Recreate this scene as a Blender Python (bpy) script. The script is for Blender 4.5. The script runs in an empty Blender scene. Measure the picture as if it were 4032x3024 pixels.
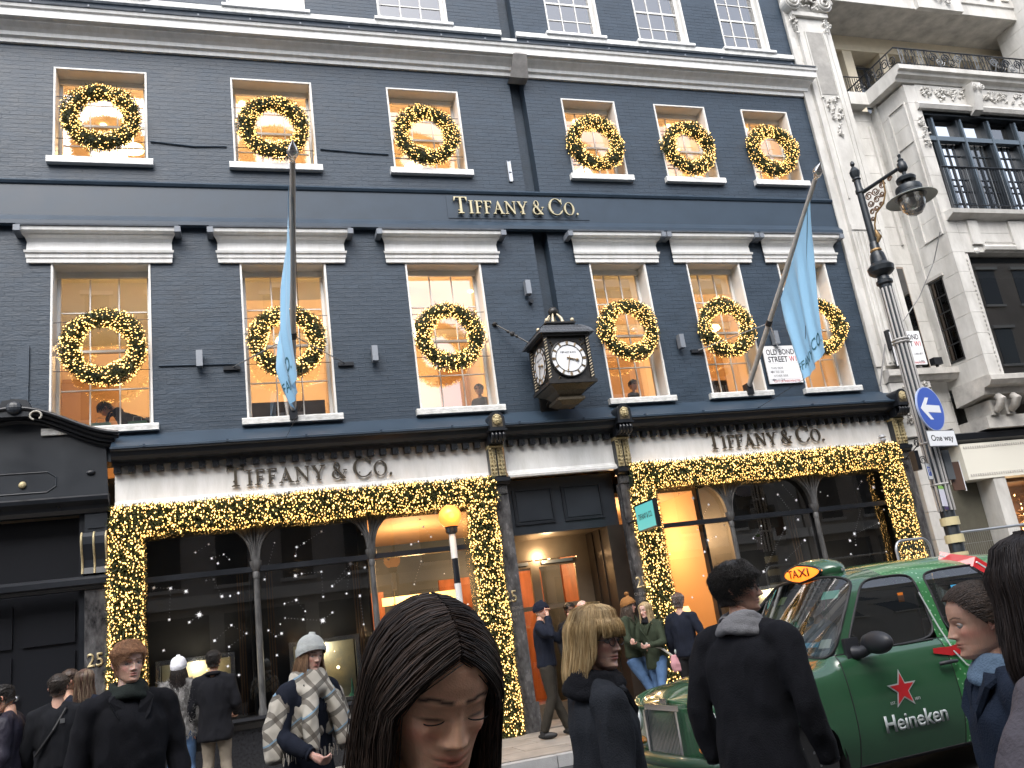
import bpy, bmesh, math, random
import numpy as np
from mathutils import Vector, Matrix, noise
random.seed(7); RNG = np.random.default_rng(7)
SC = bpy.context.scene
COL = SC.collection
PI = math.pi

# ---------------------------------------------------------------- camera, sky, sun, exposure
YAW, PIT, ROL = [math.radians(a) for a in (18.7017, 15.9337, -7.9550)]
FW = Vector((math.sin(YAW)*math.cos(PIT), math.cos(YAW)*math.cos(PIT), math.sin(PIT)))
RT = Vector((math.cos(YAW), -math.sin(YAW), 0)); UP = RT.cross(FW)
R2 = RT*math.cos(ROL) + UP*math.sin(ROL); U2 = UP*math.cos(ROL) - RT*math.sin(ROL)
CAMLOC = Vector((0, -13.0, 1.55))
cam = bpy.data.cameras.new('camera'); cam_o = bpy.data.objects.new('camera', cam); COL.objects.link(cam_o)
cam_o.matrix_world = Matrix(((R2.x, U2.x, -FW.x, CAMLOC.x), (R2.y, U2.y, -FW.y, CAMLOC.y), (R2.z, U2.z, -FW.z, CAMLOC.z), (0, 0, 0, 1)))
cam.sensor_width = 36; cam.lens = 3409/4032*36; cam.clip_start = 0.05; cam.clip_end = 2000
SC.camera = cam_o

world = bpy.data.worlds.new('World'); SC.world = world; world.use_nodes = True
wn = world.node_tree.nodes; wl = world.node_tree.links
bg = wn['Background']
sky = wn.new('ShaderNodeTexSky'); sky.sky_type = 'NISHITA'; sky.sun_disc = False
SUN_EL, SUN_AZ = math.radians(50), math.radians(205)
sky.sun_elevation = SUN_EL; sky.sun_rotation = SUN_AZ; sky.dust_density = 3.0; sky.air_density = 1.0; sky.ozone_density = 1.5
hsv = wn.new('ShaderNodeHueSaturation'); hsv.inputs['Saturation'].default_value = 0.5; hsv.inputs['Value'].default_value = 1.0
wl.new(sky.outputs[0], hsv.inputs['Color']); wl.new(hsv.outputs[0], bg.inputs['Color'])
bg.inputs['Strength'].default_value = 0.15
sun = bpy.data.lights.new('sun', 'SUN'); sun_o = bpy.data.objects.new('sun', sun); COL.objects.link(sun_o)
sun.energy = 1.0; sun.angle = math.radians(50); sun.color = (1.0, 0.97, 0.93)
sd = Vector((math.sin(SUN_AZ)*math.cos(SUN_EL), math.cos(SUN_AZ)*math.cos(SUN_EL), math.sin(SUN_EL)))
sun_o.rotation_euler = sd.to_track_quat('Z', 'Y').to_euler()
vs = SC.view_settings; SC.display_settings.display_device = 'sRGB'
vs.view_transform = 'Standard'; vs.look = 'None'; vs.exposure = 1.45; vs.gamma = 1; vs.use_curve_mapping = False
SC.render.engine = 'CYCLES'
SC.cycles.use_denoising = True; SC.cycles.max_bounces = 8; SC.cycles.transparent_max_bounces = 16
SC.cycles.sample_clamp_indirect = 4; SC.cycles.caustics_reflective = False; SC.cycles.caustics_refractive = False

# ---------------------------------------------------------------- helpers
def at(u, v, Y=0.0):
    """point of the vertical plane at depth Y that this photograph pixel (2212 wide) looks at"""
    k = 4032/2212
    d = FW + R2*((u*k-2016)/3409) - U2*((v*k-1512)/3409)
    t = (13.0+Y)/d.y
    return CAMLOC + d*t
def away(u, v, t):
    k = 4032/2212
    return CAMLOC + (FW + R2*((u*k-2016)/3409) - U2*((v*k-1512)/3409))*t

MATS = {}
def mat(name, col, rough=0.6, metal=0.0, spec=0.5, emit=None, estr=1.0, noise_amt=0.0, nscale=6.0, bump=0.0, bscale=60.0, coat=0.0, col2=None, stretch=None, nofire=False, sheen=0.0, sss=0.0):
    if name in MATS: return MATS[name]
    m = bpy.data.materials.new(name); m.use_nodes = True; MATS[name] = m
    nt = m.node_tree; b = nt.nodes['Principled BSDF']
    c = tuple(col)+(1,)
    b.inputs['Base Color'].default_value = c; b.inputs['Roughness'].default_value = rough
    b.inputs['Metallic'].default_value = metal; b.inputs['Specular IOR Level'].default_value = spec
    b.inputs['Coat Weight'].default_value = coat; b.inputs['Coat Roughness'].default_value = 0.04
    b.inputs['Sheen Weight'].default_value = sheen
    if sss: b.inputs['Subsurface Weight'].default_value = sss; b.inputs['Subsurface Radius'].default_value = (0.012, 0.005, 0.003); b.inputs['Subsurface Scale'].default_value = 1.0
    if emit: b.inputs['Emission Color'].default_value = tuple(emit)+(1,); b.inputs['Emission Strength'].default_value = estr
    tc = None
    if noise_amt or bump or col2:
        tc = nt.nodes.new('ShaderNodeTexCoord'); src = tc.outputs['Object']
        if stretch:
            mp = nt.nodes.new('ShaderNodeMapping'); mp.inputs['Scale'].default_value = stretch
            nt.links.new(src, mp.inputs[0]); src = mp.outputs[0]
    if noise_amt or col2:
        n = nt.nodes.new('ShaderNodeTexNoise'); n.inputs['Scale'].default_value = nscale; n.inputs['Detail'].default_value = 7; n.inputs['Roughness'].default_value = 0.62
        nt.links.new(src, n.inputs['Vector'])
        r = nt.nodes.new('ShaderNodeValToRGB'); nt.links.new(n.outputs['Fac'], r.inputs['Fac'])
        r.color_ramp.elements[0].position = 0.32; r.color_ramp.elements[1].position = 0.68
        a = noise_amt
        r.color_ramp.elements[0].color = tuple(v*(1-a) for v in col)+(1,)
        r.color_ramp.elements[1].color = (tuple(col2) if col2 else tuple(min(1, v*(1+a)) for v in col))+(1,)
        nt.links.new(r.outputs[0], b.inputs['Base Color'])
        mr = nt.nodes.new('ShaderNodeMapRange'); mr.inputs['To Min'].default_value = max(0.02, rough-0.12); mr.inputs['To Max'].default_value = min(1, rough+0.12)
        nt.links.new(n.outputs['Fac'], mr.inputs['Value']); nt.links.new(mr.outputs[0], b.inputs['Roughness'])
    if bump:
        n2 = nt.nodes.new('ShaderNodeTexNoise'); n2.inputs['Scale'].default_value = bscale; n2.inputs['Detail'].default_value = 5
        nt.links.new(src, n2.inputs['Vector'])
        bp = nt.nodes.new('ShaderNodeBump'); bp.inputs['Strength'].default_value = bump; bp.inputs['Distance'].default_value = 0.02
        nt.links.new(n2.outputs['Fac'], bp.inputs['Height']); nt.links.new(bp.outputs[0], b.inputs['Normal'])
    if nofire:
        try: m.cycles.emission_sampling = 'NONE'
        except Exception: pass
    return m

def glass(name, tint=(1, 1, 1), boost=1.8, base=0.04, rough=0.0):
    if name in MATS: return MATS[name]
    m = bpy.data.materials.new(name); m.use_nodes = True; MATS[name] = m
    nt = m.node_tree; nt.nodes.clear()
    o = nt.nodes.new('ShaderNodeOutputMaterial'); mx = nt.nodes.new('ShaderNodeMixShader')
    tr = nt.nodes.new('ShaderNodeBsdfTransparent'); tr.inputs[0].default_value = tuple(tint)+(1,)
    gl = nt.nodes.new('ShaderNodeBsdfGlossy'); gl.inputs['Roughness'].default_value = rough
    fr = nt.nodes.new('ShaderNodeFresnel'); fr.inputs['IOR'].default_value = 1.5
    ma = nt.nodes.new('ShaderNodeMath'); ma.operation = 'MULTIPLY_ADD'; ma.inputs[1].default_value = boost; ma.inputs[2].default_value = base; ma.use_clamp = True
    nt.links.new(fr.outputs[0], ma.inputs[0]); nt.links.new(ma.outputs[0], mx.inputs[0])
    nt.links.new(tr.outputs[0], mx.inputs[1]); nt.links.new(gl.outputs[0], mx.inputs[2]); nt.links.new(mx.outputs[0], o.inputs[0])
    return m

class MB:
    def __init__(s): s.v = []; s.f = []; s.m = []
    def add(s, vs, fs, mi=0):
        n = len(s.v); s.v.extend([tuple(p) for p in vs]); s.f.extend([tuple(i+n for i in q) for q in fs]); s.m.extend([mi]*len(fs)); return s
    def box(s, x0, x1, y0, y1, z0, z1, mi=0):
        return s.add([(x0,y0,z0),(x1,y0,z0),(x1,y1,z0),(x0,y1,z0),(x0,y0,z1),(x1,y0,z1),(x1,y1,z1),(x0,y1,z1)],
                     [(0,1,5,4),(1,2,6,5),(2,3,7,6),(3,0,4,7),(4,5,6,7),(3,2,1,0)], mi)
    def profx(s, prof, x0, x1, mi=0, caps=True, e0=0.0, e1=0.0):
        """profile of (y, z) run along x; e0/e1 = mitre: end moves out with -y"""
        n = len(prof); vs = [(x0+e0*y, y, z) for y, z in prof]+[(x1-e1*y, y, z) for y, z in prof]
        fs = [(i, (i+1) % n, n+(i+1) % n, n+i) for i in range(n)]
        if caps: fs += [tuple(range(n))[::-1], tuple(range(n, 2*n))]
        return s.add(vs, fs, mi)
    def poly(s, pts, y0, y1, mi=0):
        """outline of (x, z) given depth from y0 to y1"""
        n = len(pts); vs = [(x, y0, z) for x, z in pts]+[(x, y1, z) for x, z in pts]
        return s.add(vs, [(i, (i+1) % n, n+(i+1) % n, n+i) for i in range(n)]+[tuple(range(n))[::-1], tuple(range(n, 2*n))], mi)
    def tube(s, pts, r, n=8, mi=0, caps=True):
        pts = [Vector(p) for p in pts]; rs = r if isinstance(r, (list, tuple)) else [r]*len(pts)
        vs = []; fs = []; up = None
        for i, p in enumerate(pts):
            t = (pts[min(i+1, len(pts)-1)]-pts[max(i-1, 0)])
            t = t.normalized() if t.length > 1e-9 else Vector((0, 0, 1))
            if up is None:
                a = Vector((0, 0, 1)) if abs(t.z) < 0.9 else Vector((1, 0, 0)); up = t.cross(a).normalized()
            else:
                up = (up - t*up.dot(t)); up = up.normalized() if up.length > 1e-6 else t.orthogonal().normalized()
            w = t.cross(up)
            for k in range(n):
                a = 2*PI*k/n; vs.append(p+up*(math.cos(a)*rs[i])+w*(math.sin(a)*rs[i]))
        for i in range(len(pts)-1):
            for k in range(n): fs.append((i*n+k, i*n+(k+1) % n, (i+1)*n+(k+1) % n, (i+1)*n+k))
        if caps: fs += [tuple(range(n))[::-1], tuple((len(pts)-1)*n+k for k in range(n))]
        return s.add(vs, fs, mi)
    def lathe(s, c, prof, n=20, mi=0, axis='z'):
        """prof of (radius, height) round c"""
        vs = []; fs = []
        for r, h in prof:
            for k in range(n):
                a = 2*PI*k/n; x, y = r*math.cos(a), r*math.sin(a)
                p = (x, y, h) if axis == 'z' else ((x, -h, y) if axis == 'y' else (h, x, y))
                vs.append((c[0]+p[0], c[1]+p[1], c[2]+p[2]))
        for i in range(len(prof)-1):
            for k in range(n): fs.append((i*n+k, i*n+(k+1) % n, (i+1)*n+(k+1) % n, (i+1)*n+k))
        fs += [tuple(range(n))[::-1], tuple((len(prof)-1)*n+k for k in range(n))]
        return s.add(vs, fs, mi)
    def ball(s, c, r, n=12, m=8, mi=0):
        r = r if isinstance(r, (tuple, list)) else (r, r, r)
        vs = [(c[0], c[1], c[2]-r[2])]; fs = []
        for i in range(1, m):
            th = PI*i/m-PI/2
            for k in range(n):
                a = 2*PI*k/n; vs.append((c[0]+r[0]*math.cos(th)*math.cos(a), c[1]+r[1]*math.cos(th)*math.sin(a), c[2]+r[2]*math.sin(th)))
        vs.append((c[0], c[1], c[2]+r[2])); L = len(vs)-1
        for k in range(n):
            fs.append((0, 1+(k+1) % n, 1+k)); fs.append((L, 1+(m-2)*n+k, 1+(m-2)*n+(k+1) % n))
        for i in range(m-2):
            for k in range(n): fs.append((1+i*n+k, 1+i*n+(k+1) % n, 1+(i+1)*n+(k+1) % n, 1+(i+1)*n+k))
        return s.add(vs, fs, mi)
    def rot(s, M, start=0):
        for i in range(start, len(s.v)): s.v[i] = tuple(M @ Vector(s.v[i]))
        return s
    def mesh(s, name, mats, smooth=None, fix=True):
        me = bpy.data.meshes.new(name); me.from_pydata(s.v, [], s.f)
        ml = mats if isinstance(mats, (list, tuple)) else [mats]
        for m in ml: me.materials.append(m)
        if len(ml) > 1: me.polygons.foreach_set('material_index', s.m)
        if fix:
            bm = bmesh.new(); bm.from_mesh(me); bmesh.ops.recalc_face_normals(bm, faces=bm.faces); bm.to_mesh(me); bm.free()
        if smooth is not None: shade(me, smooth)
        return me
    def build(s, name, mats, parent=None, smooth=None, **k):
        return link(name, s.mesh(name, mats, smooth), parent, **k)

def shade(me, ang=40):
    me.polygons.foreach_set('use_smooth', [True]*len(me.polygons))
    bm = bmesh.new(); bm.from_mesh(me); a = math.radians(ang)
    for e in bm.edges:
        if len(e.link_faces) == 2 and e.calc_face_angle(0) > a: e.smooth = False
    bm.to_mesh(me); bm.free()

def link(name, data, parent=None, label=None, cat=None, group=None, kind=None, loc=None):
    o = bpy.data.objects.new(name, data); COL.objects.link(o)
    if parent: o.parent = parent
    if loc is not None: o.location = loc
    return tag(o, label, cat, group, kind)
def tag(o, label=None, cat=None, group=None, kind=None):
    if label: o['label'] = label
    if cat: o['category'] = cat
    if group: o['group'] = group
    if kind: o['kind'] = kind
    return o
def thing(name, label, cat, loc=(0, 0, 0), group=None, rz=0):
    o = link(name, None, None, label, cat, group, loc=loc); o.rotation_euler.z = rz; o.empty_display_size = 0.2
    return o
def npmesh(name, V, F, m, smooth=False):
    """V (n,3) array, F (m,4) array of quads"""
    me = bpy.data.meshes.new(name); me.vertices.add(len(V)); me.vertices.foreach_set('co', np.asarray(V, dtype=np.float32).ravel())
    F = np.asarray(F); k = F.shape[1]
    me.loops.add(F.size); me.loops.foreach_set('vertex_index', F.astype(np.int32).ravel())
    me.polygons.add(len(F)); me.polygons.foreach_set('loop_start', np.arange(0, F.size, k, dtype=np.int32))
    me.materials.append(m); me.update(calc_edges=True); me.validate()
    me.polygons.foreach_set('use_smooth', [bool(smooth)]*len(me.polygons)); me.update()
    return me
def text(body, h, m, parent, loc, rot=(PI/2, 0, 0), width=None, ext=0.002, name='letter', bold=0.0, align='CENTER', each=False, xs=1.0):
    c = bpy.data.curves.new('t', 'FONT'); c.body = body; c.size = 1; c.extrude = 0; c.offset = bold; c.align_x = align; c.resolution_u = 3
    o = bpy.data.objects.new('t', c); COL.objects.link(o)
    bpy.context.view_layer.update()
    me = bpy.data.meshes.new_from_object(o.evaluated_get(bpy.context.evaluated_depsgraph_get()))
    bpy.data.objects.remove(o)
    n = len(me.vertices); co = np.zeros(n*3); me.vertices.foreach_get('co', co); co = co.reshape(-1, 3)
    s = h/0.7
    w = co[:, 0].max()-co[:, 0].min()
    sx = (width/w) if width else s*xs
    co[:, 0] *= sx; co[:, 1] *= s
    me.vertices.foreach_set('co', co.ravel())
    if ext:
        bm = bmesh.new(); bm.from_mesh(me); r = bmesh.ops.extrude_face_region(bm, geom=bm.faces[:])
        for v in r['geom']:
            if isinstance(v, bmesh.types.BMVert): v.co.z += ext
        bmesh.ops.recalc_face_normals(bm, faces=bm.faces); bm.to_mesh(me); bm.free()
    me.materials.clear(); me.materials.append(m)
    ob = link(name, me, parent, loc=loc); ob.rotation_euler = rot
    return ob

# ---------------------------------------------------------------- materials
navy = mat('navy_paint', (0.025, 0.042, 0.064), 0.5, noise_amt=0.20, nscale=2.3, bump=0.22, bscale=16, col2=(0.031, 0.051, 0.077), stretch=(1, 1, 2.6))
navys = mat('navy_paint_smooth', (0.026, 0.044, 0.067), 0.4, noise_amt=0.12, nscale=2.5)
black = mat('black_paint', (0.010, 0.012, 0.016), 0.32, noise_amt=0.2, nscale=3)
white = mat('white_paint', (0.70, 0.70, 0.675), 0.5, noise_amt=0.10, nscale=4, bump=0.10, bscale=30, col2=(0.76, 0.76, 0.75), stretch=(2.2, 2.2, .5))
whiteold = mat('weathered_white_paint', (0.50, 0.50, 0.47), 0.6, noise_amt=0.1, nscale=9, col2=(0.76, 0.76, 0.74), bump=0.3, bscale=40, stretch=(1, 1, 3))
lead = mat('lead_flashing', (0.17, 0.19, 0.22), 0.5, noise_amt=0.2, nscale=6)
gold = mat('dull_gold', (0.30, 0.23, 0.13), 0.45, 0.55, noise_amt=0.25, nscale=30)
brass = mat('brass_letters', (0.50, 0.43, 0.27), 0.32, 0.8)
bronze = mat('bronze_letters', (0.060, 0.048, 0.032), 0.45, 0.1)
bronzepan = mat('bronze_panel', (0.23, 0.18, 0.13), 0.35, 0.6, noise_amt=0.1, nscale=2)
marble = mat('dark_marble', (0.030, 0.030, 0.033), 0.25, noise_amt=0.6, nscale=7, col2=(0.12, 0.12, 0.125), stretch=(1, 1, 0.5))
timber = mat('worn_grey_timber', (0.035, 0.035, 0.037), 0.5, noise_amt=0.5, nscale=14, col2=(0.10, 0.10, 0.10), stretch=(1, 1, 0.25))
gwin = glass('window_glass', boost=2.6, base=0.20)
gshop = glass('shop_glass', boost=1.9, base=0.05, tint=(0.9, 0.92, 0.92))
warmwall = mat('warm_room_wall', (0.74, 0.58, 0.40), 0.8)
ceilm = mat('room_ceiling', (0.78, 0.66, 0.50), 0.8)
lampm = mat('lit_lamp', (1, 0.8, 0.5), 0.5, emit=(1, 0.72, 0.36), estr=3.5, nofire=True)
bulb = mat('fairy_light', (1, 0.8, 0.4), 0.5, emit=(1.0, 0.54, 0.15), estr=2.2, nofire=True)
fir = mat('fir_needles', (0.045, 0.065, 0.022), 0.55, noise_amt=0.4, nscale=9, col2=(0.115, 0.120, 0.036))
steel = mat('steel', (0.45, 0.46, 0.47), 0.3, 0.9)
# ---------------------------------------------------------------- ground
asph = mat('asphalt', (0.05, 0.05, 0.052), 0.75, noise_amt=0.25, nscale=2, bump=0.5, bscale=120)
slabm = mat('paving_slab', (0.26, 0.235, 0.205), 0.7, noise_amt=0.22, nscale=3.5, bump=0.15, bscale=70)
kerbm = mat('kerb_stone', (0.33, 0.33, 0.33), 0.7, noise_amt=0.15, nscale=4, bump=0.2, bscale=60)
MB().add([(-300, -300, 0), (300, -300, 0), (300, 300, 0), (-300, 300, 0)], [(0, 1, 2, 3)]).build('road', asph, kind='structure')
pv = MB().box(-40, 50, -2.55, 1.5, 0.004, 0.128).build('pavement', mat('mortar', (0.12, 0.115, 0.11), 0.9), kind='structure')
nslab = 0
slab_me = {}
for j, (y0, y1) in enumerate([(-2.5, -1.9), (-1.89, -1.29), (-1.28, -0.68), (-0.67, -0.0)]):
    x = 0.2+j*0.37
    while x < 9:
        w = 0.9
        key = (j == 3)
        if key not in slab_me: slab_me[key] = MB().box(0, w-0.01, 0, (y1-y0), 0.129, 0.14).mesh('slab', slabm)
        o = link('slab', slab_me[key], pv, loc=(x, y0, RNG.uniform(-0.002, 0.002))); x += w
mbx = MB()
for j, (y0, y1) in enumerate([(-2.5, -1.9), (-1.89, -1.29), (-1.28, -0.68), (-0.67, -0.0)]):
    for rng_ in ((-14, 0.19+j*0.37), (9.2+j*0.37-0.17+0.4, 30)):
        x = rng_[0]
        while x < rng_[1]-0.1:
            w = min(0.9, rng_[1]-x); mbx.box(x, x+w-0.01, y0, y1, 0.129, 0.14); x += 0.9
mbx.build('slab_field', slabm, pv, kind='stuff')
x = -3.0
kme = MB().box(0, 0.905, -0.15, 0, 0.004, 0.135).mesh('kerb_stone', kerbm)
while x < 14: link('kerb_stone', kme, pv, loc=(x, -2.56, 0)); x += 0.915
fp = MB().box(-40, 50, -20.0, -14.2, 0.004, 0.13).build('far_pavement', slabm, kind='structure')

# ---------------------------------------------------------------- the navy shop building
B = thing('shop_building', 'navy painted brick shop building with white window hoods and an arcaded shopfront', 'building', (0, 0, 0))
WX = [(-2.43, -1.10), (0.22, 1.52), (2.84, 4.12), (6.15, 7.23), (8.09, 9.19), (10.05, 11.12)]
OPEN = [(a, b, 5.11, 7.64) for a, b in WX]+[(a, b, 9.41, 11.03) for a, b in WX]+[(a, b, 12.46, 14.2) for a, b in WX]
DR = (5.16, 5.43)
XL, XR = -9.0, 11.66
xs = sorted(set([XL, XR, DR[0], DR[1]]+[v for w in WX for v in w]))
zs = sorted(set([4.6, 16.0]+[v for o in OPEN for v in o[2:]]))
wall = MB()
for i in range(len(xs)-1):
    xm = (xs[i]+xs[i+1])/2
    j = 0
    while j < len(zs)-1:
        def solid(j): zm = (zs[j]+zs[j+1])/2; return not any(a < xm < b and c < zm < d for a, b, c, d in OPEN)
        if not solid(j): j += 1; continue
        k = j
        while k < len(zs)-1 and solid(k): k += 1
        if abs(xm-(DR[0]+DR[1])/2) < 0.01: wall.box(xs[i], xs[i+1], 0.24, 0.40, zs[j], zs[k])
        else: wall.box(xs[i], xs[i+1], 0.0, 0.40, zs[j], zs[k])
        j = k
wall.build('wall', navy, B)
# ground floor side of wall (hidden behind the shopfront): party walls
MB().box(11.3, 11.66, 0.9, 5, 0.14, 4.6).box(-1.6, -1.3, 0.9, 5, 0.14, 4.6).build('party_wall', black, B)
# bricks: painted over, each with its own relief
BW, BH = 0.225, 0.075
bricks = []
def lay(z0, z1):
    nrow = int((z1-z0)/BH)
    for r in range(nrow):
        za = z0+r*BH; zm = za+BH/2
        cuts = [(XL, XL)]+sorted([(a, b) for a, b, c, d in OPEN if c-0.09 < zm < d+0.03]+[DR])+[(XR, XR)]
        for (a0, a1), (b0, b1) in zip(cuts, cuts[1:]):
            s, e = max(a1, -4.2), b0
            if e-s < 0.05: continue
            n0 = math.floor((s-XL-(r % 2)*BW/2)/BW); x = XL+(r % 2)*BW/2+n0*BW
            while x < e:
                p, q = max(x, s), min(x+BW, e)
                if q-p > 0.04: bricks.append((p+0.0008, q-0.0008, za+0.0008, za+BH-0.0008))
                x += BW
lay(4.95, 8.22); lay(9.02, 11.45); lay(12.5, 13.6)
def bbox_np(bl, d):
    n = len(bl); b = np.array(bl)
    x0, x1, z0, z1 = b.T
    tilt = RNG.normal(0, 0.0005, (n, 4)); y = -(d[:, None]+tilt)
    V = np.zeros((n, 8, 3)); 
    for i, (xx, zz) in enumerate([(x0, z0), (x1, z0), (x1, z1), (x0, z1)]):
        V[:, i, 0] = xx; V[:, i, 1] = 0.002; V[:, i, 2] = zz
        ins = 0.0022
        V[:, i+4, 0] = xx+(ins if i in (0, 3) else -ins); V[:, i+4, 1] = y[:, i]; V[:, i+4, 2] = zz+(ins if i < 2 else -ins)
    F = np.array([(4, 5, 6, 7), (0, 1, 5, 4), (1, 2, 6, 5), (2, 3, 7, 6), (3, 0, 4, 7)])
    return V.reshape(-1, 3), (np.arange(n)[:, None, None]*8+F[None]).reshape(-1, 4)
barr = np.array(bricks); full = barr[:, 1]-barr[:, 0] > 0.2
cx, cz = barr[:, :2].mean(1), barr[:, 2:].mean(1)
near = np.where(full & (cz < 7.6) & (cx > -0.95) & (cx < 5.1))[0]
order = near[np.argsort((cx[near]-2.3)**2*0.35+(cz[near]-5.6)**2)][:290]
sel = np.zeros(len(barr), bool); sel[order] = True
rest = barr[~sel]
V, F = bbox_np(rest, RNG.uniform(0.0012, 0.0034, len(rest)))
link('brickwork', npmesh('brickwork', V, F, navy), B, kind='stuff')
bme = []
for k in range(6):
    V, F = bbox_np([(0, BW-0.01, 0, BH-0.01)], RNG.uniform(0.0012, 0.0034, 1)); bme.append(npmesh('brick', V, F, navy))
for n_, i in enumerate(order): link('brick', bme[n_ % 6], B, loc=(barr[i, 0], 0, barr[i, 2]))

# string course, parapet, cornice
s = MB()
s.box(XL, 5.14, -0.06, 0.0, 12.34, 12.44).box(5.44, XR, -0.06, 0.0, 12.34, 12.44).box(5.14, 5.44, -0.02, 0.24, 12.2, 12.3)
s.build('string_course', whiteold, B)
prof = [(0, 11.43), (-0.05, 11.43), (-0.06, 11.50), (-0.11, 11.52), (-0.12, 11.58), (-0.17, 11.62), (-0.25, 11.67), (-0.26, 11.70), (-0.33, 11.71), (-0.34, 11.83), (-0.37, 11.85), (-0.385, 11.90), (-0.10, 11.93), (0, 11.93)]
m = MB(); m.profx(prof, XL, XR, e1=0.55); m.build('cornice', white, B)
m = MB(); m.profx([(0.0, 11.931), (-0.40, 11.905), (-0.41, 11.925), (-0.05, 11.96), (-0.05, 12.05), (0, 12.05)], XL, XR, e1=0.4)
for k in range(22): m.box(-6+k*0.82, -6+k*0.82+0.025, -0.415, -0.3, 11.91, 11.95)
m.build('cornice_flashing', lead, B)
m = MB(); m.add([(5.12, -0.20, 11.30), (5.48, -0.20, 11.30), (5.43, -0.41, 11.66), (5.17, -0.41, 11.66), (5.30, -0.30, 11.80), (5.12, -0.0, 11.30), (5.48, 0.0, 11.30)],
      [(0, 1, 2, 3), (3, 2, 4), (0, 3, 4), (1, 4, 2), (0, 5, 6, 1)]); m.build('gutter_hopper', mat('hopper_stone', (0.30, 0.29, 0.28), 0.8, noise_amt=0.2), B)
# mid band
m = MB(); m.profx([(0, 8.30), (-0.05, 8.30), (-0.07, 8.22), (-0.13, 8.24), (-0.13, 8.30), (-0.10, 8.34), (-0.06, 8.40), (-0.045, 8.42), (-0.045, 8.93), (-0.07, 8.94), (-0.09, 8.98), (-0.06, 9.02), (0, 9.03)], XL, XR)
m.build('name_band', navys, B)
m = MB(); m.box(3.66, 6.28, -0.056, -0.0455, 8.47, 8.90)
m.build('name_panel', navys, B)

# pieces of white weather pipe / wire
def wire(pts, r=0.006, m_=black, name='cable', parent=None):
    return MB().tube(pts, r, 5).build(name, m_, parent or B)

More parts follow.
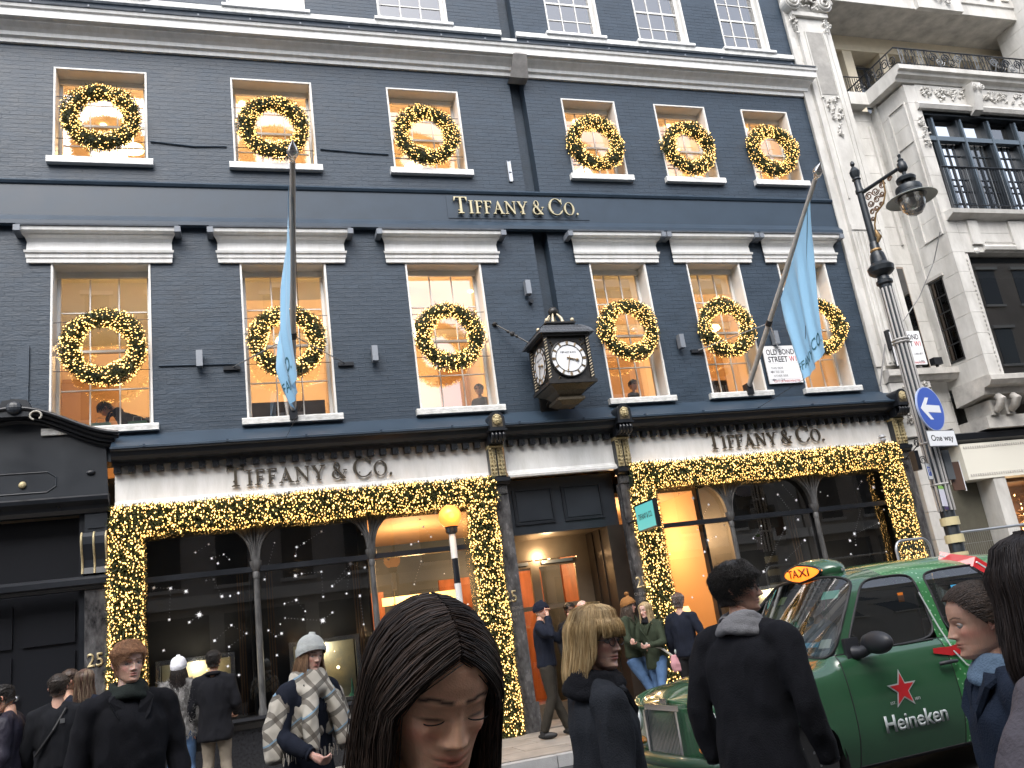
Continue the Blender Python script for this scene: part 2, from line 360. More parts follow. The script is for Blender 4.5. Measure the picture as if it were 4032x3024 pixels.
# ---------------------------------------------------------------- windows
frame_w = mat('window_white', (0.70, 0.69, 0.66), 0.45, noise_amt=0.05, nscale=6)
blind_m = mat('roller_blind', (0.72, 0.73, 0.66), 0.9, noise_amt=0.08, nscale=3)
_nt = blind_m.node_tree; _tl = _nt.nodes.new('ShaderNodeBsdfTranslucent'); _tl.inputs[0].default_value = (.85, .84, .74, 1); _mx = _nt.nodes.new('ShaderNodeMixShader'); _mx.inputs[0].default_value = .6
_nt.links.new(_nt.nodes['Principled BSDF'].outputs[0], _mx.inputs[1]); _nt.links.new(_tl.outputs[0], _mx.inputs[2]); _nt.links.new(_mx.outputs[0], _nt.nodes['Material Output'].inputs[0])
WIN = []
def make_window(a, b, z0, z1, rows, hood, blind=0.0, sillz=0.10, rd=0.30):
    w = b-a; h = z1-z0
    L = MB()      # painted lining of the opening
    L.box(-w/2, -w/2+0.02, 0.0, rd+0.1, 0, h).box(w/2-0.02, w/2, 0.0, rd+0.1, 0, h).box(-w/2+0.02, w/2-0.02, 0.0, rd+0.1, h-0.02, h)
    L.box(-w/2-0.012, -w/2+0.014, -0.018, 0.0, 0, h+0.012).box(w/2-0.014, w/2+0.012, -0.018, 0.0, 0, h+0.012).box(-w/2+0.014, w/2-0.014, -0.018, 0.0, h-0.014, h+0.012)
    win = L.build('window', frame_w, B); win.location = ((a+b)/2, 0, z0)
    S = MB().profx([(rd+0.1, 0.0), (-0.09, 0.0), (-0.10, -0.02), (-0.10, -sillz), (0.0, -sillz), (0.0, -0.02), (rd+0.1, -0.02)], -w/2-0.09, w/2+0.09).build('sill', whiteold if z0 < 6 else white, win)
    fw = 0.045; x0, x1 = -w/2+0.02, w/2-0.02; zb, zt = 0.0, h-0.02
    F = MB(); y0, y1 = rd, rd+0.06; zm = (zb+zt)/2
    F.box(x0, x0+fw, y0, y1, zb, zt).box(x1-fw, x1, y0, y1, zb, zt).box(x0+fw, x1-fw, y0, y1, zt-fw, zt).box(x0+fw, x1-fw, y0, y1, zb, zb+0.07)
    F.box(x0-0.005, x1+0.005, rd-0.05, rd, zt-0.09, zt+0.01)
    F.box(x0+fw, x1-fw, y0+0.01, y1+0.02, zm-0.02, zm+0.02)
    F.build('sash_frame', frame_w, win)
    gx0, gx1 = x0+fw, x1-fw; cols = 3; gb = 0.018
    zr = []
    hr = rows//2
    for (p, q) in ((zb+0.07, zm-0.02), (zm+0.02, zt-fw)):
        for r in range(hr): zr.append((p+(q-p)*r/hr, p+(q-p)*(r+1)/hr))
    bar = MB()
    for c in range(1, cols):
        xx = gx0+(gx1-gx0)*c/cols
        for p, q in ((zb+0.07, zm-0.02), (zm+0.02, zt-fw)): bar.box(xx-gb/2, xx+gb/2, y0+0.012, y0+0.045, p, q)
    for i, (p, q) in enumerate(zr):
        if i % hr:
            for c in range(cols): bar.box(gx0+(gx1-gx0)*c/cols+gb/2, gx0+(gx1-gx0)*(c+1)/cols-gb/2, y0+0.014, y0+0.043, p-gb/2, p+gb/2)
    bar.build('glazing_bar', frame_w, win)
    pme = None
    for i, (p, q) in enumerate(zr):
        for c in range(cols):
            pw, ph = (gx1-gx0)/cols, q-p
            xa = gx0+pw*c; t1, t2 = RNG.normal(0, 0.0035, 2)
            M = MB().add([(xa, y0+0.028+t1*(-.2), p), (xa+pw, y0+0.028+t1*.2, p), (xa+pw, y0+0.028+t1*.2+t2*.3, q), (xa, y0+0.028-t1*.2+t2*.3, q)], [(0, 1, 2, 3)])
            link('pane', M.mesh('pane', gwin, fix=False), win)
    if blind:
        MB().box(gx0-0.02, gx1+0.02, y1+0.05, y1+0.055, h-blind, h-0.03).build('roller_blind', blind_m, win)
    if hood:
        H = MB(); e = 0.30 if w > 1.15 else 0.25
        x0h, x1h = -w/2-e, w/2+e
        H.profx([(0, 0.0), (-0.05, 0.0), (-0.055, 0.07), (-0.07, 0.075), (-0.075, 0.13), (-0.10, 0.145), (-0.11, 0.18), (-0.06, 0.20), (-0.05, 0.33), (-0.08, 0.38), (-0.14, 0.41), (-0.15, 0.43), (-0.22, 0.45), (-0.23, 0.51), (0, 0.53)], x0h, x1h, e0=0.55, e1=0.55)
        H.build('window_hood', white, win)
        T = MB().profx([(0, 0.531), (-0.25, 0.512), (-0.26, 0.535), (-0.02, 0.56), (0, 0.56)], x0h-0.14, x1h+0.14)
        T.box(x0h-0.17, x0h-0.08, -0.26, 0, 0.42, 0.511).box(x1h+0.08, x1h+0.17, -0.26, 0, 0.42, 0.511)
        T.build('hood_flashing', lead, win)
        for ch in win.children:
            if ch.name.startswith(('window_hood', 'hood_flashing')): ch.location.z = h
    return win
blinds = [1.15, 0.45, 0, 0.5, 0.45, 0.4]
for i, (a, b) in enumerate(WX):
    make_window(a, b, 5.11, 7.64, 4, True, blinds[i])
    make_window(a, b, 9.41, 11.03, 4, False, 0.0, sillz=0.11)
    make_window(a, b, 12.50, 14.2, 4, False, 0.0, sillz=0.06, rd=0.12)

# ---------------------------------------------------------------- rooms and their lamps
def room(x0, x1, y0, y1, z0, z1, wm=warmwall, cm=ceilm, fm=None, name='room'):
    r = MB(); fm = fm or wm
    t = 0.08
    r.box(x0, x1, y1, y1+t, z0, z1, 0).box(x0-t, x0, y0, y1, z0, z1, 0).box(x1, x1+t, y0, y1, z0, z1, 0)
    r.box(x0-t, x1+t, y0, y1+t, z1, z1+t, 1).box(x0-t, x1+t, y0, y1+t, z0-t, z0, 2)
    return r.build(name, [wm, cm, fm], B)
def lamp_light(parent, p, energy, col=(1, 0.66, 0.34), r=0.12):
    l = bpy.data.lights.new('lamp_light', 'POINT'); l.energy = energy; l.color = col; l.shadow_soft_size = r
    o = bpy.data.objects.new('lamp_light', l); COL.objects.link(o); o.location = p; o.parent = parent; return o
lamp_no = 0
CW = ['above the bending man', 'behind the left flag', 'left of the hanging clock', 'right of the hanging clock', 'behind the second wreath from the right', 'behind the right flag']
def ceiling_lamp(x, y, z, energy, where):
    c = MB().lathe((0, 0, 0), [(0.015, 0.25), (0.015, 0.06), (0.17, 0.04), (0.19, -0.02), (0.12, -0.06), (0.01, -0.07)], 16).mesh('lamp_shade', lampm, 60)
    t = thing('ceiling_lamp', where, 'ceiling lamp', (x, y, z), 'warm ceiling lamps seen through the upper windows')
    link('lamp_shade', c, t); MB().tube([(0, 0, 0.25), (0, 0, 0.45)], 0.008, 6).build('rod', brass, t)
    lamp_light(t, (0, 0, -0.18), energy)
room(-3.6, 4.9, 0.41, 4.2, 4.45, 8.0); room(5.6, 11.5, 0.41, 4.2, 4.45, 8.0)
room(-3.6, 4.9, 0.41, 4.2, 8.9, 11.35); room(5.6, 11.5, 0.41, 4.2, 8.9, 11.35)
room(-3.6, 4.9, 0.30, 4.2, 12.3, 15.4, mat('pale_room', (0.80, 0.74, 0.70), 0.8)); room(5.6, 11.5, 0.30, 4.2, 12.3, 15.4, MATS['pale_room'])
fl1 = 'lit ceiling lamp inside the first floor window '
fl2 = 'lit ceiling lamp inside the small upper window '
EN = 45
ceiling_lamp(-1.3, 2.3, 7.3, EN, fl1+'above the bending man'); ceiling_lamp(1.0, 2.6, 7.3, EN*.55, fl1+'behind the left flag'); ceiling_lamp(3.4, 2.4, 7.3, EN*1.2, fl1+'left of the hanging clock')
ceiling_lamp(7.3, 2.3, 7.3, EN, fl1+'right of the hanging clock'); ceiling_lamp(10.0, 2.6, 7.3, EN, fl1+'behind the old street name plate')
ceiling_lamp(-1.5, 1.9, 10.8, EN*.8, fl2+'at the far left'); ceiling_lamp(1.05, 1.8, 10.8, EN*.9, fl2+'above the left flag pole'); ceiling_lamp(3.7, 2.2, 10.8, EN*.8, fl2+'third from the left')
ceiling_lamp(7.4, 2.2, 10.8, EN*.8, fl2+'fourth from the left'); ceiling_lamp(10.3, 2.4, 10.8, EN*.8, fl2+'at the right end of its row')
dl = MB().lathe((0, 0, 0), [(0.001, 0), (0.055, 0), (0.055, 0.02)], 12).mesh('downlight', lampm)
for zc_ in (7.995, 11.345):
    for xx in (-3.0, -2.2, -0.6, 0.3, 1.7, 2.6, 4.3, 6.2, 6.8, 8.2, 8.9, 9.5, 10.8):
        for yy in (1.1, 2.0, 3.3): link('downlight', dl, B, loc=(xx+(yy*.1), yy, zc_-0.022))
for z0_, z1_ in ((7.86, 7.99), (11.22, 11.34)):
    for xa_, xb_ in ((-3.6, 4.9), (5.6, 11.5)): MB().profx([(4.20, z0_), (4.12, z0_+.03), (4.05, z1_-.02), (4.05, z1_), (4.2, z1_)], xa_+.01, xb_-.01).build('ceiling_moulding', frame_w, B)
# room furnishings that show: curtains, pictures, door panels
m = MB()
for x0, x1, z0, z1 in [(-3.0, -2.0, 5.0, 7.2), (-0.3, 0.25, 5.0, 7.4), (1.9, 2.6, 5.0, 7.4), (4.2, 4.8, 5.0, 7.4), (6.2, 6.9, 5.0, 7.3), (8.0, 8.9, 5.0, 7.3), (10.5, 11.1, 5, 7.3)]:
    m.box(x0, x1, 4.12, 4.19, z0, z1)
m.build('wall_panelling', mat('panelling', (0.40, 0.24, 0.12), 0.6), B)
m = MB()
for x0, x1 in [(0.3, 1.45), (8.3, 9.0)]: m.box(x0, x1, 0.9, 0.96, 5.0, 5.62)
m.build('dark_display_back', mat('dark_wood', (0.03, 0.02, 0.015), 0.4), B)

# small boxes of pale blue on the sill with the bending man
tiff = mat('robin_egg_blue', (0.18, 0.52, 0.48), 0.6)
for bx, lab in ((-1.86, 'pale blue paper bag on the window ledge under the bending man'), (-1.36, 'pale blue paper bag on the window ledge right of the bending man')):
    t = thing('paper_bag', lab, 'bag', (bx, 0.62, 5.0))
    MB().box(-0.13, 0.13, -0.05, 0.05, 0, 0.42).build('bag_body', tiff, t)
    MB().tube([(-0.06, -0.05, 0.42), (-0.05, -0.06, 0.50), (0.05, -0.06, 0.50), (0.06, -0.05, 0.42)], 0.005, 5).build('handle', white, t)
    t.scale = (1, 1, 0.8)

# ---------------------------------------------------------------- wreaths and garlands
def needles(P, N, m_, length=0.055, width=0.009):
    """one thin leaf quad per point, pointing out along N with scatter"""
    n = len(P); d = N+RNG.normal(0, 0.75, (n, 3)); d /= np.linalg.norm(d, axis=1)[:, None]
    r = RNG.normal(0, 1, (n, 3)); s = np.cross(d, r); s /= np.linalg.norm(s, axis=1)[:, None]
    L = length*RNG.uniform(0.6, 1.3, (n, 1)); W = width*RNG.uniform(0.7, 1.3, (n, 1))
    V = np.stack([P-s*W/2, P+s*W/2, P+d*L+s*W*0.2, P+d*L-s*W*0.2], 1).reshape(-1, 3)
    return V, np.arange(n*4).reshape(-1, 4)
def bulbs(P, r=0.010):
    n = len(P); o = np.array([(1, 0, 0), (-1, 0, 0), (0, 1, 0), (0, -1, 0), (0, 0, 1.5), (0, 0, -1.5)])*r
    sc = RNG.uniform(0.75, 1.25, (n, 1, 1))
    V = (P[:, None]+o[None]*sc).reshape(-1, 3)
    T = np.array([(0, 2, 4), (2, 1, 4), (1, 3, 4), (3, 0, 4), (2, 0, 5), (1, 2, 5), (3, 1, 5), (0, 3, 5)])
    return V, (np.arange(n)[:, None, None]*6+T[None]).reshape(-1, 3)
RM, RN = 0.45, 0.128
def torus_pts(n, r, spread=0.0):
    a = RNG.uniform(0, 2*PI, n); b = RNG.uniform(0, 2*PI, n)
    rr = r*(1+0.14*np.sin(3*a+1)+0.08*np.sin(7*a))*(1+spread*RNG.normal(0, 1, n))
    N = np.stack([np.cos(a)*np.cos(b), -np.sin(b), np.sin(a)*np.cos(b)], 1)
    C = np.stack([np.cos(a)*RM, np.zeros(n), np.sin(a)*RM], 1)
    return C+N*rr[:, None], N
WR = []
for k in range(3):
    P, N = torus_pts(7500, RN-0.03, 0.1); V, F = needles(P, N, fir, 0.06, 0.011); wl_ = npmesh('foliage', V, F, fir)
    P, N = torus_pts(1150, RN+0.012, 0.06); P = P[(N[:, 1] < 0.55)]; V, F = bulbs(P, 0.0070); wb = npmesh('light_string', V, F, bulb)
    core = MB(); n, q = 40, 8
    vs = []
    for i in range(n):
        a = 2*PI*i/n
        for j in range(q):
            b = 2*PI*j/q; vs.append((math.cos(a)*(RM+0.095*math.cos(b)), 0.095*math.sin(b), math.sin(a)*(RM+0.095*math.cos(b))))
    core.add(vs, [(i*q+j, i*q+(j+1) % q, ((i+1) % n)*q+(j+1) % q, ((i+1) % n)*q+j) for i in range(n) for j in range(q)])
    WR.append((wl_, wb, core.mesh('core', mat('fir_core', (0.012, 0.022, 0.01), 0.8), 60)))
wl_labels = {
 5.11: ['lit fir wreath above the bending man at the left end of the lower row', 'lit fir wreath half hidden behind the hanging left flag', 'lit fir wreath in the first floor window just left of the clock',
        'lit fir wreath in the first floor window just right of the clock', 'lit fir wreath in the narrow window left of the slanting flag pole', 'lit fir wreath partly covered by the right blue flag'],
 9.41: ['lit fir wreath at the far left end of the upper window row', 'lit fir wreath in the upper window directly above the left flag pole tip', 'lit fir wreath in the upper window above and left of the brass band lettering',
        'lit fir wreath in the upper window just right of the dark downpipe recess', 'lit fir wreath in the upper row, second window from the white stone building', 'lit fir wreath in the upper window next to the white stone building']}
WC = {5.11: [(-1.74, 6.32), (0.86, 6.33), (3.45, 6.34), (6.69, 6.37), (8.65, 6.35), (10.67, 6.33)], 9.41: [(-1.76, 10.17), (0.87, 10.13), (3.47, 10.12), (6.7, 10.11), (8.68, 10.1), (10.59, 10.13)]}
def P0(x, z, Y): s = (13+Y)/13; return x*s, 1.55+(z-1.55)*s
for zz in (5.11, 9.41):
    for i, (x, z) in enumerate(WC[zz]):
        x, z = P0(x, z, -0.10)
        t = thing('wreath', wl_labels[zz][i], 'wreath', (x, -0.10, z), 'lit fir wreaths hung in the upper windows')
        t.rotation_euler = (0, RNG.uniform(0, 6.28), 0); sc_ = 1.0 if i < 3 else 0.97; t.scale = (sc_,)*3
        a, b_, c = WR[(i+int(zz)) % 3]
        link('foliage', a, t, kind='stuff'); link('light_string', b_, t, kind='stuff'); link('core', c, t)
        wa, wb_ = WX[i]
        [MB().tube([(wa+0.02, 0.06, z+q), (wb_-0.02, 0.06, z+q*1.05)], 0.006, 5).build('hanging_wire', mat('wire_dark', (0.08, 0.07, 0.07), 0.6), B) for q in (-.3, .45)]

def garland(name, label, bands, nn, nb):
    t = thing(name, label, 'garland', (0, 0, 0), None)
    def samp(n, out):
        A = np.array([(b[1]-b[0]+0.3)*(b[3]-b[2]+0.3) for b in bands]); A = A/A.sum()
        Ps, Ns = [], []
        for b, a in zip(bands, A):
            k = int(n*a); x0, x1, z0, z1 = b; w = x1-x0; h = z1-z0
            vert = h > w
            along = RNG.uniform(0, 1, k); ang = RNG.uniform(-0.15*PI, 1.15*PI, k)
            half = (w if vert else h)/2+out
            wob = 1+0.06*np.sin(along*(h if vert else w)*5)
            ca = np.cos(ang)*half*wob; dep = np.sin(ang)*(0.16+out)
            if vert: P = np.stack([(x0+x1)/2+ca, -0.10-dep, z0+along*h], 1); N = np.stack([np.cos(ang), -np.sin(ang), np.zeros(k)], 1)
            else: P = np.stack([x0+along*w, -0.10-dep, (z0+z1)/2+ca], 1); N = np.stack([np.zeros(k), -np.sin(ang), np.cos(ang)], 1)
            Ps.append(P); Ns.append(N)
        return np.concatenate(Ps), np.concatenate(Ns)
    P, N = samp(nn, -0.03); V, F = needles(P, N+np.array([0, 0, -0.5]), fir, 0.075, 0.013); link('foliage', npmesh('foliage', V, F, fir), t, kind='stuff')
    P, N = samp(nb, 0.012); P += RNG.normal(0, 0.008, P.shape); V, F = bulbs(P, 0.0075); link('light_string', npmesh('light_string', V, F, bulb), t, kind='stuff')
    c = MB()
    for x0, x1, z0, z1 in bands:
        if z1-z0 > x1-x0: c.box(x0+0.04, x1-0.04, -0.20, -0.04, z0, z1)
        else: c.box(x0, x1, -0.20, -0.041, z0+0.04, z1-0.04)
    c.build('backing', MATS['fir_core'], t)
    for x0, x1, z0, z1 in bands:      # the light it gives off
        pass
    return t
garland('lit_garland', 'broad fir garland full of warm fairy lights framing the left shop window', [(-1.64, 3.84, 3.52, 3.92), (-1.68, -1.26, 0.15, 3.55), (3.38, 3.80, 0.16, 3.55)], 46000, 6400)
garland('lit_garland', 'broad fir garland full of warm fairy lights framing the right shop window', [(6.15, 11.56, 3.54, 3.95), (6.14, 6.56, 0.16, 3.56), (11.16, 11.58, 0.16, 3.56)], 46000, 6800)
# ---------------------------------------------------------------- shopfront
s_ = 1400/2212
OFFS = {1: (0, 0), 2: (1300, 0), 3: (2632, 0), 4: (0, 950), 5: (1300, 950), 6: (2632, 950), 7: (0, 1974), 8: (1300, 1974), 9: (2632, 1974)}
def cz_(c, x, y, Y=0.0): return at((OFFS[c][0]+x*s_)/1.8228, (OFFS[c][1]+y*s_)/1.8228, Y)

slate = mat('slate_black_paint', (0.014, 0.018, 0.024), 0.38, noise_amt=0.15, nscale=2.5)
m = MB()
m.profx([(0, 4.60), (-0.10, 4.50), (-0.14, 4.50), (-0.15, 4.54), (-0.26, 4.56), (-0.30, 4.60), (-0.33, 4.66), (-0.36, 4.67), (-0.36, 4.71), (-0.30, 4.73), (0, 4.97)], -1.62, 11.80)
m.build('shop_cornice', black, B)
m = MB(); m.profx([(-0.362, 4.69), (-0.375, 4.69), (-0.375, 4.718), (-0.30, 4.742), (-0.0, 4.985), (0, 4.972), (-0.30, 4.731), (-0.362, 4.713)], -1.62, 11.80)
for x in np.arange(-1.2, 11.6, 1.1): m.box(x, x+0.03, -0.385, -0.30, 4.70, 4.735)
m.build('cornice_lead', navys, B)
for x0, x1 in ((-1.60, 3.83), (4.10, 5.98), (6.27, 11.64)):
    f = MB(); f.profx([(0.0, 3.90), (-0.10, 3.90), (-0.11, 3.935), (-0.085, 3.945), (-0.08, 3.975), (-0.05, 3.99), (-0.04, 4.01), (-0.03, 4.02), (-0.03, 4.52), (0.0, 4.52)], x0, x1)
    f.build('fascia_board', white, B)
dme = MB().box(-0.045, 0.045, -0.135, -0.031, 4.405, 4.497).box(-0.05, 0.05, -0.14, -0.031, 4.4975, 4.515).mesh('dentil', black)
for x0, x1 in ((-1.56, 3.80), (4.20, 5.95), (6.38, 11.60)):
    x = x0
    while x < x1: link('dentil', dme, B, loc=(x, 0, 0)); x += 0.186

def lion(p, parent, s=1.0):
    m = MB(); x, y, z = p
    m.ball((x, y, z), (0.062*s, 0.03*s, 0.075*s), 14, 10)
    for k in range(14):
        a = 2*PI*k/14; m.ball((x+math.cos(a)*0.06*s, y+0.005, z+0.01+math.sin(a)*0.072*s), (0.022*s, 0.018*s, 0.024*s), 7, 5)
    m.ball((x, y-0.035*s, z-0.018*s), (0.026*s, 0.026*s, 0.022*s), 10, 7); m.ball((x, y-0.03*s, z+0.012*s), (0.012*s, 0.02*s, 0.035*s), 8, 6)
    for q in (-1, 1):
        m.ball((x+q*0.028*s, y-0.022*s, z+0.032*s), (0.02*s, 0.014*s, 0.009*s), 8, 5); m.ball((x+q*0.05*s, y-0.01, z+0.062*s), 0.016*s, 8, 5)
    m.box(x-0.014*s, x+0.014*s, y-0.05*s, y, z-0.055*s, z-0.038*s)
    return m.build('lion_mask', mat('aged_gold', (0.42, 0.35, 0.20), 0.5, 0.35, noise_amt=0.3, nscale=40), parent, smooth=60)
def leafy(x0, x1, z0, z1, y, parent):
    """one carved acanthus half: a rib with curling leaflets"""
    m = MB(); n = 7; xc = (x0+x1)/2
    m.tube([(xc, y, z0), (xc, y-0.012, (z0+z1)/2), (xc, y, z1)], [0.008, 0.014, 0.01], 6)
    for i in range(n):
        z = z0+(z1-z0)*(i+0.5)/n; w = (x1-x0)/2*(0.75+0.25*math.sin(i*1.3))
        for q in (-1, 1):
            m.tube([(xc, y, z), (xc+q*w*0.6, y-0.018, z+0.035), (xc+q*w, y-0.004, z+0.02)], [0.010, 0.016, 0.005], 6)
    m.box(x0, x1, y+0.005, y+0.02, z0, z1)
    return m.build('carved_leaf', MATS['aged_gold'], parent, smooth=60)
for ci, xc in enumerate((3.92, 6.10, 11.72)):
    c = MB(); w = 0.125
    pts = [(xc-w, 4.60), (xc+w, 4.60)]+[(xc+w*math.cos(a), 4.78+0.12*math.sin(a)) for a in np.linspace(0, PI, 12)]
    c.poly(pts, -0.45, 0.0); c.poly([(xc-w-0.02, 4.59), (xc+w+0.02, 4.59), (xc+w+0.02, 4.62), (xc-w-0.02, 4.62)], -0.465, 0)
    ob = c.build('console', black, B)
    lion((xc, -0.465, 4.755), ob, 0.95)
    f = MB().poly([(xc-0.085, 4.65), (xc+0.085, 4.65)]+[(xc+0.085*math.cos(a), 4.77+0.085*math.sin(a)) for a in np.linspace(0, PI, 10)], -0.454, -0.4501)
    f.build('mask_panel', mat('dark_gold', (0.10, 0.08, 0.05), 0.5, 0.4), ob)
    v = MB()
    for k in range(4):
        xx = xc-0.09+k*0.06
        v.tube([(xx, -0.30, 4.44), (xx, -0.40, 4.47), (xx, -0.43, 4.53), (xx, -0.40, 4.585)], [0.026, 0.03, 0.03, 0.026], 8)
    v.box(xc-w, xc+w, -0.33, 0.0, 4.42, 4.588).build('scroll', black, ob, smooth=50)
    v = MB().box(xc-0.12, xc+0.12, -0.16, 0.0, 3.90, 4.42).build('console_back', black, ob)
    leafy(xc-0.118, xc-0.012, 3.93, 4.36, -0.18, ob); leafy(xc+0.012, xc+0.118, 3.93, 4.36, -0.18, ob)
    MB().profx([(0, 4.37), (-0.20, 4.37), (-0.22, 4.395), (-0.20, 4.42), (0, 4.419)], xc-0.122, xc+0.122).build('gilt_roll', MATS['aged_gold'], ob)
    cp = MB().profx([(0, 3.80), (-0.14, 3.80), (-0.17, 3.83), (-0.20, 3.84), (-0.20, 3.90), (0, 3.90)], xc-0.15, xc+0.17)
    cp.build('pilaster_cap', black, ob)
    fl = MB(); fl.box(xc-0.11, xc+0.13, -0.10, 0, 3.66, 3.80)
    for k in range(9): fl.tube([(xc-0.10+k*0.027, -0.105, 3.68), (xc-0.10+k*0.027, -0.105, 3.79)], 0.008, 6)
    fl.build('fluted_neck', mat('dim_stone', (0.07, 0.07, 0.072), 0.6), ob)
    MB().box(xc-0.11, xc+0.14, -0.08, 0.10, 0.55, 3.66).box(xc-0.14, xc+0.17, -0.13, 0.10, 0.14, 0.549).build('marble_pilaster', marble, ob)

# door header with two recessed panels, recess and doors
door = MB().box(4.08, 5.99, 0.22, 0.30, 3.02, 3.90).build('door_header', slate, B)
hd = MB()
for x0, x1 in ((4.24, 4.86), (5.08, 5.72)):
    hd.box(x0-0.03, x1+0.03, 0.195, 0.22, 3.17, 3.20).box(x0-0.03, x1+0.03, 0.195, 0.22, 3.72, 3.75).box(x0-0.03, x0, 0.195, 0.22, 3.20, 3.72).box(x1, x1+0.03, 0.195, 0.22, 3.20, 3.72)
    pm = MB().poly([(x0+0.03, 3.23), (x1-0.03, 3.23), (x1-0.03, 3.69), (x0+0.03, 3.69)], 0.205, 0.219).build('panel', slate, door)
hd.build('panel_moulding', black, door)
MB().box(4.08, 5.99, 0.30, 1.15, 3.02, 3.10).build('recess_ceiling', bronzepan, B)
j = MB(); j.box(5.72, 6.0, 0.12, 1.12, 0.14, 3.02).box(5.70, 5.72, 0.45, 0.47, 0.14, 3.0).box(5.70, 5.72, 0.78, 0.80, 0.14, 3.0)
j.build('door_jamb', mat('dark_bronze', (0.035, 0.026, 0.02), 0.35, 0.5, noise_amt=0.3, nscale=2), B)
MB().box(3.98, 4.10, 0.12, 1.12, 0.14, 3.02).build('door_jamb', MATS['dark_bronze'], B)
MB().box(4.10, 5.72, 1.10, 1.18, 2.68, 3.02).build('transom_panel', bronzepan, B)
for x0, x1 in ((4.11, 4.70), (4.74, 5.50)):
    D_ = MB().box(x0, x0+0.055, 1.10, 1.15, 0.15, 2.66).box(x1-0.055, x1, 1.10, 1.15, 0.15, 2.66).box(x0+0.055, x1-0.055, 1.10, 1.15, 2.56, 2.66).box(x0+0.055, x1-0.055, 1.10, 1.15, 1.86, 1.93).box(x0+0.055, x1-0.055, 1.10, 1.15, 0.15, 0.40)
    dd = D_.build('shop_door', bronzepan, B)
    MB().add([(x0+0.055, 1.125, 0.40), (x1-0.055, 1.125, 0.40), (x1-0.055, 1.125, 2.56), (x0+0.055, 1.125, 2.56)], [(0, 1, 2, 3)]).build('pane', gshop, dd)
    MB().box(x0+0.10, x1-0.10, 1.05, 1.098, 2.60, 2.65).build('door_closer', steel, dd)
    MB().tube([(x1-0.09, 1.06, 1.0), (x1-0.09, 1.06, 1.5)], 0.012, 8).build('handle', brass, dd)
MB().box(5.50, 5.72, 1.10, 1.16, 0.14, 2.68).box(4.70, 4.74, 1.10, 1.16, 0.14, 2.68).build('door_frame', bronzepan, B)
ld_ = MB().lathe((4.98, 1.06, 2.665), [(0.001, 0), (0.02, 0.0), (0.02, 0.012)], 10).build('door_lamp', lampm, B); lamp_light(ld_, (4.9, 0.75, 2.75), 9, (1, 0.72, 0.42), 0.1)
MB().box(3.9, 6.1, 0.12, 1.2, 0.1285, 0.145).build('door_step', mat('step_stone', (0.22, 0.2, 0.18), 0.6, noise_amt=0.2), B)

# shop windows
def shop_window(x0, x1, cols, lit_bay):
    zt, zb = 3.60, 0.95
    sw = MB().box(x0, x1, -0.03, 0.12, zt-0.06, 3.90).box(x0, x0+0.12, 0.02, 0.12, zb, zt-0.06).box(x1-0.12, x1, 0.02, 0.12, zb, zt-0.06).build('shop_window', black, B)
    MB().profx([(0.5, 0.95), (-0.16, 0.95), (-0.17, 0.91), (-0.13, 0.89), (-0.06, 0.87), (-0.04, 0.80), (0.5, 0.80)], x0, x1).build('window_ledge', mat('polished_black', (0.02, 0.021, 0.024), 0.15), sw)
    MB().box(x0, x1, -0.03, 0.30, 0.14, 0.80).build('stall_riser', mat('black_granite', (0.018, 0.019, 0.022), 0.22, noise_amt=0.4, nscale=30), sw)
    edges = [x0+0.12]+cols+[x1-0.12]
    for i in range(len(edges)-1):
        a, b = edges[i]+(0.05 if i else 0), edges[i+1]-(0.05 if i < len(edges)-2 else 0)
        MB().box(a, b, -0.01, 0.09, 2.87, 2.945).build('transom_bar', black, sw)
        for p, q in ((zb, 2.87), (2.945, zt-0.06)):
            MB().add([(a, 0.07, p), (b, 0.07, p), (b, 0.07, q), (a, 0.07, q)], [(0, 1, 2, 3)]).build('pane', gshop, sw)
        for cx_, sg in ((edges[i], 1), (edges[i+1], -1)):
            r = 0.42; w0 = 0.05
            pts = [(cx_+sg*w0*0.5, 3.02)]
            for k in range(13):
                t = k/12*PI/2; pts.append((cx_+sg*(w0+r-r*math.cos(t)), 3.03+0.5*math.sin(t)))
            pts += [(cx_+sg*(w0+r), 3.54), (cx_+sg*w0*0.5, 3.54)]
            sp = MB().poly(pts, -0.02, 0.065); sp.build('spandrel', timber, sw)
            rim = MB().tube([(p[0], -0.03, p[1]) for p in pts[1:14]], 0.016, 6); rim.build('arch_rib', timber, sw, smooth=60)
    for c in cols:
        co = MB().lathe((c, 0.02, 0), [(0.062, 0.95), (0.062, 1.0), (0.045, 1.05), (0.047, 1.9), (0.042, 2.78)], 14)
        col = co.build('column', timber, sw, smooth=50)
        MB().lathe((c, 0.02, 0), [(0.05, 2.78), (0.052, 2.86), (0.045, 2.87), (0.075, 2.93), (0.085, 2.98), (0.085, 3.02), (0.05, 3.02)], 14).build('capital', timber, col, smooth=40)
        fl = MB()
        for k in range(-3, 4): fl.tube([(c+k*0.014, -0.03-0.01*math.cos(k*.5), 3.02), (c+k*0.026, -0.035, 3.26), (c+k*0.09, -0.03, 3.53)], 0.013, 5)
        fl.build('fan_rib', timber, col, smooth=60)
    return sw, edges
swL, eL = shop_window(-1.62, 3.80, [0.22, 1.86], 2)
swR, eR = shop_window(6.22, 11.60, [7.94, 9.64], 0)
